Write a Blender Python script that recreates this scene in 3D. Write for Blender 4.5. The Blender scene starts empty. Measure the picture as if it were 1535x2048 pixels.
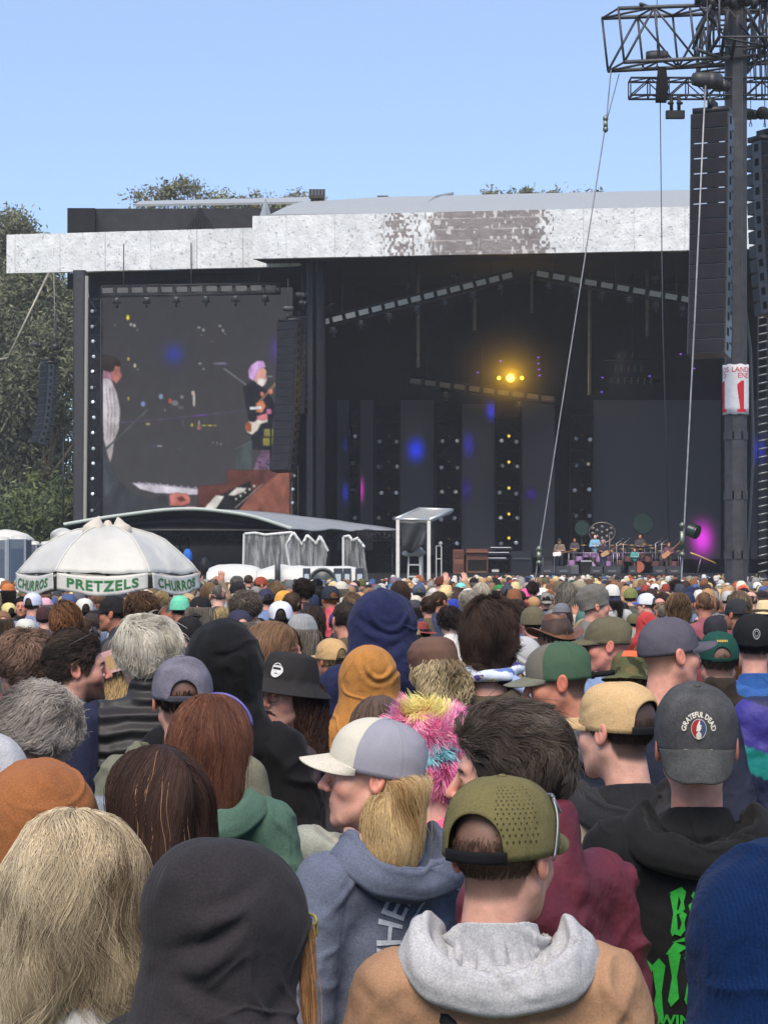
import bpy, bmesh, math, random
import numpy as np
from mathutils import Vector, Matrix
from mathutils.bvhtree import BVHTree
R = math.radians
F32 = np.float32
SC = bpy.context.scene
COL = SC.collection

# ------------------------------------------------------------------ camera, sky, sun, exposure
CAMZ, FPX, HOR = 2.0, 4096.0, 1140.0          # eye height, focal length in photo pixels, horizon row
cam_d = bpy.data.cameras.new('camera')
cam = bpy.data.objects.new('camera', cam_d)
COL.objects.link(cam)
cam.location = (0, 0, CAMZ)
cam.rotation_euler = (R(90), 0, 0)
cam_d.sensor_fit = 'VERTICAL'
cam_d.sensor_height = 36
cam_d.lens = 36 * FPX / 2048
cam_d.shift_y = (HOR - 1024) / 2048
cam_d.clip_start = 0.1
cam_d.clip_end = 3000
SC.camera = cam

SUN_EL, SUN_AZ = R(52), R(190)                # sky rotation: measured from +Y
world = bpy.data.worlds.new('World')
SC.world = world
world.use_nodes = True
wn, wk = world.node_tree.nodes, world.node_tree.links.new
bg = wn['Background']
sky = wn.new('ShaderNodeTexSky')
sky.sky_type = 'NISHITA'
sky.sun_disc = False
sky.sun_elevation = SUN_EL
sky.sun_rotation = SUN_AZ
sky.altitude = 0
sky.air_density = 0.7
sky.dust_density = 0.2
sky.ozone_density = 1.5
wk(sky.outputs[0], bg.inputs[0])
bg.inputs[1].default_value = 0.05
veil = wn.new('ShaderNodeBackground')         # thin even overcast over the whole dome
veil.inputs[0].default_value = (0.43, 0.59, 0.91, 1)
veil.inputs[1].default_value = 0.27
both = wn.new('ShaderNodeAddShader')
wk(bg.outputs[0], both.inputs[0]); wk(veil.outputs[0], both.inputs[1]); wk(both.outputs[0], wn['World Output'].inputs[0])
sun_d = bpy.data.lights.new('sun', 'SUN')
sun_d.energy = 2.15
sun_d.angle = R(45)
sun_d.color = (1.0, 0.88, 0.72)
sun = bpy.data.objects.new('sun', sun_d)
COL.objects.link(sun)
sdir = Vector((math.sin(SUN_AZ) * math.cos(SUN_EL), math.cos(SUN_AZ) * math.cos(SUN_EL), math.sin(SUN_EL)))
sun.rotation_euler = sdir.to_track_quat('Z', 'Y').to_euler()
SC.view_settings.view_transform = 'Standard'
SC.view_settings.look = 'None'
SC.view_settings.exposure = 1.1
SC.view_settings.gamma = 1.0

# ------------------------------------------------------------------ helpers
def lin(c):
    c = c / 255.0
    return c / 12.92 if c <= 0.04045 else ((c + 0.055) / 1.055) ** 2.4
def rgb(r, g, b):
    return (lin(r), lin(g), lin(b), 1.0)
def rgb3(*c):
    return np.array(rgb(*c)[:3], dtype=F32)
def X(px, Y):
    return (px - 767.5) / FPX * Y
def Z(py, Y):
    return CAMZ - (py - HOR) / FPX * Y
def at(px, py, Y):
    return np.array((X(px, Y), Y, Z(py, Y)))

def mk(name, rough=0.85, metal=0.0, vary=0.12, vscale=6.0, bumps=(), spec=0.3, sheen=0.0, sss=0.0, stretch=(1, 1, 1), aniso=0.0, wave=None, alpha=None, speck=None, heather=0.0):
    """one procedural material: colour of the object x its Tint attribute x noise; bumps = (scale, strength, distance)"""
    m = bpy.data.materials.new(name)
    m.use_nodes = True
    nt = m.node_tree
    N, K = nt.nodes, nt.links.new
    p = N['Principled BSDF']
    oi = N.new('ShaderNodeObjectInfo')
    at_ = N.new('ShaderNodeAttribute'); at_.attribute_name = 'Tint'
    tc = N.new('ShaderNodeTexCoord')
    mp = N.new('ShaderNodeMapping'); mp.inputs['Scale'].default_value = stretch
    K(tc.outputs['Object'], mp.inputs[0])
    m1 = N.new('ShaderNodeMix'); m1.data_type = 'RGBA'; m1.blend_type = 'MULTIPLY'; m1.inputs[0].default_value = 1
    K(oi.outputs['Color'], m1.inputs[6]); K(at_.outputs['Color'], m1.inputs[7])
    nz = N.new('ShaderNodeTexNoise'); nz.inputs['Scale'].default_value = vscale; nz.inputs['Detail'].default_value = 5
    K(mp.outputs[0], nz.inputs[0])
    rm = N.new('ShaderNodeMapRange'); rm.inputs[1].default_value = 0.3; rm.inputs[2].default_value = 0.7
    rm.inputs[3].default_value = 1 - vary; rm.inputs[4].default_value = 1 + vary * 0.7
    K(nz.outputs[0], rm.inputs[0])
    m2 = N.new('ShaderNodeMix'); m2.data_type = 'RGBA'; m2.blend_type = 'MULTIPLY'; m2.inputs[0].default_value = 1
    K(m1.outputs[2], m2.inputs[6]); K(rm.outputs[0], m2.inputs[7])
    last = m2.outputs[2]
    if heather:                                # grain of the threads
        hz = N.new('ShaderNodeTexNoise'); hz.inputs['Scale'].default_value = 260; hz.inputs['Detail'].default_value = 4
        K(tc.outputs['Object'], hz.inputs[0])
        hr = N.new('ShaderNodeMapRange'); hr.inputs[1].default_value = 0.3; hr.inputs[2].default_value = 0.7
        hr.inputs[3].default_value = 1 - heather; hr.inputs[4].default_value = 1 + heather
        K(hz.outputs[0], hr.inputs[0])
        m4 = N.new('ShaderNodeMix'); m4.data_type = 'RGBA'; m4.blend_type = 'MULTIPLY'; m4.inputs[0].default_value = 1
        K(last, m4.inputs[6]); K(hr.outputs[0], m4.inputs[7]); last = m4.outputs[2]
    if speck:                                  # (scale, threshold, colour): worn or printed flecks
        vz = N.new('ShaderNodeTexNoise'); vz.inputs['Scale'].default_value = speck[0]; vz.inputs['Detail'].default_value = 6
        K(mp.outputs[0], vz.inputs[0])
        rs = N.new('ShaderNodeMapRange'); rs.inputs[1].default_value = speck[1]; rs.inputs[2].default_value = speck[1] + 0.05
        K(vz.outputs[0], rs.inputs[0])
        m3 = N.new('ShaderNodeMix'); m3.data_type = 'RGBA'
        K(rs.outputs[0], m3.inputs[0]); K(last, m3.inputs[6]); m3.inputs[7].default_value = speck[2]
        last = m3.outputs[2]
    K(last, p.inputs['Base Color'])
    p.inputs['Roughness'].default_value = rough
    p.inputs['Metallic'].default_value = metal
    p.inputs['Specular IOR Level'].default_value = spec
    if sheen:
        p.inputs['Sheen Weight'].default_value = sheen; p.inputs['Sheen Roughness'].default_value = 0.5
    if sss:
        p.inputs['Subsurface Weight'].default_value = sss
        p.inputs['Subsurface Radius'].default_value = (0.012, 0.005, 0.003); p.inputs['Subsurface Scale'].default_value = 1.0
    if alpha is not None:
        p.inputs['Alpha'].default_value = alpha
    nrm = None
    for sc_, st, di in bumps:
        b = N.new('ShaderNodeBump'); b.inputs['Strength'].default_value = st; b.inputs['Distance'].default_value = di
        t = N.new('ShaderNodeTexNoise'); t.inputs['Scale'].default_value = abs(sc_); t.inputs['Detail'].default_value = 3
        if sc_ < 0: t.noise_type = 'RIDGED_MULTIFRACTAL'; t.inputs['Distortion'].default_value = 0.6; t.inputs['Detail'].default_value = 1
        K(mp.outputs[0], t.inputs[0]); K(t.outputs[0], b.inputs['Height'])
        if nrm: K(nrm, b.inputs['Normal'])
        nrm = b.outputs[0]
    if wave:                                   # (scale, strength, distance, direction)
        b = N.new('ShaderNodeBump'); b.inputs['Strength'].default_value = wave[1]; b.inputs['Distance'].default_value = wave[2]
        t = N.new('ShaderNodeTexWave'); t.inputs['Scale'].default_value = wave[0]; t.bands_direction = wave[3]
        t.inputs['Distortion'].default_value = 2.6; t.inputs['Detail'].default_value = 2
        K(mp.outputs[0], t.inputs[0]); K(t.outputs[1], b.inputs['Height'])
        if nrm: K(nrm, b.inputs['Normal'])
        nrm = b.outputs[0]
    if nrm:
        K(nrm, p.inputs['Normal'])
    return m

def emis(name, col, strength, attr=False):
    m = bpy.data.materials.new(name); m.use_nodes = True
    nt = m.node_tree; nt.nodes.clear()
    o = nt.nodes.new('ShaderNodeOutputMaterial'); e = nt.nodes.new('ShaderNodeEmission')
    e.inputs[0].default_value = col; e.inputs[1].default_value = strength
    if attr:
        a = nt.nodes.new('ShaderNodeAttribute'); a.attribute_name = 'Tint'
        nt.links.new(a.outputs['Color'], e.inputs[0])
    nt.links.new(e.outputs[0], o.inputs[0])
    return m

M = dict(
    fleece=mk('fleece cloth', heather=0.22, rough=0.95, vary=0.10, vscale=9, bumps=((-6, 0.6, 0.05), (30, 0.35, 0.008), (420, 0.3, 0.002)), sheen=0.05, spec=0.12),
    cotton=mk('cotton twill', heather=0.14, rough=0.9, vary=0.10, vscale=11, bumps=((-8, 0.5, 0.035), (26, 0.28, 0.012), (600, 0.22, 0.0012)), spec=0.2),
    washed=mk('washed twill', heather=0.25, rough=0.92, vary=0.30, vscale=22, bumps=((40, 0.35, 0.006), (500, 0.3, 0.0012)), spec=0.2),
    shell=mk('shell jacket cloth', heather=0.06, rough=0.6, vary=0.08, vscale=8, bumps=((-9, 0.6, 0.03), (13, 0.5, 0.025), (60, 0.2, 0.004)), spec=0.35),
    denim=mk('denim', heather=0.25, rough=0.9, vary=0.35, vscale=30, bumps=((22, 0.4, 0.012), (500, 0.3, 0.001)), spec=0.2),
    knit=mk('knitted wool', heather=0.25, rough=0.95, vary=0.12, vscale=30, bumps=((300, 0.4, 0.003),), sheen=0.08, spec=0.1),
    leather=mk('leather', 0.45, vary=0.3, vscale=14, bumps=((60, 0.3, 0.003),), spec=0.5),
    mesh=mk('cap mesh', 0.8, vary=0.05, vscale=20, bumps=((700, 0.8, 0.002),), spec=0.3),
    hair=mk('hair', 0.62, vary=0.14, vscale=14, spec=0.22),
    fur=mk('fake fur', 0.7, vary=0.08, vscale=14, spec=0.3),
    skin=mk('skin', 0.5, heather=0.07, vary=0.16, vscale=32, bumps=((350, 0.12, 0.001),), spec=0.35, sss=0.12),
    plastic=mk('plastic', 0.35, vary=0.04, spec=0.5),
    print_=mk('print ink', 0.8, vary=0.18, vscale=120, spec=0.2),
    steel=mk('painted steel', 0.5, metal=0.3, vary=0.25, vscale=5, spec=0.5, bumps=((40, 0.2, 0.004),)),
    alu=mk('aluminium', 0.4, metal=0.7, vary=0.15, vscale=6, spec=0.5),
    black=mk('black cloth and paint', 0.75, vary=0.25, vscale=2.0, spec=0.2, bumps=((6, 0.3, 0.03),)),
    wall=mk('stage panel', 0.7, vary=0.10, vscale=1.0, spec=0.2),
    vinyl=mk('vinyl sheet', 0.45, vary=0.08, vscale=3, spec=0.4, bumps=((5, 0.4, 0.05), (30, 0.2, 0.01))),
    wood=mk('wood veneer', 0.5, vary=0.3, vscale=3, stretch=(1, 1, 8), spec=0.4),
    bark=mk('bark', 0.95, vary=0.35, vscale=4, bumps=((12, 0.6, 0.05),)),
    leaf=mk('leaf', 0.6, vary=0.3, vscale=0.35, spec=0.3),
    foil=mk('weathered silver fabric', 0.55, metal=0.0, vary=0.16, vscale=2.2, spec=0.5, bumps=((7, 0.5, 0.06), (30, 0.4, 0.02)), speck=(9.0, 0.665, rgb(105, 100, 104))),
)

class Geo:
    def __init__(self):
        self.v, self.f, self.t, self.n = [], [], [], 0
    def add(self, V, Fc, tint=None):
        V = np.asarray(V, dtype=F32).reshape(-1, 3)
        self.v.append(V)
        if not isinstance(Fc, (list, tuple)):
            Fc = [Fc]
        for q in Fc:
            q = np.asarray(q, dtype=np.int32)
            if len(q):
                self.f.append(q + self.n)
        if tint is None:
            tint = np.ones((len(V), 3), F32)
        tint = np.asarray(tint, F32)
        if tint.ndim == 1:
            tint = np.repeat(tint[None, :3], len(V), 0)
        self.t.append(tint)
        self.n += len(V)
        return self
    def join(self, g, tint=None):
        for_ = []
        base = self.n
        self.v += g.v
        self.f += [q + base for q in g.f]
        self.t += g.t if tint is None else [np.repeat(np.asarray(tint, F32)[None, :3], len(a), 0) for a in g.v]
        self.n += g.n
        return self
    def V(self):
        return np.concatenate(self.v) if self.v else np.zeros((0, 3), F32)
    def xf(self, m):
        a = np.array(m, dtype=F32)
        self.v = [v @ a[:3, :3].T + a[:3, 3] for v in self.v]
        return self
    def mesh(self, name, mat, smooth=True):
        me = bpy.data.meshes.new(name)
        V = self.V(); T = np.concatenate(self.t)
        me.vertices.add(len(V)); me.vertices.foreach_set('co', V.astype(F32).ravel())
        loops = np.concatenate([q.ravel() for q in self.f]).astype(np.int32)
        cnt = np.concatenate([np.full(len(q), q.shape[1], np.int32) for q in self.f])
        st = np.concatenate([[0], np.cumsum(cnt)[:-1]]).astype(np.int32)
        me.loops.add(len(loops)); me.loops.foreach_set('vertex_index', loops)
        me.polygons.add(len(cnt)); me.polygons.foreach_set('loop_start', st)
        me.update(calc_edges=True)
        a = me.attributes.new('Tint', 'FLOAT_COLOR', 'POINT')
        a.data.foreach_set('color', np.concatenate([T, np.ones((len(T), 1), F32)], 1).astype(F32).ravel())
        if smooth: me.shade_smooth()
        else: me.shade_flat()
        if mat is not None:
            me.materials.append(mat)
        return me
    def obj(self, name, mat, parent=None, color=(1, 1, 1, 1), smooth=True, loc=None):
        return link(name, self.mesh(name, mat, smooth), parent, color, loc)

def link(name, me, parent=None, color=(1, 1, 1, 1), loc=None):
    o = bpy.data.objects.new(name, me)
    COL.objects.link(o)
    o.color = color
    if parent is not None:
        o.parent = parent
    if loc is not None:
        o.location = loc
    return o
def tag(o, label, cat, group=None, kind=None):
    o['label'] = label; o['category'] = cat
    if group: o['group'] = group
    if kind: o['kind'] = kind
    return o
def thing(name, label, cat, loc=(0, 0, 0), rz=0.0, group=None):
    o = bpy.data.objects.new(name, None)
    COL.objects.link(o)
    o.location = loc; o.rotation_euler = (0, 0, rz)
    o.empty_display_size = 0.1
    return tag(o, label, cat, group)
def struct(o):
    o['kind'] = 'structure'
    return o
def kid(src, parent, color=None):                       # a copy of a part under another thing
    c = src.copy(); COL.objects.link(c); c.parent = parent
    if color is not None: c.color = color
    return c

def unit(a):
    return a / (np.linalg.norm(a, axis=-1, keepdims=True) + 1e-9)

def boxg(g, c, s, rot=None, tint=None, bev=0.0):
    """box centre c, full size s; bev chamfers the vertical edges"""
    sx, sy, sz = s[0] / 2, s[1] / 2, s[2] / 2
    if bev:
        b = bev
        ring = [(-sx + b, -sy), (sx - b, -sy), (sx, -sy + b), (sx, sy - b), (sx - b, sy), (-sx + b, sy), (-sx, sy - b), (-sx, -sy + b)]
        V = [(x, y, -sz) for x, y in ring] + [(x, y, sz) for x, y in ring]
        q = [(i, (i + 1) % 8, 8 + (i + 1) % 8, 8 + i) for i in range(8)]
        caps = [[7, 6, 5, 4, 3, 2, 1, 0], [8, 9, 10, 11, 12, 13, 14, 15]]
        fs = [np.array(q), np.array(caps)]
    else:
        V = [(-sx, -sy, -sz), (sx, -sy, -sz), (sx, sy, -sz), (-sx, sy, -sz), (-sx, -sy, sz), (sx, -sy, sz), (sx, sy, sz), (-sx, sy, sz)]
        fs = [np.array([(0, 3, 2, 1), (4, 5, 6, 7), (0, 1, 5, 4), (1, 2, 6, 5), (2, 3, 7, 6), (3, 0, 4, 7)])]
    V = np.array(V, F32)
    if rot is not None:
        V = V @ np.array(rot, F32)[:3, :3].T
    g.add(V + np.array(c, F32), fs, tint)
    return g

def tubes(g, P, rad, k=6, tint=None, cap=False):
    """P (n,s,3) polylines with radii (n,s)"""
    P = np.asarray(P, F32)
    if P.ndim == 2: P = P[None]
    n, s, _ = P.shape
    rad = np.broadcast_to(np.asarray(rad, F32), (n, s))
    T = np.empty_like(P)
    T[:, 1:-1] = P[:, 2:] - P[:, :-2]; T[:, 0] = P[:, 1] - P[:, 0]; T[:, -1] = P[:, -1] - P[:, -2]
    T = unit(T)
    mean = unit(P[:, -1] - P[:, 0])
    ref = np.where(np.abs(mean[:, 2:3]) < 0.8, np.array([[0, 0, 1.]]), np.array([[1., 0.2, 0]]))
    A = unit(np.cross(T, ref[:, None, :])); B = np.cross(T, A)
    an = np.arange(k) * 2 * np.pi / k
    V = P[:, :, None, :] + rad[:, :, None, None] * (A[:, :, None, :] * np.cos(an)[None, None, :, None] + B[:, :, None, :] * np.sin(an)[None, None, :, None])
    base = (np.arange(n) * s * k)[:, None, None]
    r_ = (np.arange(s - 1) * k)[None, :, None]; c_ = np.arange(k)[None, None, :]; c2 = (c_ + 1) % k
    q = np.stack([base + r_ + c_, base + r_ + k + c_, base + r_ + k + c2, base + r_ + c2], -1).reshape(-1, 4)
    fs = [q]
    if cap:
        e0 = (np.arange(n) * s * k)[:, None] + np.arange(k)[None]
        e1 = e0[:, ::-1] + (s - 1) * k
        fs += [e0, e1]
    if tint is not None:
        tint = np.asarray(tint, F32)
        if tint.ndim == 2: tint = np.repeat(tint, s * k, 0)
        elif tint.ndim == 3: tint = np.repeat(tint.reshape(-1, 3), k, 0)
    g.add(V.reshape(-1, 3), fs, tint)
    return g
def rod(g, a, b, r, k=6, tint=None):
    return tubes(g, np.array([a, b], F32), r, k, tint, cap=True)
def bars(g, segs, r, k=5, tint=None):                   # many straight bars (n,2,3)
    return tubes(g, np.asarray(segs, F32), r, k, tint, cap=True)

def gridf(nu, nv, wrap=False):
    i = np.arange(nu - (0 if wrap else 1)); j = np.arange(nv - 1)
    I, J = np.meshgrid(i, j, indexing='ij')
    I2 = (I + 1) % nu
    return np.stack([I * nv + J, I * nv + J + 1, I2 * nv + J + 1, I2 * nv + J], -1).reshape(-1, 4)
def surf(g, P, wrap=False, tint=None, flip=False):
    nu, nv = P.shape[:2]
    q = gridf(nu, nv, wrap)
    if flip: q = q[:, ::-1]
    return g.add(P.reshape(-1, 3), q, tint)
def shell(g, P, th, wrap=False, tint=None):
    """P (nu,nv,3) sheet given a thickness th along its normals, edges closed"""
    nu, nv = P.shape[:2]
    du = np.roll(P, -1, 0) - np.roll(P, 1, 0) if wrap else np.gradient(P, axis=0)
    N = unit(np.cross(du, np.gradient(P, axis=1)))
    surf(g, P, wrap, tint, True); n0 = g.n - nu * nv
    surf(g, P + N * th, wrap, tint); n1 = g.n - nu * nv
    def strip(idx, flip):
        a = idx[:-1]; b = idx[1:]
        q = np.stack([n0 + a, n0 + b, n1 + b, n1 + a], -1)
        if flip: q = q[:, ::-1]
        g.f.append(q.astype(np.int32))
    I = np.arange(nu); J = np.arange(nv)
    if wrap: I = np.concatenate([I, [0]])
    strip(I * nv + nv - 1, False); strip(I * nv, True)
    if not wrap:
        strip(J, False); strip((nu - 1) * nv + J, True)
    return g
def ball(g, c, r, n=10, tint=None):
    u = np.arange(n * 2) * np.pi / n; v = np.linspace(0, np.pi, n + 1)
    U, W = np.meshgrid(u, v, indexing='ij')
    r = np.broadcast_to(np.asarray(r, float), (3,))
    P = np.stack([np.sin(W) * np.cos(U) * r[0] + c[0], np.sin(W) * np.sin(U) * r[1] + c[1], np.cos(W) * r[2] + c[2]], -1)
    return surf(g, P, True, tint, True if False else False)
def lathe(g, prof, c=(0, 0, 0), n=24, sx=1, sy=1, tint=None, axis='z'):
    u = np.arange(n) * 2 * np.pi / n
    pr = np.array(prof, float)
    P = np.stack([np.cos(u)[:, None] * pr[None, :, 0] * sx, np.sin(u)[:, None] * pr[None, :, 0] * sy, np.broadcast_to(pr[None, :, 1], (n, len(pr)))], -1)
    if axis == 'y': P = P[..., [0, 2, 1]]
    if axis == 'x': P = P[..., [2, 0, 1]]
    return surf(g, P + np.array(c), True, tint)

def truss(g, a, b, w, h, r, bays, up=(0, 0, 1), tint=None, zig=1):
    a = np.array(a, float); b = np.array(b, float); up = np.array(up, float)
    d = unit(b - a); s = unit(np.cross(d, up)); u = np.cross(s, d)
    cs = [a + s * w / 2 * i + u * h / 2 * j for i in (-1, 1) for j in (-1, 1)]
    L = b - a
    bars(g, [(c, c + L) for c in cs], r, 6, tint)
    sg = []
    for i in range(bays + 1):
        o = L * i / bays
        for p, q in ((0, 1), (2, 3), (0, 2), (1, 3)):
            sg.append((cs[p] + o, cs[q] + o))
        if i < bays:
            o2 = L * (i + 1) / bays
            for p, q in ((0, 1), (2, 3), (0, 2), (1, 3)):
                if i % 2 and zig: sg.append((cs[q] + o, cs[p] + o2))
                else: sg.append((cs[p] + o, cs[q] + o2))
    bars(g, sg, r * 0.6, 4, tint)
    return g

def text_geo(txt, size=1.0, cut=None, align='CENTER', bold=0.0, shear=0.0, space=1.0):
    c = bpy.data.curves.new('t', 'FONT'); c.body = txt; c.size = size; c.align_x = align; c.align_y = 'CENTER'
    c.offset = bold; c.shear = shear; c.space_character = space; c.resolution_u = 4
    o = bpy.data.objects.new('t', c)
    me = bpy.data.meshes.new_from_object(o)
    bm = bmesh.new(); bm.from_mesh(me)
    bmesh.ops.triangulate(bm, faces=bm.faces)
    if cut:
        for _ in range(4):
            ed = [e for e in bm.edges if e.calc_length() > cut]
            if not ed: break
            bmesh.ops.subdivide_edges(bm, edges=ed, cuts=1)
            bmesh.ops.triangulate(bm, faces=bm.faces)
    V = np.array([v.co[:] for v in bm.verts], F32); bm.verts.index_update()
    Fc = np.array([[v.index for v in f.verts] for f in bm.faces], np.int32)
    bm.free(); bpy.data.objects.remove(o); bpy.data.curves.remove(c); bpy.data.meshes.remove(me)
    return V, Fc
def poly_geo(polys, cut=None):
    """2-D polygons -> triangulated V,F"""
    bm = bmesh.new()
    for p in polys:
        vs = [bm.verts.new((x, y, 0)) for x, y in p]
        bm.faces.new(vs)
    bmesh.ops.triangulate(bm, faces=bm.faces)
    if cut:
        for _ in range(4):
            ed = [e for e in bm.edges if e.calc_length() > cut]
            if not ed: break
            bmesh.ops.subdivide_edges(bm, edges=ed, cuts=1)
            bmesh.ops.triangulate(bm, faces=bm.faces)
    bm.verts.index_update()
    V = np.array([v.co[:] for v in bm.verts], F32)
    Fc = np.array([[v.index for v in f.verts] for f in bm.faces], np.int32)
    bm.free()
    return V, Fc
def drape(V, Fc, me, origin, ux, uy, off=0.002, back=0.25, tint=None, g=None):
    """lay a 2-D shape onto a mesh: cast each vertex along the frame's inward normal"""
    vs = [v.co.copy() for v in me.vertices]; ps = [p.vertices[:] for p in me.polygons]
    T = BVHTree.FromPolygons(vs, ps)
    ux = Vector(ux).normalized(); uy = Vector(uy).normalized(); n = ux.cross(uy).normalized()
    out = []; dep = []
    for x, y, _ in V:
        p = Vector(origin) + ux * float(x) + uy * float(y)
        h = T.ray_cast(p + n * back, -n, back * 2.5)
        q = (h[0] + n * off) if h[0] is not None else p
        out.append(q[:]); dep.append((p - h[0]).dot(n) if h[0] is not None else 9.0)
    dep = np.array(dep); dd = dep[Fc]
    Fc = Fc[(dd.max(1) < 5) & (np.ptp(dd, axis=1) < .02)]
    g = g or Geo()
    return g.add(np.array(out, F32), Fc, tint)

# ------------------------------------------------------------------ implicit surfaces (numpy) -> mesh
def nets(f, lo, hi, h):
    ax = [np.arange(lo[i], hi[i] + h * 1.01, h, dtype=F32) for i in range(3)]
    D = np.array(f(ax[0][:, None, None], ax[1][None, :, None], ax[2][None, None, :]), dtype=F32)
    D = np.ascontiguousarray(np.broadcast_to(D, tuple(len(a) for a in ax))).copy()
    for s_ in (np.s_[0], np.s_[-1], np.s_[:, 0], np.s_[:, -1], np.s_[:, :, 0], np.s_[:, :, -1]):
        D[s_] = np.maximum(D[s_], h * 0.5)
    s = D < 0
    c = s[:-1, :-1, :-1].astype(np.int8)
    for i in (0, 1):
        for j in (0, 1):
            for k in (0, 1):
                if i + j + k: c = c + s[i:s.shape[0] - 1 + i, j:s.shape[1] - 1 + j, k:s.shape[2] - 1 + k]
    I, J, K = np.nonzero((c > 0) & (c < 8))
    corners = [(i, j, k) for i in (0, 1) for j in (0, 1) for k in (0, 1)]
    dv = [D[I + i, J + j, K + k] for i, j, k in corners]
    acc = np.zeros((len(I), 3), F32); cnt = np.zeros(len(I), F32)
    for a in range(8):
        for b in range(a + 1, 8):
            ca, cb = np.array(corners[a]), np.array(corners[b])
            if np.abs(ca - cb).sum() != 1: continue
            m = (dv[a] < 0) != (dv[b] < 0)
            t = np.where(m, dv[a] / np.where(m, dv[a] - dv[b], 1), 0)
            acc += m[:, None] * (ca[None] + t[:, None] * (cb - ca)[None]); cnt += m
    V = (np.stack([I, J, K], 1) + acc / cnt[:, None]) * h + np.array([ax[0][0], ax[1][0], ax[2][0]], F32)
    idx = np.full(c.shape, -1, np.int32); idx[I, J, K] = np.arange(len(I))
    Q = []
    for axis in range(3):
        sl0 = [slice(1, -1)] * 3; sl1 = [slice(1, -1)] * 3
        sl0[axis] = slice(0, -1); sl1[axis] = slice(1, None)
        a, b = s[tuple(sl0)], s[tuple(sl1)]
        e = np.nonzero(a != b); ins = a[e]
        p = [np.array(q) for q in e]
        o1, o2 = (axis + 1) % 3, (axis + 2) % 3
        def cell(d1, d2):
            q = [x.copy() for x in p]
            q[o1] = q[o1] + d1; q[o2] = q[o2] + d2
            return idx[q[0], q[1], q[2]]
        q = np.stack([cell(0, 0), cell(1, 0), cell(1, 1), cell(0, 1)], -1)
        q[~ins] = q[~ins][:, ::-1]
        Q.append(q)
    return V.astype(F32), np.concatenate(Q)

def vnoise(a, b, seed=0):                                  # value noise on a 2-D lattice, 0..1
    def h(i, j):
        n = np.sin(i * 127.1 + j * 311.7 + seed * 74.7) * 43758.5453
        return n - np.floor(n)
    i, j = np.floor(a), np.floor(b); u, v = a - i, b - j
    u, v = u * u * (3 - 2 * u), v * v * (3 - 2 * v)
    return (h(i, j) * (1 - u) + h(i + 1, j) * u) * (1 - v) + (h(i, j + 1) * (1 - u) + h(i + 1, j + 1) * u) * v
def ell(x, y, z, c, r):
    a, b, d = (x - c[0]), (y - c[1]), (z - c[2])
    k0 = np.sqrt((a / r[0]) ** 2 + (b / r[1]) ** 2 + (d / r[2]) ** 2)
    k1 = np.sqrt((a / r[0] ** 2) ** 2 + (b / r[1] ** 2) ** 2 + (d / r[2] ** 2) ** 2)
    return k0 * (k0 - 1) / (k1 + 1e-6)
def sph(x, y, z, c, r):
    return np.sqrt((x - c[0]) ** 2 + (y - c[1]) ** 2 + (z - c[2]) ** 2) - r
def cone(x, y, z, a, b, ra, rb):
    d = [b[i] - a[i] for i in range(3)]
    L = d[0] ** 2 + d[1] ** 2 + d[2] ** 2
    px, py, pz = x - a[0], y - a[1], z - a[2]
    t = np.clip((px * d[0] + py * d[1] + pz * d[2]) / L, 0, 1)
    return np.sqrt((px - t * d[0]) ** 2 + (py - t * d[1]) ** 2 + (pz - t * d[2]) ** 2) - (ra + (rb - ra) * t)
def chain(x, y, z, pts, rs, k):
    d = None
    for i in range(len(pts) - 1):
        c = cone(x, y, z, pts[i], pts[i + 1], rs[i], rs[i + 1])
        d = c if d is None else su(d, c, k)
    return d
def su(a, b, k):
    h = np.clip(0.5 + 0.5 * (b - a) / k, 0, 1)
    return b + (a - b) * h - k * h * (1 - h)
def ss(a, b, k):
    return -su(-a, b, k)
_nz = {}
def noi(x, y, z, sc, seed=0, n=5):
    if (seed, n) not in _nz:
        rs = np.random.RandomState(1000 + seed)
        _nz[(seed, n)] = (rs.normal(size=(n, 3)), rs.uniform(0, 6.28, n), rs.uniform(0.7, 1.5, n))
    K, ph, w = _nz[(seed, n)]
    out = 0.0; prev = 0.0
    for i in range(n):
        k = K[i] / np.linalg.norm(K[i]) * sc * w[i]
        prev = np.sin(k[0] * x + k[1] * y + k[2] * z + ph[i] + 0.9 * prev)
        out = out + prev
    return out / (n * 0.62)
def ridge(x, y, z, sc, seed=0):
    return 1 - 2.2 * np.abs(noi(x, y, z, sc, seed, 3))
def sstep(a, b, x):
    t = np.clip((x - a) / (b - a), 0, 1)
    return t * t * (3 - 2 * t)
def taub(V, Q, it=2):                                     # light smoothing of a quad mesh
    for _ in range(it):
        s = np.zeros_like(V); c = np.zeros((len(V), 1), F32)
        for a, b in ((0, 1), (1, 2), (2, 3), (3, 0)):
            np.add.at(s, Q[:, a], V[Q[:, b]]); np.add.at(s, Q[:, b], V[Q[:, a]])
            np.add.at(c, Q[:, a], 1); np.add.at(c, Q[:, b], 1)
        V = V * 0.45 + 0.55 * s / np.maximum(c, 1)
    return V.astype(F32)
# ------------------------------------------------------------------ people: heads, hair, hats, clothes
HC = np.array((0, 0.012, 1.635), F32)                      # head centre of a 1.75 m person
HL_Y = [-.13, -.075, -.045, -.030, -.015, .012, .030, .045, .06, .08, .11]
HL_Z = [-.085, -.082, -.075, -.05, .008, -.012, -.005, .03, .052, .068, .075]
def hairline(y):
    return np.interp(np.asarray(y, float), HL_Y, HL_Z).astype(F32)

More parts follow.
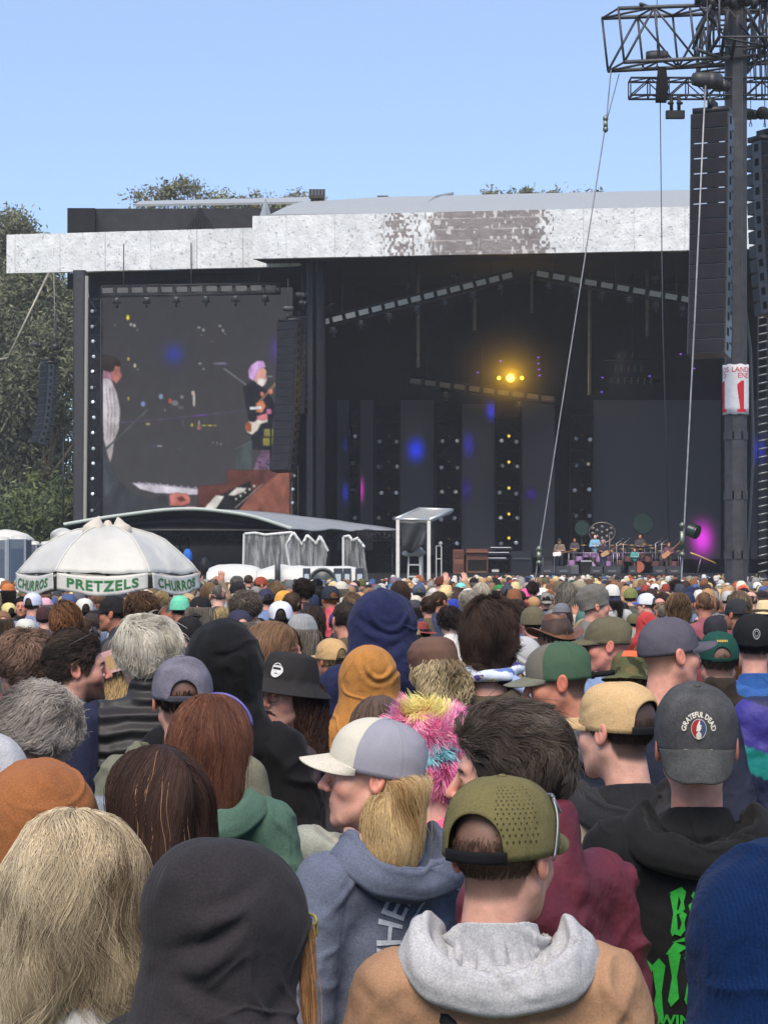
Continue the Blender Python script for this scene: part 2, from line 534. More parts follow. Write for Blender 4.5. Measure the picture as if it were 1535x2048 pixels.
def head_f(nose=1.0, chin=1.0, wide=1.0, jaw=1.0):
    def f(x, y, z):
        ax = np.abs(x)
        d = ell(x, y, z, (0, -.012, .03), (.075 * wide, .096, .083))
        d = su(d, ell(x, y, z, (0, .030, -.045), (.060 * wide * jaw, .060, .076)), .03)
        d = su(d, cone(ax, y, z, (.056 * wide * jaw, .0, -.05), (.026, .060, -.098), .016, .014), .025)
        d = su(d, sph(x, y, z, (0, .074, -.104), .021 * chin), .02)
        d = su(d, cone(ax, y, z, (.008, .083, .024), (.042, .070, .022), .012, .009), .018)      # brow
        d = su(d, sph(ax, y, z, (.044 * wide, .056, -.026), .021), .03)                          # cheekbone
        d = ss(d, sph(ax, y, z, (.031, .101, .0), .017), .016)                                   # eye socket
        d = su(d, ell(x, y, z, (0, .064, -.066), (.034, .026, .028)), .022)                      # muzzle
        d = su(d, sph(ax, y, z, (.031, .0735, .001), .0112), .004)
        d = su(d, chain(ax, y, z, [(.0195, .080, .001), (.026, .0855, .0072), (.036, .0845, .0072), (.0445, .074, .0005)], (.003, .0036, .0036, .003), .003), .004)
        d = su(d, chain(ax, y, z, [(.0195, .080, .000), (.027, .0838, -.0062), (.036, .0825, -.0060), (.0445, .074, .0005)], (.003, .003, .003, .003), .003), .004)
        d = su(d, cone(x, y, z, (0, .088, .014), (0, .102 + .010 * nose, -.027), .008, .0118), .012)
        d = su(d, sph(ax, y, z, (.0115, .097 + .004 * nose, -.033), .0078), .007)
        d = su(d, chain(ax, y, z, [(0, .0895, -.0618), (.010, .0875, -.0612), (.022, .0795, -.0655)], (.0052, .0052, .003), .004), .006)
        d = su(d, chain(ax, y, z, [(0, .0875, -.0732), (.010, .0860, -.0725), (.021, .0790, -.0668)], (.0062, .0058, .003), .004), .006)
        ca, sa = math.cos(.25), math.sin(.25)                                                    # ears
        yr, zr = (y + .016) * ca + (z + .004) * sa, -(y + .016) * sa + (z + .004) * ca
        e = ell(ax, yr, zr, (.083 * wide, 0, 0), (.0105, .0185, .031))
        e = ss(e, ell(ax, yr, zr, (.0935 * wide, .003, .001), (.0085, .0115, .023)), .004)
        e = su(e, cone(ax, yr, zr, (.086 * wide, .006, .012), (.086 * wide, -.004, -.012), .003, .004), .004)
        d = su(d, e, .008)
        d = su(d, cone(x, y, z, (0, -.022, -.06), (0, -.048, -.20), .054 * wide, .058 * wide), .03)
        d = su(d, ell(x, y, z, (0, -.045, -.265), (.10, .075, .075)), .05)
        return d
    return f
_heads = {}
def head_geo(h=0.004, **kw):
    key = (h,) + tuple(sorted(kw.items()))
    if key not in _heads:
        V, Q = nets(head_f(**kw), (-.112, -.14, -.31), (.112, .145, .13), h)
        x, y, z = V.T
        T = np.ones_like(V)
        def tint(m, c):
            T[:] = T * (1 - m[:, None]) + (T * np.array(c, F32)) * m[:, None]
        lip = sstep(.010, .004, np.abs(z + .068)) * sstep(.024, .016, np.abs(x)) * sstep(.074, .08, y)
        tint(lip, (.86, .62, .60))
        tint(sstep(.03, .008, np.sqrt(x ** 2 + (y - .11) ** 2 + (z + .025) ** 2)), (1.05, .85, .82))
        tint(sstep(.072, .082, np.abs(x)) * sstep(.04, .03, np.abs(z)), (1.05, .82, .80))
        tint(sstep(.03, .01, np.sqrt((np.abs(x) - .048) ** 2 + (y - .07) ** 2 + (z + .03) ** 2)), (1.05, .88, .86))
        ey = np.sqrt((np.abs(x) - .031) ** 2 + (z - .001) ** 2 * 2.6)
        tint(sstep(.0125, .010, ey) * (y > .075), (.55, .42, .40))
        _heads[key] = (V, Q, T)
    return _heads[key]

# --- hair -----------------------------------------------------------------
def scalp_f(infl=.008, top=0.0, back=0.0, side=0.0):
    def f(x, y, z):
        return ell(x, y, z, (0, -.012 - back * .5, .03 + top * .5), (.075 + infl + side, .096 + infl + back * .5, .083 + infl + top * .5))
    return f
def masked(f, low=None, drop=0.0, cut=None):
    def g(x, y, z):
        hz = hairline(y) - drop
        if low is not None: hz = np.maximum(hz, low)
        d = np.maximum(f(x, y, z), (hz - z) * .8)
        if cut is not None: d = np.maximum(d, cut(x, y, z))
        return d
    return g
def long_f(w=.095, length=.32, back=.0, front=False, flare=1.0):
    """hair that falls over the neck onto the back; front=True: also past the cheeks"""
    s = scalp_f(.014, .008, .01 + back, .008)
    def f(x, y, z):
        d = masked(s)(x, y, z)
        ax = np.abs(x)
        b = cone(ax, y, z, (.03, -.055, .0), (w * .5 * flare, -.085 - back, -length + .03), .07, .045)
        d = su(d, b, .04)
        if front:
            d = su(d, cone(ax, y, z, (.072, .005, .02), (w * .88 * flare, .0, -length + .04), .034, .030), .03)
        return d
    return f
def grad(f, P, e=.002):
    x, y, z = P.T
    d = f(x, y, z)
    g = np.stack([f(x + e, y, z) - d, f(x, y + e, z) - d, f(x, y, z + e) - d], 1)
    return d, unit(g)
def strands(f, n, L, r, comb, S=9, lift=.4, grav=.15, noise=.12, wave=0., wfreq=45, coil=0., cfreq=110, thick=.012,
            c1=(90, 75, 60), c2=(50, 40, 32), region=None, seed=0, hug=True, k=3, tip=.35, clump=22, lock=.55, pull=.5, fly=.03, cvar=.09):
    rs = np.random.RandomState(seed)
    V, Q = nets(f, (-.2, -.24, -.5), (.2, .17, .2), .008)
    ok = np.ones(len(V), bool) if region is None else region(*V.T)
    V = V[ok]
    if len(V) == 0: return None
    P = V[rs.randint(0, len(V), n)] + rs.normal(size=(n, 3)) * .004
    d, N = grad(f, P)
    P = P - N * (d + .002)[:, None]
    C = np.asarray(comb(P, N), float)
    C = C - (C * N).sum(1, keepdims=True) * N
    D = unit(unit(C) * (1 - lift) + N * lift + rs.normal(size=(n, 3)) * noise)
    Ls = L * rs.uniform(.7, 1.15, n)
    off = rs.uniform(0.0, 1, n) ** .7 * thick
    seg = (Ls / (S - 1))[:, None]
    out = [P.copy()]
    ph = noi(*(P.T), clump, seed + 3) * 5 + rs.normal(size=n) * .25
    for s in range(1, S):
        nv = np.stack([noi(*(P.T), clump * 1.3, seed + 11 + i, 3) for i in range(3)], 1) * noise
        D = unit(D + np.array([0, 0, -grav]) + nv)
        P = P + D * seg
        if hug:
            d, N = grad(f, P)
            pen = np.clip(off * min(1, s / 3) - d, 0, .03)[:, None]
            P = P + N * pen
            if pull: P = P - N * (np.clip(d - off * 1.25 - .004, 0, .02) * pull)[:, None]
            D = np.where(pen > 0, unit(D - N * np.minimum((D * N).sum(1, keepdims=True), 0)), D)
        out.append(P.copy())
    A = np.stack(out, 1)
    if lock:                                                # neighbouring strands gather into locks
        gi = rs.randint(0, n, max(6, n // 28))
        near = gi[np.argmin(((A[:, 0][:, None] - A[gi, 0][None]) ** 2).sum(-1), 1)]
        wv = (lock * np.linspace(0, 1, S) ** .7)[None, :, None]
        A = A * (1 - wv) + (A[near] + (A[:, :1] - A[near][:, :1]) * .45) * wv
    fl = rs.uniform(size=n) < fly
    if fl.any():
        A[fl] += (rs.normal(size=(fl.sum(), 1, 3)) * np.array((.012, .012, .010))) * (np.linspace(0, 1, S)[None, :, None] ** 1.3) + (grad(f, A[fl, 0])[1][:, None, :] * rs.uniform(.0, .018, (fl.sum(), 1, 1)) * np.linspace(0, 1, S)[None, :, None])
    T = np.linspace(0, 1, S)[None, :]; ar = T * Ls[:, None]
    _, N0 = grad(f, A[:, S // 2])
    ax = unit(A[:, -1] - A[:, 0]); sd = unit(np.cross(ax, N0))
    if wave:
        A = A + sd[:, None, :] * (wave * np.sin(wfreq * ar + ph[:, None]) * np.minimum(1, T * 2.5))[..., None]
    if coil:
        p2 = ph * 2 + rs.uniform(0, 6.28, n) * .5
        A = A + (sd[:, None, :] * np.sin(cfreq * ar + p2[:, None])[..., None] + N0[:, None, :] * np.cos(cfreq * ar + p2[:, None])[..., None]) * (coil * np.minimum(1, T * 2))[..., None]
    rad = r * rs.uniform(.6, 1.25, n)[:, None] * (1 - (1 - tip) * T ** 2)
    mix = np.clip(.5 + .45 * noi(*(A[:, 0].T), clump * 1.6, seed + 7) + .25 * noi(*(A[:, S // 2].T), clump * 3, seed + 8) + rs.normal(size=n) * cvar, 0, 1)[:, None]
    tint = rgb3(*c1)[None] * mix + rgb3(*c2)[None] * (1 - mix)
    g = Geo()
    tubes(g, A, rad, k, tint)
    return g
def hair_geo(f, c, base=.006, h=.007, lo=(-.17, -.24, -.48), hi=(.17, .17, .19), nz=.004, seed=0):
    def g(x, y, z):
        return f(x, y, z) + .003 - nz * noi(x, y, z, 60, seed)
    V, Q = nets(g, lo, hi, h)
    return Geo().add(V, Q, rgb3(*c))
comb_back = lambda P, N: np.stack([P[:, 0] * 1.5, np.full(len(P), -1.), np.full(len(P), -.15)], 1)
comb_down = lambda P, N: np.stack([P[:, 0] * 4, P[:, 1] * 4 - .1, np.full(len(P), -1.)], 1)
def comb_crown(c=(0, -.05), sw=.5):
    def f(P, N):
        dx, dy = P[:, 0] - c[0], P[:, 1] - c[1]
        r = np.sqrt(dx * dx + dy * dy) + 1e-4
        return np.stack([dx / r - sw * dy / r, dy / r + sw * dx / r, np.full(len(P), -.35)], 1)
    return f
comb_side = lambda P, N: np.stack([np.full(len(P), -1.), np.full(len(P), -.35), -.4 - 4 * np.abs(P[:, 0])], 1)
comb_swept = lambda P, N: np.stack([np.full(len(P), .35), np.full(len(P), -1.), .2 - 2 * np.abs(P[:, 0])], 1)

# --- hats (head coordinates, brim towards +y) -----------------------------
CAPR = (.0865, .1085, .105); CAPC = (0, -.008, .022)
def cap_pt(phi, th, off=0.0, sq=2.35, r=CAPR, c=CAPC):
    s, co = np.abs(np.sin(th)), np.cos(th)
    st, ct = s ** (2 / sq), np.sign(co) * np.abs(co) ** (2 / sq)
    return np.stack([c[0] + (r[0] + off) * st * np.sin(phi), c[1] + (r[1] + off) * st * np.cos(phi), c[2] + (r[2] + off) * ct + 0 * phi], -1)
def cap_rim(phi, arch=.62, aw=.5, base=1.62):
    dp = np.abs((phi + np.pi) % (2 * np.pi) - np.pi)        # 0 front .. pi back
    t = np.clip(1 - ((np.pi - dp) / aw) ** 2, 0, 1)
    return base + .10 * (dp / np.pi) - arch * np.sqrt(t)
def cap(parent, name, xf, color, brim=None, style='ball', arch=.62, aw=.5, sq=2.35, r=CAPR, mat='cotton', brimlen=.068, curve=.022, seed=0,
        front=None, button=True, strap=(25, 25, 28), dents=.002, nu=144, droop=.10, under=None, r_=None):
    """ball cap with crown, brim, button and rear strap; xf puts it on the head"""
    phi = np.arange(nu) * 2 * np.pi / nu
    rim = cap_rim(phi, arch if style != 'fitted' else 0, aw)
    nv = 22
    t = np.linspace(.004, 1, nv)
    PH = phi[:, None] + 0 * t[None]; TH = rim[:, None] * t[None]
    P = cap_pt(PH, TH, 0, sq, r)
    N = unit(P - np.array([0, -.008, .0]))
    seam = np.minimum.reduce([np.abs((phi - a + np.pi) % (2 * np.pi) - np.pi) for a in np.arange(6) * np.pi / 3 + np.pi / 6 * 0])
    groove = np.where(seam < .02, -.0016, np.where(seam < .075, .0009, 0))[:, None] * sstep(.03, .2, TH)
    x, y, z = P[..., 0], P[..., 1], P[..., 2]
    P = P + N * (groove + dents * noi(x, y, z, 38, seed) + dents * .8 * np.maximum(0, ridge(x, y, z, 55, seed + 1)))[..., None]
    tint = np.ones(P.shape, F32)
    if front is not None:                                   # front panels of another colour
        fm = (np.minimum(phi, 2 * np.pi - phi) < 1.06)
        tint[fm] = front
    if r_ is not None:
        tint[:] = np.array(r_)
    g = Geo(); shell(g, P, -.003, True, np.tile(tint.reshape(-1, 3), (1, 1)))
    if button:
        ball(g, (0, CAPC[1], CAPC[2] + r[2] + .0005), (.0085, .0085, .004), 6, np.ones(3) if front is None else tint[nu // 2, 0])
    if style != 'fitted' and strap is not None:
        a = np.linspace(np.pi - aw * 1.06, np.pi + aw * 1.06, 24)
        rb = 1.62 + .10 - .13
        th = np.linspace(rb, rb + .14, 4)
        B = cap_pt(a[:, None] + 0 * th[None], th[None] + 0 * a[:, None], -.0005, sq, r)
        gs = Geo(); shell(gs, B, .0025)
        if not (strap is True):
            gs.xf(xf)
    g.xf(xf)
    o = g.obj(name, M[mat], parent, color)
    if style != 'fitted' and strap is not None:
        gs.obj('strap', M['cotton'], o, rgb(*strap))
    # brim
    na, nt_ = 40, 12
    a = np.linspace(-1.13, 1.13, na)
    th0 = cap_rim(a, 0, aw) - .04
    base = cap_pt(a, th0, 0, sq, r)
    tt = np.linspace(0, 1, nt_)
    prof = np.clip(1 - (np.abs(a) / 1.13) ** 2.6, 0, 1) ** .62
    B = np.zeros((na, nt_, 3))
    xs = base[:, 0] * 1.0
    for j, tj in enumerate(tt):
        yy = base[:, 1] + tj * brimlen * prof
        xx = xs * (1 - .06 * tj)
        zz = base[:, 2] - droop * tj * brimlen * prof - curve * (xx / r[0]) ** 2 * (.35 + .65 * tj) + curve * .35 * np.ones(na)
        B[:, j] = np.stack([xx, yy, zz], -1)
    g2 = Geo(); shell(g2, B, .0035)
    g2.xf(xf)
    g2.obj('brim', M[mat if mat != 'mesh' else 'cotton'], o, brim or color)
    return o
def cap_print(o, xf, V, Fc, sq, r, color, name='lettering', phi0=0.0, th0=.95, off=.0035, mat='print_'):
    """V in metres on the crown: x round the crown (seen from outside), y up"""
    phi = phi0 - V[:, 0] / .10
    th = th0 - V[:, 1] / .098
    P = cap_pt(phi, th, off, sq, r)
    return Geo().add(P, Fc).xf(xf).obj(name, M[mat], o, color)
def profile_hat(parent, name, xf, prof, color, mat='cotton', sx=1.0, sy=1.25, dents=.003, seed=0, th=-.003, waveb=0.0, wn_=2, ribs=0, rib=.0, c=(0, -.008, 0), tintf=None, pinch=0.0):
    nu = 128 if not ribs else ribs * 4
    u = np.arange(nu) * 2 * np.pi / nu
    pr = np.array(prof)
    s = np.linspace(0, 1, len(pr)); S = np.linspace(0, 1, 44)
    rr = np.interp(S, s, pr[:, 0]); zz = np.interp(S, s, pr[:, 1])
    k = np.array([.25, .5, .25])
    for _ in range(2):
        rr[1:-1] = np.convolve(rr, k, 'valid'); zz[1:-1] = np.convolve(zz, k, 'valid')
    P = np.stack([np.sin(u)[:, None] * rr[None] * sx, np.cos(u)[:, None] * rr[None] * sy, zz[None] + 0 * u[:, None]], -1) + np.array(c)
    x, y, z = P[..., 0], P[..., 1], P[..., 2]
    out = unit(np.stack([x, y, 0 * x], -1))
    rad = np.sqrt(x * x + y * y)
    P = P + out * (dents * noi(x, y, z, 32, seed))[..., None]
    if ribs: P = P + out * (rib * np.cos(u * ribs)[:, None] * sstep(.01, .05, rr)[None])[..., None]
    if pinch: P[..., 2] -= pinch * np.exp(-(x / .022) ** 2) * sstep(.07, .0, np.abs(y) * .6) * sstep(.02, .09, z)
    if waveb: P[..., 2] += waveb * np.cos(wn_ * u)[:, None] * sstep(.10, .16, rad)
    g = Geo(); shell(g, P, th, True, None if tintf is None else np.tile(tintf(P).reshape(-1, 3), (1, 1)))
    g.xf(xf)
    return g.obj(name, M[mat], parent, color)
BEANIE = [(.001, .142), (.03, .140), (.06, .124), (.08, .092), (.089, .05), (.092, .02), (.092, .006)]
BUCKET = [(.001, .128), (.05, .126), (.075, .118), (.088, .082), (.097, .045), (.101, .030), (.110, .018), (.132, -.002), (.146, -.016)]
def glasses(parent, xf, color, lens=(30, 30, 32), w=.066, z=.0, y=.100, shape='round', name='glasses', rr=.0021):
    g = Geo()
    u = np.linspace(0, 2 * np.pi, 25)
    for s in (-1, 1):
        ex = 2.0 if shape == 'round' else 4.0
        cx = np.sign(np.cos(u)) * np.abs(np.cos(u)) ** (2 / ex); sz = np.sign(np.sin(u)) * np.abs(np.sin(u)) ** (2 / ex)
        tubes(g, np.stack([s * .034 + .026 * cx, y - .004 * np.abs(s * .034 + .026 * cx) / .06 + 0 * u, z + .019 * sz], -1), rr, 6)
        tubes(g, np.array([(s * .06, y - .004, z + .008), (s * (w + .008), y - .02, z + .009), (s * .081, -.012, z + .012), (s * .081, -.035, z - .01)]), rr, 6, cap=True)
    rod(g, (-.009, y, z + .005), (.009, y, z + .005), rr)
    g.xf(xf); o = g.obj(name, M['plastic'], parent, color)
    if lens:
        for s in (-1, 1):
            gl = Geo(); ball(gl, (s * .034, y - .003, z), (.026, .002, .019), 8)
            gl.xf(xf); gl.obj('lens', M['plastic'], o, rgb(*lens))
    return o

# --- clothes (person coordinates, 1.75 m tall) -----------------------------
def arm_pts(side, pose):
    sh = (side * .178, -.035, 1.405)
    if pose == 'pocket': return [sh, (side * .245, -.05, 1.12), (side * .10, .135, 1.03)]
    if pose == 'down': return [sh, (side * .235, -.05, 1.12), (side * .21, .06, .90)]
    if pose == 'raised': return [sh, (side * .30, .10, 1.45), (side * .155, .20, 1.76)]
    return [sh, (side * .25, .02, 1.13), (side * .03, .16, 1.12)]
def refine(V, Q, sm=1):
    E = np.sort(np.stack([Q, np.roll(Q, -1, 1)], -1).reshape(-1, 2), 1).astype(np.int64)
    key = E[:, 0] * (len(V) + 1) + E[:, 1]
    u, idx, inv = np.unique(key, return_index=True, return_inverse=True)
    Eu = E[idx]; n = len(V); ne = len(Eu)
    Em = inv.reshape(-1, 4) + n
    Fc = np.arange(len(Q)) + n + ne
    V2 = np.concatenate([V, (V[Eu[:, 0]] + V[Eu[:, 1]]) / 2, V[Q].mean(1)]).astype(F32)
    q = [np.stack([Q[:, k], Em[:, k], Fc, Em[:, (k + 3) % 4]], 1) for k in range(4)]
    Q2 = np.concatenate(q).astype(np.int32)
    for _ in range(sm): V2 = relax(V2, Q2)
    return V2, Q2
def relax(V, Q, a=.6):
    o = np.zeros_like(V); c = np.zeros(len(V), F32)
    for k in range(4):
        i, j, l = Q[:, k], Q[:, (k + 1) % 4], Q[:, (k + 3) % 4]
        m = V[j] + V[l]
        for d in range(3): o[:, d] += np.bincount(i, m[:, d], len(V)).astype(F32)
        c += np.bincount(i, None, len(V)) * 2
    return (V * (1 - a) + a * o / np.maximum(c, 1)[:, None]).astype(F32)
def vnorm(V, Q):
    fn = np.cross(V[Q[:, 2]] - V[Q[:, 0]], V[Q[:, 3]] - V[Q[:, 1]])
    N = np.zeros_like(V)
    for k in range(4):
        for d in range(3): N[:, d] += np.bincount(Q[:, k], fn[:, d], len(V)).astype(F32)
    return unit(N)
def cloth(V, Q, disp, sub=1):
    for _ in range(sub): V, Q = refine(V, Q)
    return (V + vnorm(V, Q) * disp(*V.T)[:, None]).astype(F32), Q
def fold_(a, b, c, sc, seed, w=.3, dens=.3):               # sharp-crested creases, only in places
    n = noi(a, b, c, sc, seed, 4)
    m = np.clip(noi(a, b, c, sc * .45, seed + 60, 3) * 1.2 + dens, 0, 1)
    return np.clip(1 - np.abs(n) / w, 0, 1) ** 1.4 * m
def crease(x, y, z, sc, seed, w=.2):                      # thin raised fold lines
    n = noi(x, y, z, sc, seed, 3)
    m = np.clip(noi(x, y, z, sc * .7, seed + 50, 3) + .35, 0, 1)
    return np.exp(-(n / w) ** 2) * m
def torso_f(b=1.0, pose='pocket', fold=.008, seed=0, collar=0.0, hem=.80):
    def f(x, y, z):
        d = ell(x, y, z, (0, -.012, 1.22), (.182 * b, .122 * b, .28))
        d = su(d, ell(x, y, z, (0, .0, .96), (.175 * b, .13 * b, .24)), .08)
        ax = np.abs(x)
        d = su(d, cone(ax, y, z, (0, -.040, 1.40), (.155, -.04, 1.400), .068 * b, .064 * b), .05)
        d = su(d, cone(ax, y, z, (0, -.042, 1.445), (.15, -.04, 1.415), .058, .05), .04)
        for s in (-1, 1):
            p = arm_pts(s, pose)
            d = su(d, chain(x, y, z, p, (.068 * b, .060 * b, .048 * b), .03), .03)
        if collar:
            c = cone(x, y, z, (0, -.040, 1.43), (0, -.030, 1.455 + collar), .080, .070)
            d = su(d, c, .012)
        else: d = ss(d, ell(x, y, z, (0, -.060, 1.520), (.155, .165, .108)), .02)
        d = d - fold * .5 * noi(x, y, z, 10, seed + 5)
        return np.maximum(d, hem - z)
    return f
def torso_disp(fold, seed):
    def f(x, y, z):
        ax = np.abs(x); sd = np.sign(x)
        arm = sstep(.165, .215, ax)
        u, v = ax * .80 + z * .60, -ax * .60 + z * .80
        w = 1.6 * fold_(u * .30 + sd, y * .5, v, 15, seed, .26, .45) + 1.2 * fold_(-ax * .25 + sd, y * .6, u * .9, 24, seed + 1, .30, .1)
        w = w + .9 * fold_(x, y, z * .22, 17, seed + 2, .28, .1) * sstep(1.36, 1.15, z)
        w = w * (1 - .55 * arm)
        w = w + arm * (1.5 * fold_(x * .6 + sd, y * .6 + z * .45, z * 1.0, 22, seed + 3, .35, .45) + .7 * fold_(x, y - z * .5, z * .8, 36, seed + 4, .35, .2))
        w = w + .22 * noi(x, y, z, 48, seed + 6) + .12 * noi(x, y, z, 95, seed + 7)
        seam = np.exp(-((ax - (.168 + .10 * (1.40 - z))) / .0035) ** 2) * (z > 1.18) + .8 * np.exp(-((y + .035 + .25 * (1.44 - z)) / .0030) ** 2) * (z > 1.36) * (ax < .19)
        return fold * w - .0022 * seam
    return f
_torsos = {}
def torso_me(b=1.0, pose='pocket', fold=.006, seed=0, collar=0.0, h=.011, mat='fleece', hem=.80):
    key = (b, pose, fold, seed, collar, h, mat, hem)
    if key not in _torsos:
        V, Q = nets(torso_f(b, pose, fold, seed, collar, hem), (-.40, -.22, hem - .02), (.40, .26, 1.47 + (.40 if pose == 'raised' else max(.09, collar + .03))), max(h, .011))
        if h < .015: V, Q = cloth(V, Q, torso_disp(fold, seed), 1)
        _torsos[key] = Geo().add(V, Q).mesh('jacket', M[mat])
    return _torsos[key]
HK = {0: [(.066, 1.512), (.071, 1.48), (.080, 1.432), (.112, 1.414), (.144, 1.414), (.157, 1.432), (.167, 1.428), (.177, 1.400), (.170, 1.372), (.12, 1.362)],
      40: [(.066, 1.510), (.071, 1.48), (.079, 1.444), (.106, 1.432), (.138, 1.440), (.154, 1.466), (.166, 1.462), (.186, 1.426), (.184, 1.394), (.12, 1.375)],
      75: [(.066, 1.500), (.072, 1.485), (.080, 1.466), (.096, 1.468), (.112, 1.492), (.122, 1.522), (.135, 1.518), (.165, 1.488), (.182, 1.452), (.12, 1.42)],
      100: [(.068, 1.478), (.074, 1.470), (.080, 1.460), (.090, 1.462), (.100, 1.478), (.108, 1.498), (.118, 1.494), (.148, 1.470), (.162, 1.440), (.11, 1.42)],
      140: [(.075, 1.415), (.080, 1.41), (.086, 1.41), (.092, 1.412), (.096, 1.418), (.100, 1.416), (.108, 1.405), (.112, 1.395), (.105, 1.388), (.09, 1.385)]}
def hooddown_geo(seed=0, size=1.0, h=.006, fold=.006, wide=1.0):
    """a hood hanging open on the back: neck panel, trough, hem hanging in a U, outer bag"""
    fine = h < .010
    nu, nv = (150, 84) if fine else (56, 28)
    rs = np.random.RandomState(seed)
    ph = np.radians(np.linspace(-140, 140, nu)); keys = sorted(HK)
    t0 = np.linspace(0, 1, 10); tv = np.linspace(0, 1, nv); ap = np.degrees(np.abs(ph + .10 * np.sin(ph * 2 + seed)))
    prof = np.array([HK[k] for k in keys], float)
    Rr = np.stack([np.interp(ap, keys, prof[:, i, 0]) for i in range(10)], 1); Zz = np.stack([np.interp(ap, keys, prof[:, i, 1]) for i in range(10)], 1)
    Zz[:, 4:6] += (.010 * np.sin(ph * 5 + seed) + .006 * np.sin(ph * 11 + 2 * seed))[:, None] * .8
    Rr[:, 4:7] += (.007 * np.sin(ph * 6 + seed * 1.7))[:, None]
    sm = lambda A, ax, n: A if n == 0 else sm(np.apply_along_axis(lambda q: np.concatenate([[q[0]], (q[:-2] + 2 * q[1:-1] + q[2:]) / 4, [q[-1]]]), ax, A), ax, n - 1)
    Rr, Zz = sm(Rr, 0, 8 if fine else 3), sm(Zz, 0, 8 if fine else 3)
    R2 = np.stack([np.interp(tv, t0, Rr[i]) for i in range(nu)]); Z2 = np.stack([np.interp(tv, t0, Zz[i]) for i in range(nu)])
    R2, Z2 = sm(R2, 1, 4 if fine else 1), sm(Z2, 1, 4 if fine else 1)
    wv = 1 + (wide - 1) * np.clip((R2 - .08) / .08, 0, 1)
    P = np.stack([R2 * wv * np.sin(ph)[:, None], -.030 - R2 * wv * np.cos(ph)[:, None] * .92, Z2], -1)
    x, y, z = P[..., 0], P[..., 1], P[..., 2]
    N = unit(np.cross(np.gradient(P, axis=1), np.gradient(P, axis=0)))
    a_ = (ph * .15)[:, None] + 0 * tv; s_ = (tv * .30)[None] + 0 * a_
    w = 1.5 * fold_(a_ * .40, s_ * 1.0 + .30 * a_, 0 * a_, 26, seed, .26, .35) + 1.1 * fold_(a_ * .8, s_ - .7 * a_, 0 * a_, 34, seed + 2, .26, .2) + .8 * fold_(a_ * 1.2, s_ * .3, 0 * a_, 40, seed + 5, .25, .0) + .3 * noi(x, y, z, 45, seed + 4) + .16 * noi(x, y, z, 110, seed + 6)
    P = P + N * (fold * 1.2 * w * np.sin(np.pi * np.clip(tv * 1.15 + .03, 0, 1))[None] - .0022 * np.exp(-(x / .0035) ** 2) * (y < 0))[..., None]
    g = Geo(); shell(g, P, -.004)
    return g
def hoodup_f(seed=0, peak=.05, open_=True, fold=.006, wide=1.0, creases=(), va=0.0, dents=()):
    ca, sa = math.cos(R(va)), math.sin(R(va))
    def f(x, y, z):
        d = ell(x, y, z, (0, -.005, 1.655), (.105 * wide, .128, .125))
        d = su(d, sph(x, y, z, (0, -.068, 1.690), .055 + peak * .5), .06)
        d = su(d, cone(x, y, z, (0, -.015, 1.62), (0, -.045, 1.45), .105 * wide, .128 * wide), .05)
        d = su(d, cone(x, y, z, (-.13, -.045, 1.405), (.13, -.045, 1.405), .066, .066), .08)
        if open_:
            d = ss(d, ell(x, y, z, (0, .135, 1.615), (.072 * wide, .105, .105)), .012)
        u = x * ca + y * sa; dp = y * ca - x * sa
        back = sstep(.05, -.01, dp)
        for (u0, z0, su_, sz_, sl, dep) in dents:
            q = (z - z0 - sl * (u - u0) - 3.0 * (u - u0) ** 2 ) / sz_
            d = d + dep * (np.exp(-q ** 2) - .8 * np.exp(-(q + 2.1) ** 2)) * np.exp(-((u - u0) / su_) ** 2) * back
        for (cx, cz, rx, rz, dep) in creases:               # slack cloth sagging in nested curves at the back
            wob = .25 * noi(x, y, z, 16, seed + 21)
            q = np.sqrt(((u - cx) / rx) ** 2 + ((z - cz) / rz) ** 2) + wob
            d = d - dep * np.cos((q - 1) * 9.5) * np.exp(-((q - 1.1) / .45) ** 2) * sstep(.02, -.02, z - cz) * back
        return d - fold * .5 * noi(x, y, z, 11, seed + 5)
    return f
def hoodup_geo(h=.006, **kw):
    V, Q = nets(hoodup_f(**kw), (-.24, -.25, 1.31), (.24, .17, 1.84), max(h, .007))
    fold, seed = kw.get('fold', .006), kw.get('seed', 0)
    ca, sa = math.cos(R(kw.get('va', 0))), math.sin(R(kw.get('va', 0)))
    def disp(x, y, z):
        u = x * ca + y * sa
        neck = sstep(1.62, 1.52, z)
        w = .8 * fold_(u, y * .4, z * .28, 20, seed, .3, .15) + neck * 1.3 * fold_(u * .45, y * .5, z + .35 * np.abs(u), 22, seed + 2, .32, .45) + .7 * fold_(u * .6 + z * .5, y, z * .8 - u * .3, 26, seed + 3, .26, .0)
        w = w + .22 * noi(x, y, z, 50, seed + 6) + .12 * noi(x, y, z, 110, seed + 7)
        seam = np.exp(-((np.abs(x) - .0045) / .0022) ** 2) * (z > 1.5) * (y < .08)
        return fold * w - .0016 * seam
    if h < .011: V, Q = cloth(V, Q, disp, 1)
    return Geo().add(V, Q)
def legs_geo(h=.02):
    def f(x, y, z):
        ax = np.abs(x)
        d = cone(ax, y, z, (.095, 0, .92), (.10, .01, .50), .095, .07)
        d = su(d, cone(ax, y, z, (.10, .01, .50), (.10, -.01, .09), .07, .058), .03)
        d = su(d, ell(x, y, z, (0, 0, .90), (.17, .115, .12)), .06)
        return np.maximum(d, .07 - z)
    V, Q = nets(f, (-.22, -.16, .05), (.22, .16, 1.05), h)
    return Geo().add(V, Q)
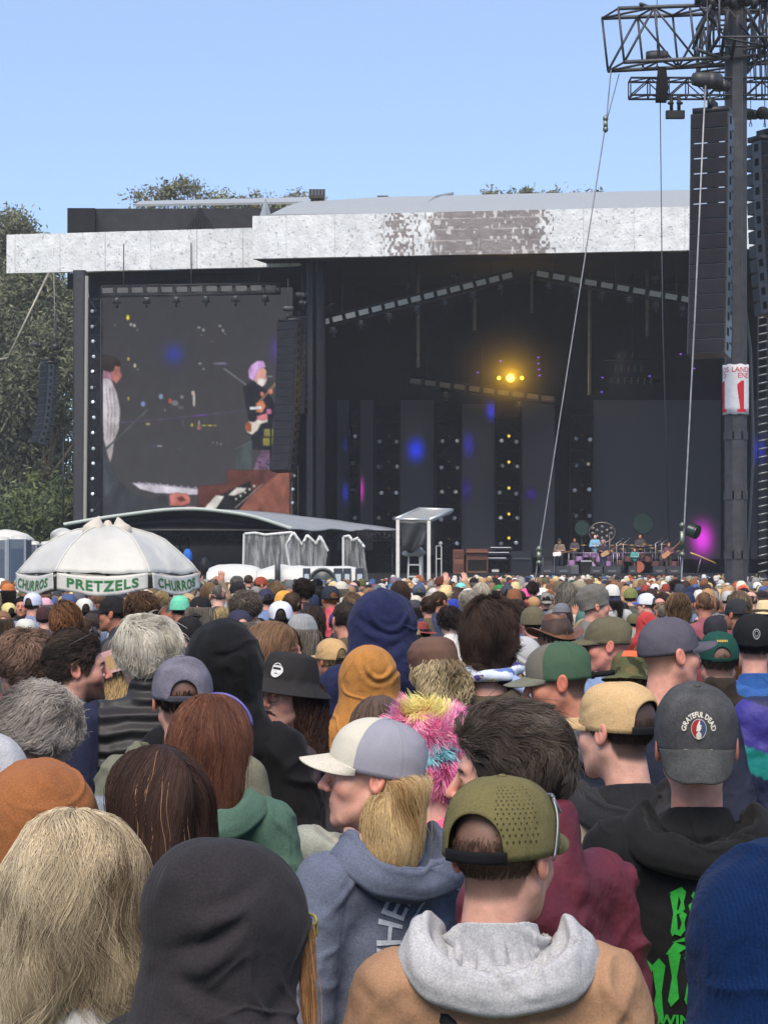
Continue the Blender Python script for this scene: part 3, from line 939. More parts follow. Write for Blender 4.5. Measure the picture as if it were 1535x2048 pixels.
def shoes_geo(h=.016):
    def f(x, y, z):
        ax = np.abs(x)
        d = su(ell(ax, y, z, (.10, .06, .035), (.045, .12, .045)), cone(ax, y, z, (.10, -.03, .05), (.10, -.02, .11), .045, .05), .03)
        return np.maximum(d, -z)
    V, Q = nets(f, (-.17, -.12, -.04), (.17, .22, .16), h)
    return Geo().add(V, Q)
LEGS = legs_geo().mesh('trousers', M['denim'])
SHOES = shoes_geo().mesh('shoes', M['leather'])

def rot(ax, deg):
    return np.array(Matrix.Rotation(R(deg), 4, ax))
def tr(v):
    m = np.eye(4); m[:3, 3] = v
    return m

class Person:
    """one standing person: an Empty on the ground with body, clothes, hair and hat as its parts"""
    def __init__(s, label, px, top, Y, yaw=0, hy=0, hp=0, hr=0, extra=.012, skin=(205, 155, 135), group=None, face=None, h=.004, lean=0, kscale=None, fwd=0.0):
        zt = Z(top, Y)
        s.k = kscale or (zt - .0) / (1.75 + extra)
        s.root = thing('person', label, 'person', (X(px, Y), Y, 0), R(yaw), group)
        s.root.scale = (s.k,) * 3
        pv = np.array((0, -.02, -.10))
        s.Mh = tr(HC + np.array((0, fwd, -fwd * .15))) @ tr(pv) @ rot('Z', hy) @ rot('X', hp) @ rot('Y', hr) @ tr(-pv)
        # keep the head over the asked pixel: shift so the crown stays in place
        V, Q, T = head_geo(h, **(face or {}))
        s.skin = skin
        g = Geo().add(V, Q, T.copy()); g.xf(s.Mh)
        s.V0 = V
        s.body = g.obj('body', M['skin'], s.root, rgb(*skin))
    def tintbody(s, fn):
        a = s.body.data.attributes['Tint']
        n = len(s.V0); c = np.empty(n * 4, F32); a.data.foreach_get('color', c); c = c.reshape(n, 4)
        m, col = fn(*s.V0.T)
        base = rgb3(*s.skin); col = rgb3(*col) / base
        c[:, :3] = c[:, :3] * (1 - m[:, None]) + col * m[:, None]
        a.data.foreach_set('color', c.ravel())
        return s
    def buzz(s, col, amt=.8, low=0.0):
        return s.tintbody(lambda x, y, z: (amt * sstep(0, .022, z - hairline(y) - low) * (np.abs(x) < .083), col))
    def beardshade(s, col, amt=.6):
        return s.tintbody(lambda x, y, z: (amt * sstep(-.035, -.055, z) * sstep(-.0, .03, y) * sstep(-.14, -.12, z) * (1 - sstep(.011, .006, np.abs(z + .067)) * (np.abs(x) < .022)), col))
    def eyes(s, iris=(60, 45, 35)):
        for sx in (-1, 1):
            g = Geo(); ball(g, (sx * .0312, .0772, .0008), (.0105, .0085, .0070), 8)
            e = g.xf(s.Mh).obj('eye', M['plastic'], s.body, rgb(225, 215, 210))
            g = Geo(); ball(g, (sx * .0312, .0838, .0008), (.0046, .0026, .0046), 6)
            g.xf(s.Mh).obj('iris', M['plastic'], s.body, rgb(*iris))
            t = np.linspace(-1, 1, 7); g = Geo()
            tubes(g, np.stack([sx * (.033 + .017 * t), .0915 - .012 * (t * .5 + .5) ** 2, .0185 + .004 * (1 - t * t)], -1), .0026, 5)
            g.xf(s.Mh).obj('eyebrow', M['hair'], s.body, rgb(*iris))
        return s
    def jacket(s, col, mat='fleece', name='jacket', **kw):
        kw.setdefault('h', .011)
        me = torso_me(mat=mat, **kw)
        s.jk = link(name, me, s.root, rgb(*col))
        return s
    def lower(s, col=(45, 48, 60), shoe=(40, 36, 34)):
        link('trousers', LEGS, s.root, rgb(*col)); link('shoes', SHOES, s.root, rgb(*shoe))
        return s
    def hooddown(s, col, mat='fleece', **kw):
        s.hd = hooddown_geo(**kw).obj('hood', M[mat], s.root, rgb(*col))
        return s
    def hoodup(s, col, mat='fleece', h=.006, yawed=True, **kw):
        g = hoodup_geo(h=h, **kw)
        if yawed:                                            # the hood follows the turned head, the skirt stays on the shoulders
            V = g.v[0]
            w = sstep(1.42, 1.56, V[:, 2])[:, None]
            Mr = s.Mh @ tr(-HC)
            V2 = (np.concatenate([V, np.ones((len(V), 1))], 1) @ Mr.T)[:, :3]
            g.v[0] = (V * (1 - w) + V2 * w).astype(F32)
        s.hu = g.obj('hood', M[mat], s.root, rgb(*col))
        return s
    def hair(s, f, n, L, r, comb, base=None, c1=(90, 75, 60), c2=(50, 40, 32), name='hair', basef=None, mat='hair', seed=0, nz=.004, root=True, **kw):
        c = base or tuple(int(a * .45 + b * .4) for a, b in zip(c1, c2))
        g = Geo()
        if root:
            g.join(hair_geo(basef or f, c, seed=seed, nz=nz))
        st = strands(f, n, L, r, comb, c1=c1, c2=c2, seed=seed, **kw)
        if st is not None: g.join(st)
        g.xf(s.Mh)
        s.hr = g.obj(name, M[mat], s.root, (1, 1, 1, 1))
        return s
    def tube(s, name, pts, r, col, mat='plastic', k=6, head=True, parent=None):
        g = tubes(Geo(), np.array(pts, F32), r, k, cap=True)
        if head: g.xf(s.Mh)
        return g.obj(name, M[mat], parent or s.root, rgb(*col))
    def xf(s, m=None):
        return s.Mh if m is None else s.Mh @ m
# ------------------------------------------------------------------ ground
g = Geo()
n = 60
xs = np.concatenate([np.linspace(-900, -60, 8), np.linspace(-50, 50, 41), np.linspace(60, 900, 8)])
ys = np.concatenate([np.linspace(-60, 130, 60), np.linspace(140, 2500, 16)])
A, B = np.meshgrid(xs, ys, indexing='ij')
surf(g, np.stack([A, B, .02 * noi(A, B, 0 * A, .5, 1) * (B < 135)], -1), flip=True)
M['grass'] = mk('trampled grass', 0.95, vary=0.4, vscale=0.6, bumps=((4, 0.5, 0.03), (40, 0.5, 0.02)), spec=0.1, speck=(1.2, 0.58, rgb(112, 96, 70)))
struct(g.obj('ground', M['grass'], None, rgb(84, 92, 58)))

def quad(g, pts, tint=None):
    return g.add(np.array(pts, F32), np.array([(0, 1, 2, 3)]), tint)
def pbox(g, x0, x1, y0, y1, Y, dep, tint=None):            # box whose front face covers photo pixels at distance Y
    a, b = at(x0, y1, Y), at(x1, y0, Y)
    return boxg(g, ((a[0] + b[0]) / 2, Y + dep / 2, (a[2] + b[2]) / 2), (b[0] - a[0], dep, b[2] - a[2]), None, tint)
ORD = 'first second third fourth fifth sixth seventh eighth ninth tenth eleventh twelfth thirteenth fourteenth fifteenth sixteenth'.split()

# ------------------------------------------------------------------ the stage building
stage = thing('concert_stage', 'huge black concert stage with silver fascia under a pale grey roof', 'stage', (X(1000, 100), 100, 0))
off = np.array((-X(1000, 100), -100, 0))
def sobj(g, name, mat, color, parent=stage):
    return g.xf(tr(off)).obj(name, mat, parent, color, smooth=False)
def sheet(p0, p1, z0, z1, nx, nz, th=.25):
    """upright sheet between two plan points"""
    t = np.linspace(0, 1, nx)[:, None]; zz = np.linspace(z0, z1, nz)[None]
    Px = p0[0] + (p1[0] - p0[0]) * t + 0 * zz; Py = p0[1] + (p1[1] - p0[1]) * t + 0 * zz
    d = unit(np.array([p1[0] - p0[0], p1[1] - p0[1]])); nrm = np.array([d[1], -d[0]])
    bulge = .05 * noi(Px, Py, zz + 0 * t, 1.3, 4)
    return np.stack([Px + nrm[0] * bulge, Py + nrm[1] * bulge, zz + 0 * t], -1)
ZF0, ZF1 = 17.2, 19.28
P = sheet((X(505, 100), 100), (X(1760, 96.2), 96.2), ZF0, ZF1, 900, 60)
pxs = 767.5 + P[..., 0] / P[..., 1] * FPX
zz = (P[..., 2] - ZF0) / (ZF1 - ZF0)
def flecks(P, worn=None):
    x, z = P[..., 0], P[..., 2]
    base = np.where((np.abs((x * .42) % 1 - .5) > .490)[..., None], rgb3(176, 178, 182), rgb3(210, 212, 213)) * (.94 + .10 * vnoise(x * 1.2, z * 2, 1) + .05 * vnoise(x * 9, z * 9, 2))[..., None]
    tick = (vnoise(x * 13, z * 9, 3) > .84) & (vnoise(x * 17, z * 11, 4) > .30)
    base = np.where(tick[..., None], rgb3(166, 168, 172), base)
    if worn is not None:
        base = base * (1 - worn[..., None]) + worn[..., None] * np.where((vnoise(x * 6, z * 4, 6) > .80)[..., None], rgb3(190, 184, 182), np.where((brick & (vnoise(x * 5, z * 5, 9) > .4))[..., None], rgb3(160, 152, 150), rgb3(128, 120, 119)) * (.9 + .2 * vnoise(x * 4, z * 6, 7))[..., None])
    return base
brick = (np.abs((P[..., 2] * 1.9) % 1 - .5) > .42)
env = 1 - np.abs((pxs - 942) / 100) ** 4
worn = sstep(.15, .6, env * .9 + .6 * (vnoise(P[..., 0] * 2.2, P[..., 2] * 2.8, 5) - .5) + .7 * (vnoise(P[..., 0] * 11, P[..., 2] * 6, 8) - .5)) * (env > -1.2)
sp = np.exp(-((pxs - 1050) / 70) ** 2)
worn = np.maximum(worn, sstep(.62, .70, sp * .75 + .5 * (vnoise(P[..., 0] * 10, P[..., 2] * 7, 11) - .25)))
sp = np.exp(-((pxs - 800) / 60) ** 2)
worn = np.maximum(worn, sstep(.62, .70, sp * .6 + .5 * (vnoise(P[..., 0] * 10, P[..., 2] * 7, 12) - .25)))
tint = flecks(P, worn)
g = Geo(); shell(g, P, -.3, False, np.tile(tint.reshape(-1, 3), (1, 1)).reshape(-1, 3))
fas = sobj(g, 'fascia', M['foil'], (1, 1, 1, 1))
P = sheet((X(14, 106), 106), (X(601, 103.4), 103.4), 17.35, 19.35, 460, 56)
P[-46:, :, 2] = 17.35 + (P[-46:, :, 2] - 17.35) * np.clip((460 - np.arange(414, 460)) / 46, .03, 1)[:, None]
base = flecks(P)
g = Geo(); shell(g, P, -.3, False, base.reshape(-1, 3))
sobj(g, 'fascia', M['foil'], (1, 1, 1, 1))
# roofs
g = Geo()
def roofsheet(front, back, nx=40, ny=14, bow=.35):
    f = np.array(front); b = np.array(back)
    tf = np.linspace(0, 1, nx)
    def along(c):
        s = np.linspace(0, 1, len(c)); return np.stack([np.interp(tf, s, c[:, k]) for k in range(3)], -1)
    F_, B_ = along(f), along(b); v = np.linspace(0, 1, ny)
    Pm = F_[:, None] * (1 - v)[None, :, None] + B_[:, None] * v[None, :, None]
    Pm[..., 2] += bow * np.sin(v * np.pi)[None]
    return Pm
main = roofsheet([at(540, 434, 101), at(1000, 428, 99.6), (X(1790, 97), 97.6, 19.2)], [at(655, 411, 121), at(760, 400, 122), at(1000, 394, 122), at(1390, 384, 122), at(1800, 374, 122)])
shell(g, main, .12)
sobj(g, 'roof', M['vinyl'], rgb(158, 160, 158))
g = Geo()
sg = []
for px0, px1 in ((830, 905), (1075, 1150), (1330, 1400)):
    a_, b_ = at(px0, 431, 99.9), at(px1, 391, 121.5)
    m_ = (a_ + b_) / 2 + np.array((0, 0, .42))
    tubes(g, np.array([a_ + (0, 0, .05), m_, b_ + (0, 0, .12)]), .09, 5)
sobj(g, 'roof_seam', M['vinyl'], rgb(140, 138, 136))
g = Geo(); shell(g, roofsheet([at(270, 413, 113), at(650, 407, 113)], [at(290, 407, 124), at(655, 397, 124)], 20, 6, .1), .12)
sobj(g, 'side_roof', M['vinyl'], rgb(160, 162, 162))
g = Geo(); pbox(g, 135, 660, 417, 480, 112, 8); sobj(g, 'parapet', M['black'], rgb(52, 52, 54))
g = Geo()
for i in range(9): rod(g, at(400, 418, 111.8), at(374 + i * 6.6, 462, 110.9), .10, 5)
sobj(g, 'roof_drape', M['black'], rgb(26, 26, 28))
g = Geo(); pbox(g, 135, 190, 416, 470, 111.4, .5)
sobj(g, 'parapet_end', M['black'], rgb(30, 30, 32))
g = Geo(); pbox(g, 621, 648, 390, 412, 112, 1.2)
for i in range(5): boxg(g, at(621 + i * 6.5, 388, 111.9), (.16, .2, .5))
sobj(g, 'vent_housing', M['steel'], rgb(58, 52, 48))
g = Geo(); pbox(g, 754, 776, 391, 398, 121, 1); sobj(g, 'hatch', M['steel'], rgb(62, 54, 50))
g = Geo(); lathe(g, [(.01, 1.0), (.32, 0)], at(531, 434, 106), 4); sobj(g, 'roof_peak', M['vinyl'], rgb(150, 154, 160))
# walls, floor, ceiling of the stage
g = Geo()
pbox(g, 600, 1900, 436, 1150, 120.5, .5)
quad(g, [(X(640, 101), 101, 0), (X(640, 120), 120.4, 0), (X(640, 120), 120.4, 19), (X(640, 101), 101, 19)])
quad(g, [(X(1800, 97), 98, 0), (X(1640, 120), 120.4, 0), (X(1640, 120), 120.4, 19), (X(1800, 97), 98, 19)])
pbox(g, 178, 640, 545, 1145, 108.6, .4)
sobj(g, 'black_wall', M['black'], rgb(46, 48, 56))
g = Geo(); quad(g, [(X(135, 107), 107, 17.5), (X(135, 113), 113, 17.5), (X(1800, 120), 120.4, 19.0), (X(1800, 97), 97, 17.25)])
quad(g, [(X(505, 100), 100.3, 17.22), (X(640, 120), 120.3, 19.0), (X(1800, 120), 120.35, 19.02), (X(1800, 97), 97.2, 17.22)])
sobj(g, 'ceiling', M['black'], rgb(56, 58, 68))
g = Geo(); boxg(g, ((X(640, 100) + X(1850, 100)) / 2, 110, .915), (X(1850, 100) - X(640, 100), 20.5, 1.83)); sobj(g, 'stage_floor', M['black'], rgb(44, 44, 50))
for (x0, x1, y0, Y_, c_, d_) in ((146, 171, 540, 104, (56, 56, 60), .9), (612, 628, 520, 102.5, (40, 42, 48), .7), (632, 650, 520, 102, (34, 36, 42), .6)):
    g = Geo(); a_, b_ = at(x0, y0, Y_), at(x1, y0, Y_)
    boxg(g, ((a_[0] + b_[0]) / 2, Y_ + d_ / 2, a_[2] / 2), (b_[0] - a_[0], d_, a_[2]), None, None, .08)
    sobj(g, 'pillar', M['steel'], rgb(*c_))
g = Geo(); rod(g, at(174, 552, 103.6), at(170, 1100, 103.6), .09, 8); sobj(g, 'drain_pipe', M['plastic'], rgb(150, 146, 140))
# hanging pipes inside
for px, y0, y1, Y_ in ((835, 600, 735, 110), (948, 585, 660, 110), (1178, 575, 790, 110), (1063, 590, 625, 110), (1293, 640, 672, 110)):
    g = Geo(); rod(g, at(px, 540, Y_), at(px, y1, Y_), .10, 8); sobj(g, 'hanging_pipe', M['steel'], rgb(112, 108, 102))
# LED wall strips
M['led'] = mk('LED panel', 0.6, vary=0.06, vscale=40, spec=0.25)
led = thing('led_wall', 'dark upright LED wall panels lining the back of the stage', 'LED wall', (X(1000, 117), 117, 1.83))
lo_ = np.array((-X(1000, 117), -117, -1.83))
def glow(mat, c, r, col, s):
    """light shown on a panel: emission falling off round c (world metres)"""
    pass
for (x0, x1, y0, y1) in ((674, 698, 800, 1100), (720, 746, 800, 1100), (800, 867, 800, 1110), (923, 990, 808, 1110), (1043, 1108, 790, 1115), (1186, 1440, 800, 1118), (1500, 1600, 800, 1118)):
    g = Geo(); pbox(g, x0, x1, y0, y1, 117, .25)
    g.xf(tr(lo_)).obj('panel', M['led'], led, rgb(84, 84, 90), smooth=False)
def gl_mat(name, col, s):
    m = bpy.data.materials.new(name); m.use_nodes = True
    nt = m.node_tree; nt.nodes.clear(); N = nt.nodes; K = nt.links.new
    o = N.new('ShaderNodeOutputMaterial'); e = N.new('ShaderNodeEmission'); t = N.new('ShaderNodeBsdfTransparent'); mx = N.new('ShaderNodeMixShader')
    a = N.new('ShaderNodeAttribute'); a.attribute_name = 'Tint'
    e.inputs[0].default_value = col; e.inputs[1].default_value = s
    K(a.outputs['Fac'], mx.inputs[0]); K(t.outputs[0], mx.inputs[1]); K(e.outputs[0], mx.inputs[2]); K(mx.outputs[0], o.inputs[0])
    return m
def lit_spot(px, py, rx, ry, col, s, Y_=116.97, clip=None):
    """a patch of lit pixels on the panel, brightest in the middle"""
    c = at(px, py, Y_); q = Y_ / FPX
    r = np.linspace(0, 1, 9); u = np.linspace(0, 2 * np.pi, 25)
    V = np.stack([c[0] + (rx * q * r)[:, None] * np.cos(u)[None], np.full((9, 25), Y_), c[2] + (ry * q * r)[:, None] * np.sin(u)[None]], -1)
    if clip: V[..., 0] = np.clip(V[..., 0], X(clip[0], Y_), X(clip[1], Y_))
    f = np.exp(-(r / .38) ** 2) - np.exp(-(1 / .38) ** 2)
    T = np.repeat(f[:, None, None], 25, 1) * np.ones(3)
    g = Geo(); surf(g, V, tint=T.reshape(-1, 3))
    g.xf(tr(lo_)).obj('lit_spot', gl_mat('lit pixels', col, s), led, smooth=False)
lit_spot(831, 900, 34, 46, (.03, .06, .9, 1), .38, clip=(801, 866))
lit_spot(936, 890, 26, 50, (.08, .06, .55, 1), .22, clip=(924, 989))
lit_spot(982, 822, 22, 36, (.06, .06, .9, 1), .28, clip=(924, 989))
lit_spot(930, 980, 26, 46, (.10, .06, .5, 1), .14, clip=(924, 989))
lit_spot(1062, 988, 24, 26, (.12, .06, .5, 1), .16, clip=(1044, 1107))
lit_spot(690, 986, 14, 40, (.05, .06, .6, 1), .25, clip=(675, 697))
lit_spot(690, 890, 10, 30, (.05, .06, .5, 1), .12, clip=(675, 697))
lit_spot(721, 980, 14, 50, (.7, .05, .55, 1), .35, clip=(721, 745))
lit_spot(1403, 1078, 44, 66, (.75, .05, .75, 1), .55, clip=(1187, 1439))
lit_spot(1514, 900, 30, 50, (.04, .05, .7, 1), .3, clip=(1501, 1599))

# ------------------------------------------------------------------ stage lights
def light_parts():
    b = Geo(); boxg(b, (0, .1, .0), (.10, .34, .16)); 
    for s in (-1, 1): boxg(b, (s * .19, -.06, 0), (.04, .14, .20))
    boxg(b, (0, .02, 0), (.42, .06, .12))
    h = Geo(); lathe(h, [(.02, .16), (.12, .15), (.155, .0), (.165, -.13), (.14, -.15)], (0, -.12, 0), 14, axis='y')
    l = Geo(); lathe(l, [(.001, -.155), (.06, -.165), (.12, -.155), (.142, -.145)], (0, -.12, 0), 14, axis='y')
    return b.mesh('yoke', M['steel']), h.mesh('lamp_head', M['plastic']), l.mesh('lens', M['alu'])
LY, LH, LL = light_parts()
def stage_light(p, label, group, scale=1.0, rx=0, rz=0, lens=(200, 205, 210), head=(34, 34, 38)):
    r = thing('stage_light', label, 'stage light', tuple(p), R(rz), group)
    r.rotation_euler = (R(rx), 0, R(rz)); r.scale = (scale,) * 3
    link('yoke', LY, r, rgb(60, 60, 64)); h = link('lamp_head', LH, r, rgb(*head)); link('lens', LL, h, rgb(*lens))
    return r
def tower(px0, px1, y0, y1, Y_, what):
    a_, b_ = at(px0, y1, Y_), at(px1, y0, Y_)
    t = thing('lighting_tower', what, 'truss tower', ((a_[0] + b_[0]) / 2, Y_, 0), 0, 'dark truss towers carrying stage lights')
    g = Geo(); w = b_[0] - a_[0]
    truss(g, (0, .4, .0), (0, .4, b_[2]), w, .5, .035, max(6, int(b_[2] / .9)), up=(0, 1, 0))
    g.obj('truss_frame', M['steel'], t, rgb(40, 42, 46))
    return (a_[0] + b_[0]) / 2
rs = np.random.RandomState(5)
tower(176, 201, 596, 1060, 104, 'narrow black truss tower left of the video screen')
for i in range(14):
    stage_light(at(187, 622 + i * 30.6, 103.7), f'{ORD[i]} light from the top in the column left of the video screen', 'stage lights in columns', .62, rz=rs.uniform(-25, 25), rx=rs.uniform(-15, 15))
tower(579, 596, 930, 1060, 104, 'short black truss tower right of the video screen, under the speaker column')
for i in range(4):
    stage_light(at(587, 952 + i * 27, 103.7), f'{ORD[i]} light from the top between the video screen and the black pillars', 'stage lights in columns', .58, rz=rs.uniform(-25, 25))
M['lamp_on'] = emis('lit yellow lamp', (1, .72, .08, 1), .45)
ti = 0
names = {700: 'narrow tower nearest the pillars', 775: 'second lighting tower from the pillars', 896: 'tower behind the small canopy', 1016: 'tower with bright yellow lamps', 1163: 'tower behind the drummers'}
for cx, hw, y0, rows, lit in ((708, 9, 820, (872, 926, 980, 1034), 0), (775, 24, 810, (882, 934, 986, 1038), 0), (896, 25, 808, (882, 934, 986, 1038, 1088), 1), (1016, 25, 800, (882, 934, 986, 1038, 1086), 2), (1163, 22, 830, (880, 930, 980, 1030), 0)):
    key = min(names, key=lambda k: abs(k - cx)); nm = names[key]
    tower(cx - hw, cx + hw, y0, 1130, 116, 'black truss tower: ' + nm)
    for j, py in enumerate(rows):
        for s in ((-1, 1) if hw > 12 else (0,)):
            sd_ = {-1: 'left', 1: 'right', 0: 'single'}[s]
            stage_light(at(cx + s * 15, py, 115.4), f'{sd_} light in row {ORD[j]} from the top on the {nm}', 'stage lights in columns', .82, rz=rs.uniform(-30, 30), rx=rs.uniform(-20, 20))
        if lit or hw > 12:
            o = thing('small_lamp', f'small centre lamp in row {ORD[j]} on the {nm}', 'stage light', tuple(at(cx + 1, py - 10, 115.3)), 0, 'small centre lamps')
            g = Geo(); boxg(g, (0, .1, 0), (.2, .2, .26)); g.obj('housing', M['steel'], o, rgb(44, 44, 48))
            g = Geo(); lathe(g, [(.001, -.02), (.05, -.015), (.085 if lit == 2 else .065, 0)], (0, 0, 0), 12, axis='y')
            g.obj('lens', M['lamp_on'] if lit == 2 else M['alu'], o, rgb(120, 100, 60))
# trusses of the gable and the lower one
def lit_truss(name, label, a_, b_, nseg, hang, grp, segc=(176, 172, 164)):
    t = thing('lighting_truss', label, 'lighting truss', tuple(a_))
    d = np.array(b_) - np.array(a_)
    g = Geo(); truss(g, (0, 0, 0), d, .5, .5, .03, nseg); g.obj('truss_frame', M['steel'], t, rgb(52, 52, 56))
    u = unit(d); L = np.linalg.norm(d)
    up = unit(np.cross(np.cross(d, (0, 0, 1)), d)) if abs(u[2]) < .95 else np.array((0, 0, 1.))
    rotm = np.stack([u, unit(np.cross(up, u)), up], 1)
    for i in range(nseg):
        g = Geo(); boxg(g, d * (i + .42) / nseg + np.array((0, -.32, 0)), (L / nseg * .72, .06, .26), rotm)
        g.obj('cover_panel', M['vinyl'], t, rgb(*segc), smooth=False)
    for i in range(hang):
        p = np.array(a_) + d * (i + .5) / hang + np.array((0, -.1, -.62))
        stage_light(p, f'{ORD[i]} of the lights hung under the {grp}', 'lights hung under the trusses', .95, rx=-80 + rs.uniform(-8, 8), rz=rs.uniform(-20, 20), head=(64, 64, 68))
    for fr in (.12, .5, .88):
        g = Geo(); rod(g, d * fr, d * fr + np.array((0, 0, 2.4)), .03, 5); g.obj('hanger', M['steel'], t, rgb(70, 70, 74))
    return t
lit_truss('a', 'sloping truss with pale panels rising to the left of the stage peak', at(638, 648, 103), at(1028, 550, 103), 15, 7, 'left half of the gable truss')
lit_truss('b', 'sloping truss with pale panels falling to the right of the stage peak', at(1070, 548, 103), at(1390, 604, 103), 10, 6, 'right half of the gable truss')
lit_truss('c', 'straight truss with grey panels along the top of the video screen', at(205, 583, 104.2), at(560, 577, 104.2), 12, 6, 'truss above the video screen', (88, 86, 86))
lit_truss('d', 'dim lower truss with grey panels behind the yellow lamp', at(818, 762, 113), at(1110, 800, 113), 10, 2, 'dim lower truss', (92, 88, 82))
# bright yellow lamp
o = thing('followspot', 'glaring yellow lamp burning high at the back of the stage', 'stage light', tuple(at(1020, 756, 111)))
g = Geo(); lathe(g, [(.1, .4), (.26, .3), (.30, 0)], (0, 0, 0), 14, axis='y'); g.obj('housing', M['steel'], o, rgb(50, 50, 52))
g = Geo(); ball(g, (0, -.05, 0), (.22, .1, .22), 10); g.obj('bulb', emis('burning yellow lamp', (1, .58, .05, 1), 5), o)
for s in (-1, 1):
    g = Geo(); ball(g, (s * .62, 0, .0), (.11, .06, .11), 8); g.obj('side_bulb', emis('burning side lamp', (1, .6, .05, 1), 1.6), o)
ld = bpy.data.lights.new('yellow lamp', 'POINT'); ld.energy = 150; ld.color = (1, .56, .02); ld.shadow_soft_size = .3
lo2 = bpy.data.objects.new('lamp_light', ld); COL.objects.link(lo2); lo2.parent = o; lo2.location = (0, -.8, 0)
sm = bpy.data.materials.new('stage smoke'); sm.use_nodes = True
nt = sm.node_tree; nt.nodes.clear(); oo = nt.nodes.new('ShaderNodeOutputMaterial'); vv = nt.nodes.new('ShaderNodeVolumePrincipled')
vv.inputs['Color'].default_value = (.85, .8, .7, 1)
tcs = nt.nodes.new('ShaderNodeTexCoord'); mps = nt.nodes.new('ShaderNodeMapping'); mps.inputs['Scale'].default_value = (1 / 4.2, 1 / 3.0, 1 / 3.6); grs = nt.nodes.new('ShaderNodeTexGradient'); grs.gradient_type = 'QUADRATIC_SPHERE'
mus = nt.nodes.new('ShaderNodeMath'); mus.operation = 'MULTIPLY'; mus.inputs[1].default_value = .17
nt.links.new(tcs.outputs['Object'], mps.inputs[0]); nt.links.new(mps.outputs[0], grs.inputs[0]); nt.links.new(grs.outputs[1], mus.inputs[0]); nt.links.new(mus.outputs[0], vv.inputs['Density']); nt.links.new(vv.outputs[0], oo.inputs['Volume'])
g = Geo(); ball(g, (0, 0, 0), (4.2, 3.0, 3.6), 16); sk_ = g.obj('smoke', sm, None, loc=tuple(at(1012, 745, 111)))
tag(sk_, 'thin stage smoke glowing round the yellow lamp', 'smoke', None, 'stuff')
bl_ = bpy.data.lights.new('band light', 'SPOT'); bl_.energy = 3600; bl_.color = (1, .80, .86); bl_.spot_size = R(62); bl_.spot_blend = .8; bl_.shadow_soft_size = .4
bo = bpy.data.objects.new('band_light', bl_); COL.objects.link(bo); bo.location = (X(1240, 101), 101.2, 13); bo.rotation_euler = (Vector((0, -4.0, 10.5))).to_track_quat('Z', 'Y').to_euler()
# rack of little lamps under the roof
M['violet'] = emis('violet diode', (.35, .12, 1, 1), .30)
k = 0
for i, (px, py) in enumerate(((1076, 715), (1076, 727), (1077, 739), (1078, 751), (1000, 722), (955, 745), (1204, 755), (1298, 752), (1360, 708), (1387, 737), (1202, 784))):
    o = thing('violet_lamp', f'{ORD[i]} tiny violet lamp under the stage roof, counted from the yellow lamp outwards', 'stage light', tuple(at(px, py, 112)), 0, 'tiny violet lamps')
    g = Geo(); boxg(g, (0, .1, 0), (.2, .18, .16)); g.obj('housing', M['steel'], o, rgb(36, 36, 40))
    g = Geo(); ball(g, (0, 0, 0), (.075, .03, .045), 6); g.obj('diode', M['violet'], o)
rack = thing('lamp_rack', 'hanging rack of small silvery tubes on the right below the gable truss', 'lamp rack', tuple(at(1265, 760, 112)))
g = Geo(); rod(g, (-1.5, .2, .0), (1.5, .2, 0), .05); rod(g, (-1.5, .2, 1.1), (1.2, .2, 1.1), .05); rod(g, (0, .2, 0), (0, .2, 8), .04); g.obj('rack_frame', M['steel'], rack, rgb(50, 50, 54))
for r_ in range(3):
    for c_ in range(7 - r_ * 2):
        g = Geo(); rod(g, (-1.2 + c_ * .36 + r_ * .2, 0, -.25 + r_ * .7), (-1.15 + c_ * .36 + r_ * .2, 0, .15 + r_ * .7), .05, 8); g.obj('tube', M['alu'], rack, rgb(110, 108, 106))

# ------------------------------------------------------------------ video screen with its picture
SY = 105.0
scr = thing('video_screen', 'big video screen left of the stage showing a keyboard player and a guitarist', 'video screen', (X(395, SY), SY, 0))
so = np.array((-X(395, SY), -SY, 0))
g = Geo(); pbox(g, 200, 590, 572, 1052, SY + .02, .5); g.xf(tr(so)).obj('cabinet', M['black'], scr, rgb(30, 30, 33), smooth=False)
EX = .44                                                   # screen brightness that reads like the photograph
M['screen'] = emis('screen picture', (1, 1, 1, 1), EX, True)
SX0, SX1, SY0, SY1 = 205, 585, 575, 1048
CX, CYy = np.meshgrid(np.arange(SX0, SX1 + 1), np.arange(SY0, SY1 + 1), indexing='xy')
CAN = np.zeros(CX.shape + (3,), F32)
def blur(m, k=1):
    for _ in range(k):
        m = (np.roll(m, 1, 0) + 2 * m + np.roll(m, -1, 0)) / 4; m = (np.roll(m, 1, 1) + 2 * m + np.roll(m, -1, 1)) / 4
    return m
def put(mask, col, col2=None, y0=0, y1=1, tex=.10, soft=1):
    m = blur(mask.astype(F32), soft)[..., None]
    c = np.array(col, F32) * np.ones(CAN.shape, F32)
    if col2 is not None:
        q = np.clip((CYy - y0) / max(1, y1 - y0), 0, 1)[..., None]; c = np.array(col, F32) * (1 - q) + np.array(col2, F32) * q
    ins = blur(mask.astype(F32), 5)[..., None]              # shading falls off towards the edges of what is shown
    c = c * (.70 + .32 * ins) * (1 + tex * (2 * vnoise(CX * .09, CYy * .05, 3)[..., None] - 1) + tex * .4 * (2 * vnoise(CX * .35, CYy * .2, 4)[..., None] - 1))
    CAN[:] = CAN * (1 - m) + c * m
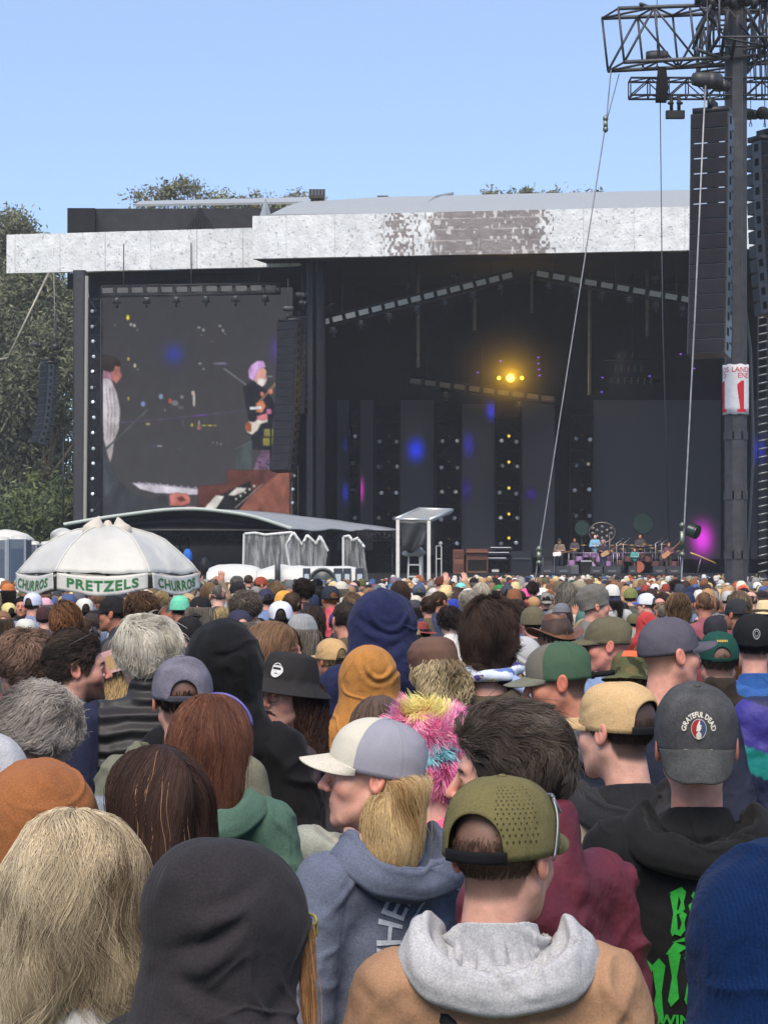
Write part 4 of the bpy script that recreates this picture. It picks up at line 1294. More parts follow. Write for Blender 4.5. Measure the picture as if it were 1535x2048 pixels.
def scr_poly(pts, col, col2=None):
    px_, py_ = [p[0] for p in pts], [p[1] for p in pts]
    ins = np.zeros(CX.shape, bool); n = len(pts)
    for k in range(n):
        x0, y0, x1, y1 = px_[k], py_[k], px_[(k + 1) % n], py_[(k + 1) % n]
        if y0 == y1: continue
        ins ^= ((y0 > CYy) != (y1 > CYy)) & (CX < (x1 - x0) * (CYy - y0) / (y1 - y0) + x0)
    big = (max(px_) - min(px_)) > 300
    put(ins, col, col2, min(py_), max(py_), .03 if big else .14)
def scr_line(pts, w, col):
    for (x0, y0), (x1, y1) in zip(pts[:-1], pts[1:]):
        L2 = (x1 - x0) ** 2 + (y1 - y0) ** 2; t = np.clip(((CX - x0) * (x1 - x0) + (CYy - y0) * (y1 - y0)) / L2, 0, 1)
        put(np.hypot(CX - x0 - t * (x1 - x0), CYy - y0 - t * (y1 - y0)) < w / 2, col)
def scr_ell(cx, cy, rx, ry, col, a0=0, n=14):
    put(((CX - cx) / max(rx, 1.2)) ** 2 + ((CYy - cy) / max(ry, 1.2)) ** 2 < 1, col)
BGc = (66, 65, 68)
CAN[:] = (50, 50, 53); scr_poly([(200, 570), (590, 570), (590, 1055), (200, 1055)], (64, 63, 67), (76, 75, 77))
def scr_glow(cx, cy, rx, ry, col):
    m = np.exp(-(((CX - cx) / rx) ** 2 + ((CYy - cy) / ry) ** 2) * 3)[..., None]
    CAN[:] = CAN * (1 - m) + np.array(col, F32) * m
scr_glow(348, 708, 30, 34, (58, 66, 150)); scr_glow(556, 700, 24, 40, (92, 66, 150))
for x, y, rx, ry, c in ((256, 635, 3.5, 5.5, (225, 205, 70)), (230, 650, 2, 3, (150, 150, 140)), (262, 649, 2.5, 4, (170, 170, 165)), (269, 651, 2.5, 4, (190, 190, 185)), (275, 660, 2, 2, (170, 170, 165)), (257, 718, 3, 4, (200, 185, 110)), (270, 731, 2.5, 5, (215, 205, 160)), (276, 739, 2, 2, (160, 160, 150)), (257, 797, 2, 4, (200, 185, 90)),
                        (398, 655, 4, 3, (150, 152, 150)), (407, 660, 2.5, 4, (160, 162, 160)), (403, 670, 2, 2, (160, 160, 160)), (440, 652, 4, 3, (150, 152, 150)), (446, 661, 3, 4, (165, 166, 164)), (450, 668, 2, 2, (190, 190, 188)), (425, 683, 4, 1.5, (110, 110, 112)), (400, 727, 4, 3, (150, 150, 150)), (407, 738, 2, 3, (190, 190, 186)), (440, 727, 15, 3, (120, 112, 140)),
                        (322, 793, 5, 6, (130, 150, 180)), (340, 802, 4, 6, (190, 90, 80)), (350, 806, 8, 6, (120, 118, 124)), (364, 794, 4, 4, (140, 140, 142)), (286, 808, 5, 6, (120, 135, 180)), (362, 815, 7, 4, (96, 98, 104)), (388, 800, 3, 14, (188, 180, 176)), (386, 786, 4, 5, (190, 170, 160)), (398, 848, 2, 8, (190, 186, 182)), (398, 855, 5, 6, (150, 110, 100)), (384, 850, 3, 4, (200, 180, 60)), (408, 851, 5, 2, (190, 180, 70)), (420, 851, 5, 2, (200, 185, 80)), (430, 851, 4, 2, (170, 160, 80)), (296, 848, 5, 3, (170, 160, 110)), (319, 892, 6, 2, (180, 160, 170)), (308, 892, 3, 2, (90, 90, 160)), (330, 820, 2, 4, (140, 140, 140)), (434, 886, 1.5, 2.5, (190, 190, 190)), (426, 885, 1.5, 2.5, (170, 170, 170)), (442, 888, 1.5, 2.5, (190, 190, 190)), (358, 898, 8, 1.5, (104, 104, 106))):
    scr_ell(x, y, rx, ry, c, 0, 8)
for x in (342, 353, 365): scr_poly([(x, 840), (x + 3, 840), (x + 3, 856), (x, 856)], (92, 92, 100))
# the player at the left edge
scr_poly([(206, 905), (222, 930), (236, 960), (262, 985), (300, 1000), (330, 990), (338, 1015), (300, 1040), (206, 1046)], (70, 74, 78), (62, 64, 68))
scr_poly([(206, 758), (212, 752), (224, 762), (234, 786), (241, 820), (238, 858), (228, 884), (226, 906), (221, 926), (214, 905), (208, 880), (206, 850)], (206, 198, 206), (176, 168, 168))
for x0 in (212, 219, 226): scr_line([(x0, 775), (x0 + 5, 820), (x0 + 2, 880)], 1.4, (168, 160, 170))
scr_poly([(206, 735), (218, 738), (224, 752), (228, 764), (216, 757), (206, 757)], (176, 130, 150))
scr_poly([(219, 736), (240, 730), (241, 742), (245, 752), (240, 760), (232, 768), (224, 756)], (178, 116, 106))
scr_poly([(206, 708), (225, 712), (240, 722), (242, 732), (232, 734), (226, 742), (220, 744), (206, 740)], (58, 50, 48))
scr_ell(232, 736, 3, 5, (196, 130, 116), .2, 8)
scr_line([(207, 903), (297, 818)], 4, (92, 96, 98)); scr_line([(240, 845), (330, 838), (415, 829), (500, 820)], 3.2, (96, 86, 108)); scr_line([(385, 832), (415, 829)], 2.5, (130, 80, 170)); scr_line([(448, 737), (490, 768), (510, 785)], 3.4, (126, 126, 130))
scr_poly([(206, 930), (230, 965), (210, 1000)], (76, 82, 86))
# the guitarist
scr_poly([(486, 775), (500, 764), (520, 766), (540, 792), (552, 812), (545, 850), (540, 900), (505, 900), (500, 850), (492, 815)], (44, 44, 52))
scr_poly([(507, 760), (505, 748), (513, 736), (527, 734), (533, 742), (532, 752), (535, 758), (531, 764), (526, 771), (514, 768)], (216, 160, 148))
scr_poly([(498, 756), (496, 742), (502, 730), (514, 722), (527, 722), (532, 734), (524, 736), (516, 741), (511, 752), (507, 762)], (200, 160, 214))
scr_poly([(515, 757), (526, 757), (534, 759), (531, 768), (524, 774), (515, 768)], (226, 216, 214))
scr_line([(518, 804), (556, 762)], 4.5, (150, 120, 96)); scr_ell(541, 783, 5, 6, (214, 140, 120)); scr_ell(524, 788, 4, 5, (214, 130, 110)); scr_ell(538, 753, 8, 2, (150, 145, 150))
scr_poly([(512, 806), (526, 800), (532, 812), (524, 826), (512, 824)], (196, 124, 92)); scr_poly([(500, 814), (524, 812), (524, 818), (500, 820)], (220, 224, 226))
scr_poly([(490, 850), (497, 842), (508, 844), (520, 834), (535, 836), (536, 844), (522, 848), (516, 860), (504, 870), (494, 864)], (222, 212, 204)); scr_poly([(490, 850), (497, 843), (503, 850), (502, 864), (494, 862)], (164, 92, 62))
scr_poly([(514, 832), (534, 826), (536, 838), (524, 842), (514, 838)], (214, 130, 140)); scr_ell(538, 823, 6, 6, (190, 110, 150))
scr_poly([(472, 900), (505, 882), (505, 942), (470, 942)], (76, 84, 86)); scr_line([(470, 899), (504, 882)], 2, (120, 124, 126))
scr_poly([(528, 858), (568, 858), (570, 872), (527, 874)], (126, 124, 70)); scr_poly([(526, 876), (571, 876), (572, 890), (525, 892)], (146, 142, 66))
scr_poly([(522, 900), (574, 900), (576, 944), (504, 944)], (120, 96, 122))
for i in range(60):
    a_, b_ = rs.uniform(510, 572), rs.uniform(903, 941); scr_ell(a_, b_, rs.uniform(1, 3), rs.uniform(.8, 2), [(190, 140, 190), (84, 62, 92), (170, 110, 120), (60, 56, 70)][rs.randint(4)], 0, 6)
scr_line([(542, 850), (541, 944)], 3.5, (34, 34, 38))
# organ, keys, hand
scr_poly([(396, 1030), (396, 972), (454, 967), (454, 940), (570, 940), (500, 1030)], (104, 66, 60), (86, 54, 48))
scr_poly([(462, 1046), (468, 1018), (574, 932), (584, 940), (584, 1046)], (152, 96, 82), (132, 84, 72))
scr_poly([(420, 1040), (440, 990), (500, 962), (505, 985), (470, 1030)], (40, 40, 42))
scr_poly([(264, 966), (300, 966), (395, 978), (396, 990), (310, 986), (280, 978)], (210, 204, 216))
for i in range(9): scr_poly([(272 + i * 14, 967 + i * 1.2), (280 + i * 14, 962 + i * 1.3), (284 + i * 14, 968 + i * 1.3)], (170, 160, 178))
scr_poly([(396, 1030), (432, 990), (449, 992), (424, 1030)], (222, 216, 210)); scr_poly([(456, 990), (474, 974), (494, 976), (488, 984), (468, 992)], (214, 208, 202))
for i in range(5): scr_ell(472 + i * 9, 998 - i * 6.5, 3, 3, (210, 206, 200), 0, 8)
scr_line([(470, 1016), (525, 968)], 2, (200, 180, 170))
scr_poly([(338, 990), (352, 985), (374, 987), (381, 996), (380, 1006), (366, 1012), (340, 1012)], (206, 130, 122), (186, 108, 100)); scr_poly([(354, 996), (364, 992), (372, 1000), (362, 1004)], (120, 62, 58)); scr_poly([(372, 1012), (392, 1013), (390, 1018), (372, 1018)], (224, 160, 150))
CAN = blur(CAN, 1)
CAN = CAN * (.96 + .06 * (CX % 4 < 2))[..., None] 
vl = np.vectorize(lin)(np.arange(256) * 1.0).astype(F32)
TT = vl[np.clip(CAN, 0, 255).astype(int)]
PP_ = np.stack([(CX - 767.5) / FPX * (SY - .01), np.full(CX.shape, SY - .01), CAMZ - (CYy - HOR) / FPX * (SY - .01)], -1)
pic = Geo(); surf(pic, PP_.astype(F32), tint=TT.reshape(-1, 3))
pic.xf(tr(so)).obj('picture', M['screen'], scr, smooth=False)

# ------------------------------------------------------------------ line arrays, hoists
def line_array(label, top, n, w, h, d, yaw, curve, name_grp='hanging columns of black speakers', slots=False, Ycol=(26, 26, 28)):
    t = thing('line_array', label, 'speaker array', tuple(top), R(yaw), name_grp)
    y = z = 0.0; a = R(2)
    g = Geo(); boxg(g, (0, 0, .1), (w * .96, d * .8, .14)); boxg(g, (0, 0, .28), (.12, d * .9, .24)); g.obj('fly_frame', M['steel'], t, rgb(40, 40, 44))
    side = [[], []]
    for i in range(n):
        a += R(curve[0] + (curve[1] - curve[0]) * (i / max(1, n - 1)) ** 2)
        m = np.array(Matrix.Rotation(-a, 4, 'X'))
        c = np.array((0, y, z)) + m[:3, :3] @ np.array((0, 0, -h / 2))
        g = Geo()
        # wedge cabinet: front a little taller than the back, recessed grille, handles
        hf, hb = h * .47, h * .40
        V = np.array([(-w / 2, -d / 2, -hf), (w / 2, -d / 2, -hf), (w / 2, d / 2, -hb), (-w / 2, d / 2, -hb), (-w / 2, -d / 2, hf), (w / 2, -d / 2, hf), (w / 2, d / 2, hb), (-w / 2, d / 2, hb)])
        g.add(V, np.array([(0, 3, 2, 1), (4, 5, 6, 7), (0, 1, 5, 4), (1, 2, 6, 5), (2, 3, 7, 6), (3, 0, 4, 7)]))
        cab = g.xf(tr(c) @ m).obj('speaker_cabinet', M['plastic'], t, rgb(*Ycol), smooth=False)
        g = Geo(); boxg(g, (0, -d / 2 - .004, 0), (w * .95, .02, h * .80)); g.xf(tr(c) @ m).obj('grille', M['black'], cab, rgb(Ycol[0] + 8, Ycol[1] + 8, Ycol[2] + 12), smooth=False)
        g = Geo()
        for s in (-1, 1):
            g = Geo(); boxg(g, (s * (w / 2 + .012), -d * .18, 0), (.024, d * .5, h * .99)); g.xf(tr(c) @ m).obj('rigging_plate', M['alu'], cab, rgb(82, 82, 86), smooth=False)
            g = Geo(); boxg(g, (s * (w / 2 + .026), -d * .16, h * .05), (.02, d * .2, h * .5)); g.xf(tr(c) @ m).obj('rigging_slot', M['black'], cab, rgb(16, 16, 18), smooth=False)
        if slots and i in slots:  # pale solid strips stand in for daylight showing between cabinets
            g = Geo(); boxg(g, (-w * .22, -d / 2 - .008, h * .485), (w * .36, .02, .022)); boxg(g, (w * .36, -d / 2 - .008, h * .485), (w * .16, .02, .022))
            g.xf(tr(c) @ m).obj('painted_light_gap', M['alu'], cab, rgb(190, 200, 215), smooth=False)
        e = np.array((0, y, z)) + m[:3, :3] @ np.array((0, 0, -h)); y, z = e[1], e[2]
    return t
def hoist(p, label, s=1.0, rz=0):
    t = thing('chain_hoist', label, 'chain hoist', tuple(p), R(rz), 'chain hoists'); t.scale = (s,) * 3
    g = Geo(); lathe(g, [(.02, -.30), (.12, -.29), (.15, -.15), (.15, .15), (.13, .28), (.02, .30)], (0, 0, 0), 12, axis='x'); boxg(g, (.06, 0, -.02), (.16, .36, .24)); g.obj('motor', M['steel'], t, rgb(66, 66, 68))
    g = Geo(); u = np.linspace(-.6, 3.9, 14); tubes(g, np.stack([.06 * np.cos(u), 0 * u, -.34 + .07 * np.sin(u)], -1), .016, 6); rod(g, (0, 0, -.26), (0, 0, -.14), .02); g.obj('hook', M['alu'], t, rgb(90, 90, 94))
    g = Geo(); rod(g, (0, 0, .1), (0, 0, 1.6), .012, 5); g.obj('chain', M['alu'], t, rgb(80, 82, 86))
    return t
line_array('tall black speaker column hanging between the video screen and the stage', at(580, 645, 99), 18, 1.05, .405, .7, -28, (.1, 1.6))
line_array('curved black speaker column hanging in front of the trees at the far left', at(99, 730, 104), 12, .85, .345, .62, -55, (.3, 4.2))
line_array('second black speaker column hung just behind the one over the video screen', at(603, 640, 103), 12, .9, .40, .7, -28, (.1, .6))
for i, (px, py, Y_, s, w_) in enumerate(((576, 617, 99, .9, 'above the tall speaker column'), (603, 590, 101, 1.0, 'right of the video screen truss'), (606, 606, 101, .8, 'under the larger hoist by the pillars'), (75, 690, 104, .9, 'over the far left speakers, in front of the trees'), (113, 694, 104, 1.1, 'beside the far left speakers'), (815, 570, 103, .8, 'over the left gable truss'), (910, 552, 103, .8, 'over the middle of the left gable truss'), (660, 608, 103, .8, 'at the foot of the gable truss'), (1310, 555, 103, .8, 'over the right gable truss'))):
    hoist(at(px, py, Y_), 'small grey chain hoist ' + w_, s, 20 * i)
# cables at the left
for (a_, b_, r_, lab, col_) in ((at(98, 545, 104), at(16, 716, 103), .06, 'pale stay cable slanting down in front of the trees', (160, 154, 140)), (at(108, 545, 104), at(111, 690, 104), .03, 'thin hoist cable dropping to the far left speakers', (130, 128, 122)), (at(127, 880, 104), at(127, 1075, 104), .05, 'black cable hanging below the far left speakers', (30, 30, 32)), (at(16, 716, 103), at(-40, 726, 103), .06, 'pale cable leaving the picture at the left edge', (160, 154, 140))):
    tag(rod(Geo(), a_, b_, r_, 6).obj('cable', M['steel'], None, rgb(*col_)), lab, 'cable')

# ------------------------------------------------------------------ instruments
FL = 1.83
def crate(name, label, cat, x0, x1, y0, Y_, d, mat, col, parts=()):
    b = at(x0, y0, Y_); c = at(x1, y0, Y_); h = b[2] - FL
    t = thing(name, label, cat, ((b[0] + c[0]) / 2, Y_, FL)); w = c[0] - b[0]
    g = Geo(); boxg(g, (0, 0, h / 2), (w, d, h), bev=min(.04, w * .1)); g.obj('case', M[mat], t, rgb(*col), smooth=False)
    for (nm, bx, bs, mt, cl) in parts:
        g = Geo(); boxg(g, (bx[0] * w, -d / 2 - .01 + bx[1], bx[2] * h), (bs[0] * w, bs[1], bs[2] * h)); g.obj(nm, M[mt], t, rgb(*cl), smooth=False)
    return t
crate('speaker_cabinet', 'tall brown wooden rotary speaker cabinet beside the organ', 'speaker', 905, 927, 1099, 103, .6, 'wood', (122, 76, 60), [('louvre', (0, 0, .78), (.8, .04, .3), 'wood', (92, 56, 44)), ('louvre', (0, 0, .25), (.8, .04, .3), 'wood', (92, 56, 44))])
o = crate('organ', 'brown wooden organ console on legs at the left of the stage', 'organ', 931, 975, 1098, 103, .7, 'wood', (112, 70, 54), [('opening', (0, .0, .30), (.86, .03, .52), 'black', (26, 24, 24)), ('music_ledge', (0, -.1, .88), (1.02, .2, .06), 'wood', (128, 82, 64)), ('pedal_board', (0, -.2, .06), (.8, .4, .08), 'wood', (110, 74, 58))])
t = thing('keyboard_stand', 'black keyboards stacked on a stand right of the brown organ', 'keyboard', (X(1000, 103), 103, FL))
for i, (zz_, w_) in enumerate(((1.25, 1.2), (1.0, 1.2), (.72, 1.1))):
    g = Geo(); boxg(g, (-.1 * i, -.1, zz_), (w_, .35, .1)); kb = g.obj('keyboard', M['plastic'], t, rgb(40, 40, 44), smooth=False)
    g = Geo(); boxg(g, (-.1 * i, -.24, zz_ + .055), (w_ * .85, .14, .03)); g.obj('keys', M['plastic'], kb, rgb(225, 225, 228), smooth=False)
g = Geo(); bars(g, [((-.5, 0, 0), (.4, 0, 1.2)), ((.5, 0, 0), (-.4, 0, 1.2)), ((-.5, .3, 0), (.4, .3, 1.2))], .03); g.obj('stand', M['steel'], t, rgb(50, 50, 54))
crate('piano', 'long black piano behind the keyboards, left of the guitarist', 'piano', 1018, 1062, 1102, 105, 1.4, 'plastic', (26, 26, 30), [('keyboard', (0, -.1, .66), (.8, .12, .08), 'plastic', (60, 60, 64))])
crate('road_case', 'small case with two white panels below the keyboards', 'case', 981, 998, 1137, 101, .4, 'black', (60, 60, 62), [('panel', (0, 0, .55), (.8, .03, .45), 'plastic', (190, 188, 186))])
crate('amplifier', 'black guitar amplifier with pale edges left of the guitarist', 'amplifier', 1083, 1108, 1114, 104, .5, 'black', (34, 34, 38), [('edge', (-.47, 0, .5), (.05, .03, 1), 'alu', (140, 140, 142)), ('edge', (.47, 0, .5), (.05, .03, 1), 'alu', (140, 140, 142)), ('grille', (0, 0, .45), (.7, .02, .6), 'black', (54, 54, 58)), ('panel', (0, 0, .12), (.7, .03, .12), 'plastic', (170, 170, 172))])
crate('amplifier', 'low grey amplifier on the floor in front of the drums', 'amplifier', 1130, 1155, 1130, 102.5, .6, 'black', (104, 104, 108), [('grille', (0, 0, .5), (.85, .03, .6), 'black', (84, 84, 88))])
crate('amplifier', 'black amplifier with a pale top right of the low grey one', 'amplifier', 1158, 1182, 1120, 103, .6, 'black', (30, 30, 34), [('top_panel', (0, 0, .92), (.9, .03, .12), 'plastic', (150, 150, 156))])
for i, (x0, x1) in enumerate(((1080, 1106), (1110, 1140), (1178, 1203), (1206, 1238), (1304, 1328), (1332, 1360), (1255, 1270))):
    w = X(x1, 100.5) - X(x0, 100.5)
    t = thing('floor_monitor', ORD[i] + ' wedge monitor from the left along the stage edge', 'stage monitor', ((X(x0, 100.5) + X(x1, 100.5)) / 2, 100.5, FL), 0, 'wedge monitors along the stage edge')
    g = Geo(); V = np.array([(-w / 2, -.25, 0), (w / 2, -.25, 0), (w / 2, .3, 0), (-w / 2, .3, 0), (-w / 2, -.25, .36), (w / 2, -.25, .36), (w / 2, .3, .08), (-w / 2, .3, .08)])
    g.add(V, np.array([(0, 3, 2, 1), (4, 5, 6, 7), (0, 1, 5, 4), (1, 2, 6, 5), (2, 3, 7, 6), (3, 0, 4, 7)])); g.obj('cabinet', M['black'], t, rgb(66, 68, 72), smooth=False)
    g = Geo(); boxg(g, (0, -.255, .12), (w * .5, .02, .08)); g.obj('handle', M['plastic'], t, rgb(110, 110, 112), smooth=False)
def drumg(c, r, h, axis='y', n=20):
    g = Geo(); lathe(g, [(.001, -h / 2), (r * .96, -h / 2), (r, -h / 2 + .01), (r, h / 2 - .01), (r * .96, h / 2), (.001, h / 2)], c, n, axis=axis)
    return g
def drumkit(cx, Y_, label, cols):
    t = thing('drum_kit', label, 'drum kit', (X(cx, Y_), Y_, FL))
    drumg((0, 0, .32), .3, .4).obj('bass_drum', M['plastic'], t, rgb(*cols[0]), smooth=False)
    for s, r, z in ((-.55, .19, .75), (.5, .2, .72), (-.2, .16, .95), (.22, .16, .95), (.9, .22, .5), (-.95, .2, .55)):
        drumg((s, -.05, z), r, .25, 'z').obj('tom', M['plastic'], t, rgb(*cols[1]), smooth=False)
    for s, z, r in ((-.8, 1.25, .24), (.75, 1.3, .26), (-.3, 1.45, .2), (.35, 1.5, .22), (1.15, 1.15, .2)):
        g = Geo(); lathe(g, [(.001, .04), (.05, .035), (r, 0), (r, -.006)], (s, .1, z), 20); g.obj('cymbal', M['alu'], t, rgb(150, 130, 80))
        g = Geo(); rod(g, (s, .1, 0), (s, .1, z), .014, 5); g.obj('stand', M['alu'], t, rgb(130, 130, 134))
    g = Geo(); bars(g, [((-1.1, -.25, 1.05), (1.2, -.25, 1.05)), ((-1.1, -.25, 0), (-1.1, -.25, 1.05)), ((1.2, -.25, 0), (1.2, -.25, 1.05)), ((0, -.25, .6), (0, -.25, 1.05))], .02); g.obj('rack', M['alu'], t, rgb(140, 136, 150))
drumkit(1178, 106, 'drum kit with coloured shells below the round rack of gongs', ((150, 130, 150), (140, 110, 150)))
drumkit(1275, 106, 'drum kit with orange and dark shells below the big green drum', ((150, 84, 60), (90, 60, 54)))
drumkit(1236, 107, 'dark drum kit half hidden between the singer and the right drum kit', ((60, 56, 66), (84, 62, 90)))
drumkit(1312, 106.5, 'dark percussion kit left of the bass player', ((70, 48, 44), (96, 60, 66)))
t = thing('gong_rack', 'round metal rack filled with small pale gongs behind the left drummer', 'gong rack', (X(1203, 109), 109, FL))
q = 109 / FPX
g = Geo(); u = np.linspace(0, 2 * np.pi, 33); c0 = Z(1065, 109) - FL
tubes(g, np.stack([26 * q * np.cos(u), 0 * u, c0 + 20 * q * np.sin(u)], -1), .035, 6); bars(g, [((-.4, 0, 0), (-.4, 0, c0)), ((.4, 0, 0), (.4, 0, c0))], .03); g.obj('hoop', M['alu'], t, rgb(110, 106, 100))
for (a_, b_) in [(0, 0), (-10, 4), (10, 4), (-10, -8), (10, -8), (0, 11), (0, -12), (-19, -2), (19, -2), (-18, 8), (18, 8)]:
    g = Geo(); lathe(g, [(.001, -.05), (.04, -.05), (.055, -.02), (.095, -.01), (.105, .02)], (a_ * q, -.04, c0 + b_ * q), 14, axis='y'); g.obj('gong', M['alu'], t, rgb(120, 118, 112))
for (px, py, r, Y_, lab, rz, rx_) in ((1163, 1056, 15, 110, 'dark green round gong left of the gong rack', 0, 0), (1284, 1047, 20, 110, 'largest dark green round drum above the right drum kit', 0, 0), (1386, 1062, 14, 106, 'tilted green drum at the right in front of the magenta glow', 55, 20)):
    t = thing('green_drum', lab, 'drum', tuple(at(px, py, Y_)), R(rz), 'big green drums'); r_ = r * Y_ / FPX
    t.rotation_euler = (R(rx_), 0, R(rz))
    drumg((0, 0, 0), r_, .28 if rz == 0 else .5).obj('shell', M['plastic'], t, rgb(20, 46, 36), smooth=False)
    g = Geo(); u = np.linspace(0, 2 * np.pi, 25); tubes(g, np.stack([r_ * np.cos(u), 0 * u - .14, r_ * np.sin(u)], -1), .03, 6); g.obj('hoop', M['steel'], t, rgb(22, 44, 36))
    g = Geo(); rod(g, (0, .1, 0), (0, .1, -(Z(py, Y_) - FL)), .03); 
    if rz == 0: g.obj('stand', M['steel'], t, rgb(60, 60, 62))
t = thing('percussion_stand', 'pair of slanted yellow tubes on a stand at the right of the stage', 'percussion', (X(1405, 104), 104, FL))
g = Geo(); rod(g, (-.65, 0, 1.05), (.55, -.1, .55), .04); g.obj('tube', M['plastic'], t, rgb(190, 160, 90)); g = Geo(); rod(g, (-.45, -.1, .98), (.62, -.2, .5), .035); g.obj('tube', M['plastic'], t, rgb(170, 140, 80)); g = Geo(); rod(g, (-.3, 0, 0), (-.1, 0, .85), .03); g.obj('leg', M['alu'], t, rgb(140, 140, 142))
for i, px in enumerate((1232, 1245, 1310, 1322)):
    t = thing('microphone_stand', ORD[i] + ' microphone stand from the left between the drum kits and the bass player', 'mic stand', (X(px, 103), 103, FL), 0, 'microphone stands')
    g = Geo(); rod(g, (0, 0, 0), (0, 0, 1.5), .018); rod(g, (-.3, 0, 1.3), (.3, 0, 1.7), .014); g.obj('stand', M['alu'], t, rgb(120, 120, 124)); g = Geo(); ball(g, (.32, 0, 1.72), .05, 6); g.obj('microphone', M['alu'], t, rgb(60, 60, 62))
def guitar(px, py, Y_, label, col, tilt, s=1.0):
    t = thing('guitar', label, 'guitar', tuple(at(px, py, Y_)), 0); t.rotation_euler = (0, R(tilt), 0); t.scale = (s,) * 3
    a_ = np.linspace(0, 2 * np.pi, 25)[:-1]
    ring = np.stack([.22 * np.cos(a_) + .03, (.15 + .05 * np.cos(2 * a_ + .3)) * np.sin(a_)], 1)
    V = np.concatenate([np.stack([ring[:, 0], 0 * a_ - .025, ring[:, 1]], 1), np.stack([ring[:, 0], 0 * a_ + .025, ring[:, 1]], 1)])
    q_ = np.array([(i, (i + 1) % 24, 24 + (i + 1) % 24, 24 + i) for i in range(24)])
    Geo().add(V, [q_, np.arange(23, -1, -1)[None], np.arange(24, 48)[None]]).obj('guitar_body', M['plastic'], t, rgb(*col), smooth=False)
    g = Geo(); boxg(g, (.55, -.03, 0), (.65, .03, .05)); g.obj('neck', M['wood'], t, rgb(120, 84, 56), smooth=False); g = Geo(); boxg(g, (.93, -.03, 0), (.16, .025, .09)); g.obj('headstock', M['wood'], t, rgb(150, 120, 80), smooth=False)
guitar(1112, 1108, 103.2, 'white electric guitar held by the guitarist at the left', (225, 222, 216), -12)
guitar(1208, 1108, 102.9, 'pale wooden guitar held by the white-haired singer', (176, 140, 100), -32)
guitar(1330, 1110, 102.8, 'natural wood bass guitar held by the bearded bass player', (182, 130, 86), -42, 1.1)
# ------------------------------------------------------------------ tower with the hanging speakers at the right
TY = 55.0
tw = thing('speaker_tower', 'tall grey mast with trussed arms at the right, numbered banner on its shaft', 'speaker tower', (X(1470, TY), TY, 0))
to = np.array((-X(1470, TY), -TY, 0))
zt = Z(-30, TY)
g = Geo(); boxg(g, (0, 0, zt / 2), (.56, .56, zt), bev=.15)
for s in (-1, 1): boxg(g, (s * .12, -.285, zt / 2), (.04, .03, zt))
for zz_ in (2.4, 4.0, 5.6, 7.4): boxg(g, (0, 0, zz_), (.60, .60, .22), bev=.15)
g.obj('mast', M['steel'], tw, rgb(70, 69, 72), smooth=False)
def ttruss(a_, b_, w, h, r, bays, name, col=(74, 74, 78)):
    truss(Geo(), a_, b_, w, h, r, bays)
    g = Geo(); truss(g, np.array(a_) + to, np.array(b_) + to, w, h, r, bays); return g.obj(name, M['steel'], tw, rgb(*col))
ttruss(at(1225, 80, 54), at(1640, 62, 56), 1.0, 1.40, .055, 6, 'main_arm')
ttruss(at(1258, 177, 55), at(1640, 177, 55), .5, .46, .03, 10, 'lower_truss', (58, 58, 62))
ttruss(np.array((X(1470, TY), TY - 1.6, Z(60, TY))), np.array((X(1470, TY), TY + 2.2, Z(60, TY))), 1.4, 1.2, .055, 4, 'cross_arm')
g = Geo()
for px, py, px2, py2 in ((1395, 100, 1455, 122), (1400, 15, 1440, 60), (1280, 8, 1305, 18), (1490, 15, 1530, 90), (1455, 20, 1440, 118), (1475, 30, 1462, 118), (1420, 10, 1385, 98)):
    rod(g, at(px, py, 53.6) + to, at(px2, py2, 54.4) + to, .05, 6)
g.obj('bracing', M['steel'], tw, rgb(66, 66, 70)); g = Geo()
for i in range(10): boxg(g, at(1395 + 14 * i, -6 + (i % 3) * 5, 54) + to, (.16, .3, .3))
g.obj('clamp_row', M['steel'], tw, rgb(60, 60, 64)); g = Geo()
for i in range(9): rod(g, at(1500 + 4 * i, 40 + (i % 2) * 30, 54.6) + to, at(1503 + 4 * i, 120 + (i % 3) * 40, 54.6) + to, .02, 5)
g.obj('cable_bundle', M['steel'], tw, rgb(66, 66, 70))
g = Geo(); a = np.linspace(-2.0, 2.0, 40); zb0, zb1 = Z(828, TY - .35), Z(728, TY - .35)
Pb = np.stack([.335 * np.sin(a)[:, None] + 0 * np.zeros((1, 8)), -.335 * np.cos(a)[:, None] + np.zeros((1, 8)), np.linspace(zb0, zb1, 8)[None] + .012 * np.sin(a * 7)[:, None]], -1)
shell(g, Pb, .012); ban = g.obj('banner', M['vinyl'], tw, rgb(226, 222, 224))
def wraptext(txt, size, ang, z_, col, bold=.0):
    V, F_ = text_geo(txt, size, .05, bold=bold)
    a_ = ang + V[:, 0] / .335
    Geo().add(np.stack([.350 * np.sin(a_), -.350 * np.cos(a_), z_ + V[:, 1]], 1), F_).obj('lettering', M['print_'], ban, rgb(*col))
zc = (zb0 + zb1) / 2
one = poly_geo([[(-.055, -.40), (.055, -.40), (.055, .36), (-.02, .36), (-.13, .26), (-.13, .17), (-.055, .20)], [(-.13, -.40), (.13, -.40), (.13, -.48), (-.13, -.48)]], .05)
for ang in (.34, -1.32):
    a_ = ang + one[0][:, 0] / .335
    Geo().add(np.stack([.352 * np.sin(a_), -.352 * np.cos(a_), zc - .13 + one[0][:, 1]], 1), one[1]).obj('lettering', M['print_'], ban, rgb(206, 52, 66))
wraptext("LANDS", .19, .38, zc + .52, (206, 70, 84), .002); wraptext('DS', .19, -1.05, zc + .52, (206, 70, 84), .002); wraptext('END', .19, .55, zc + .36, (206, 70, 84), .002); wraptext('D', .19, -1.15, zc + .36, (206, 70, 84), .002)
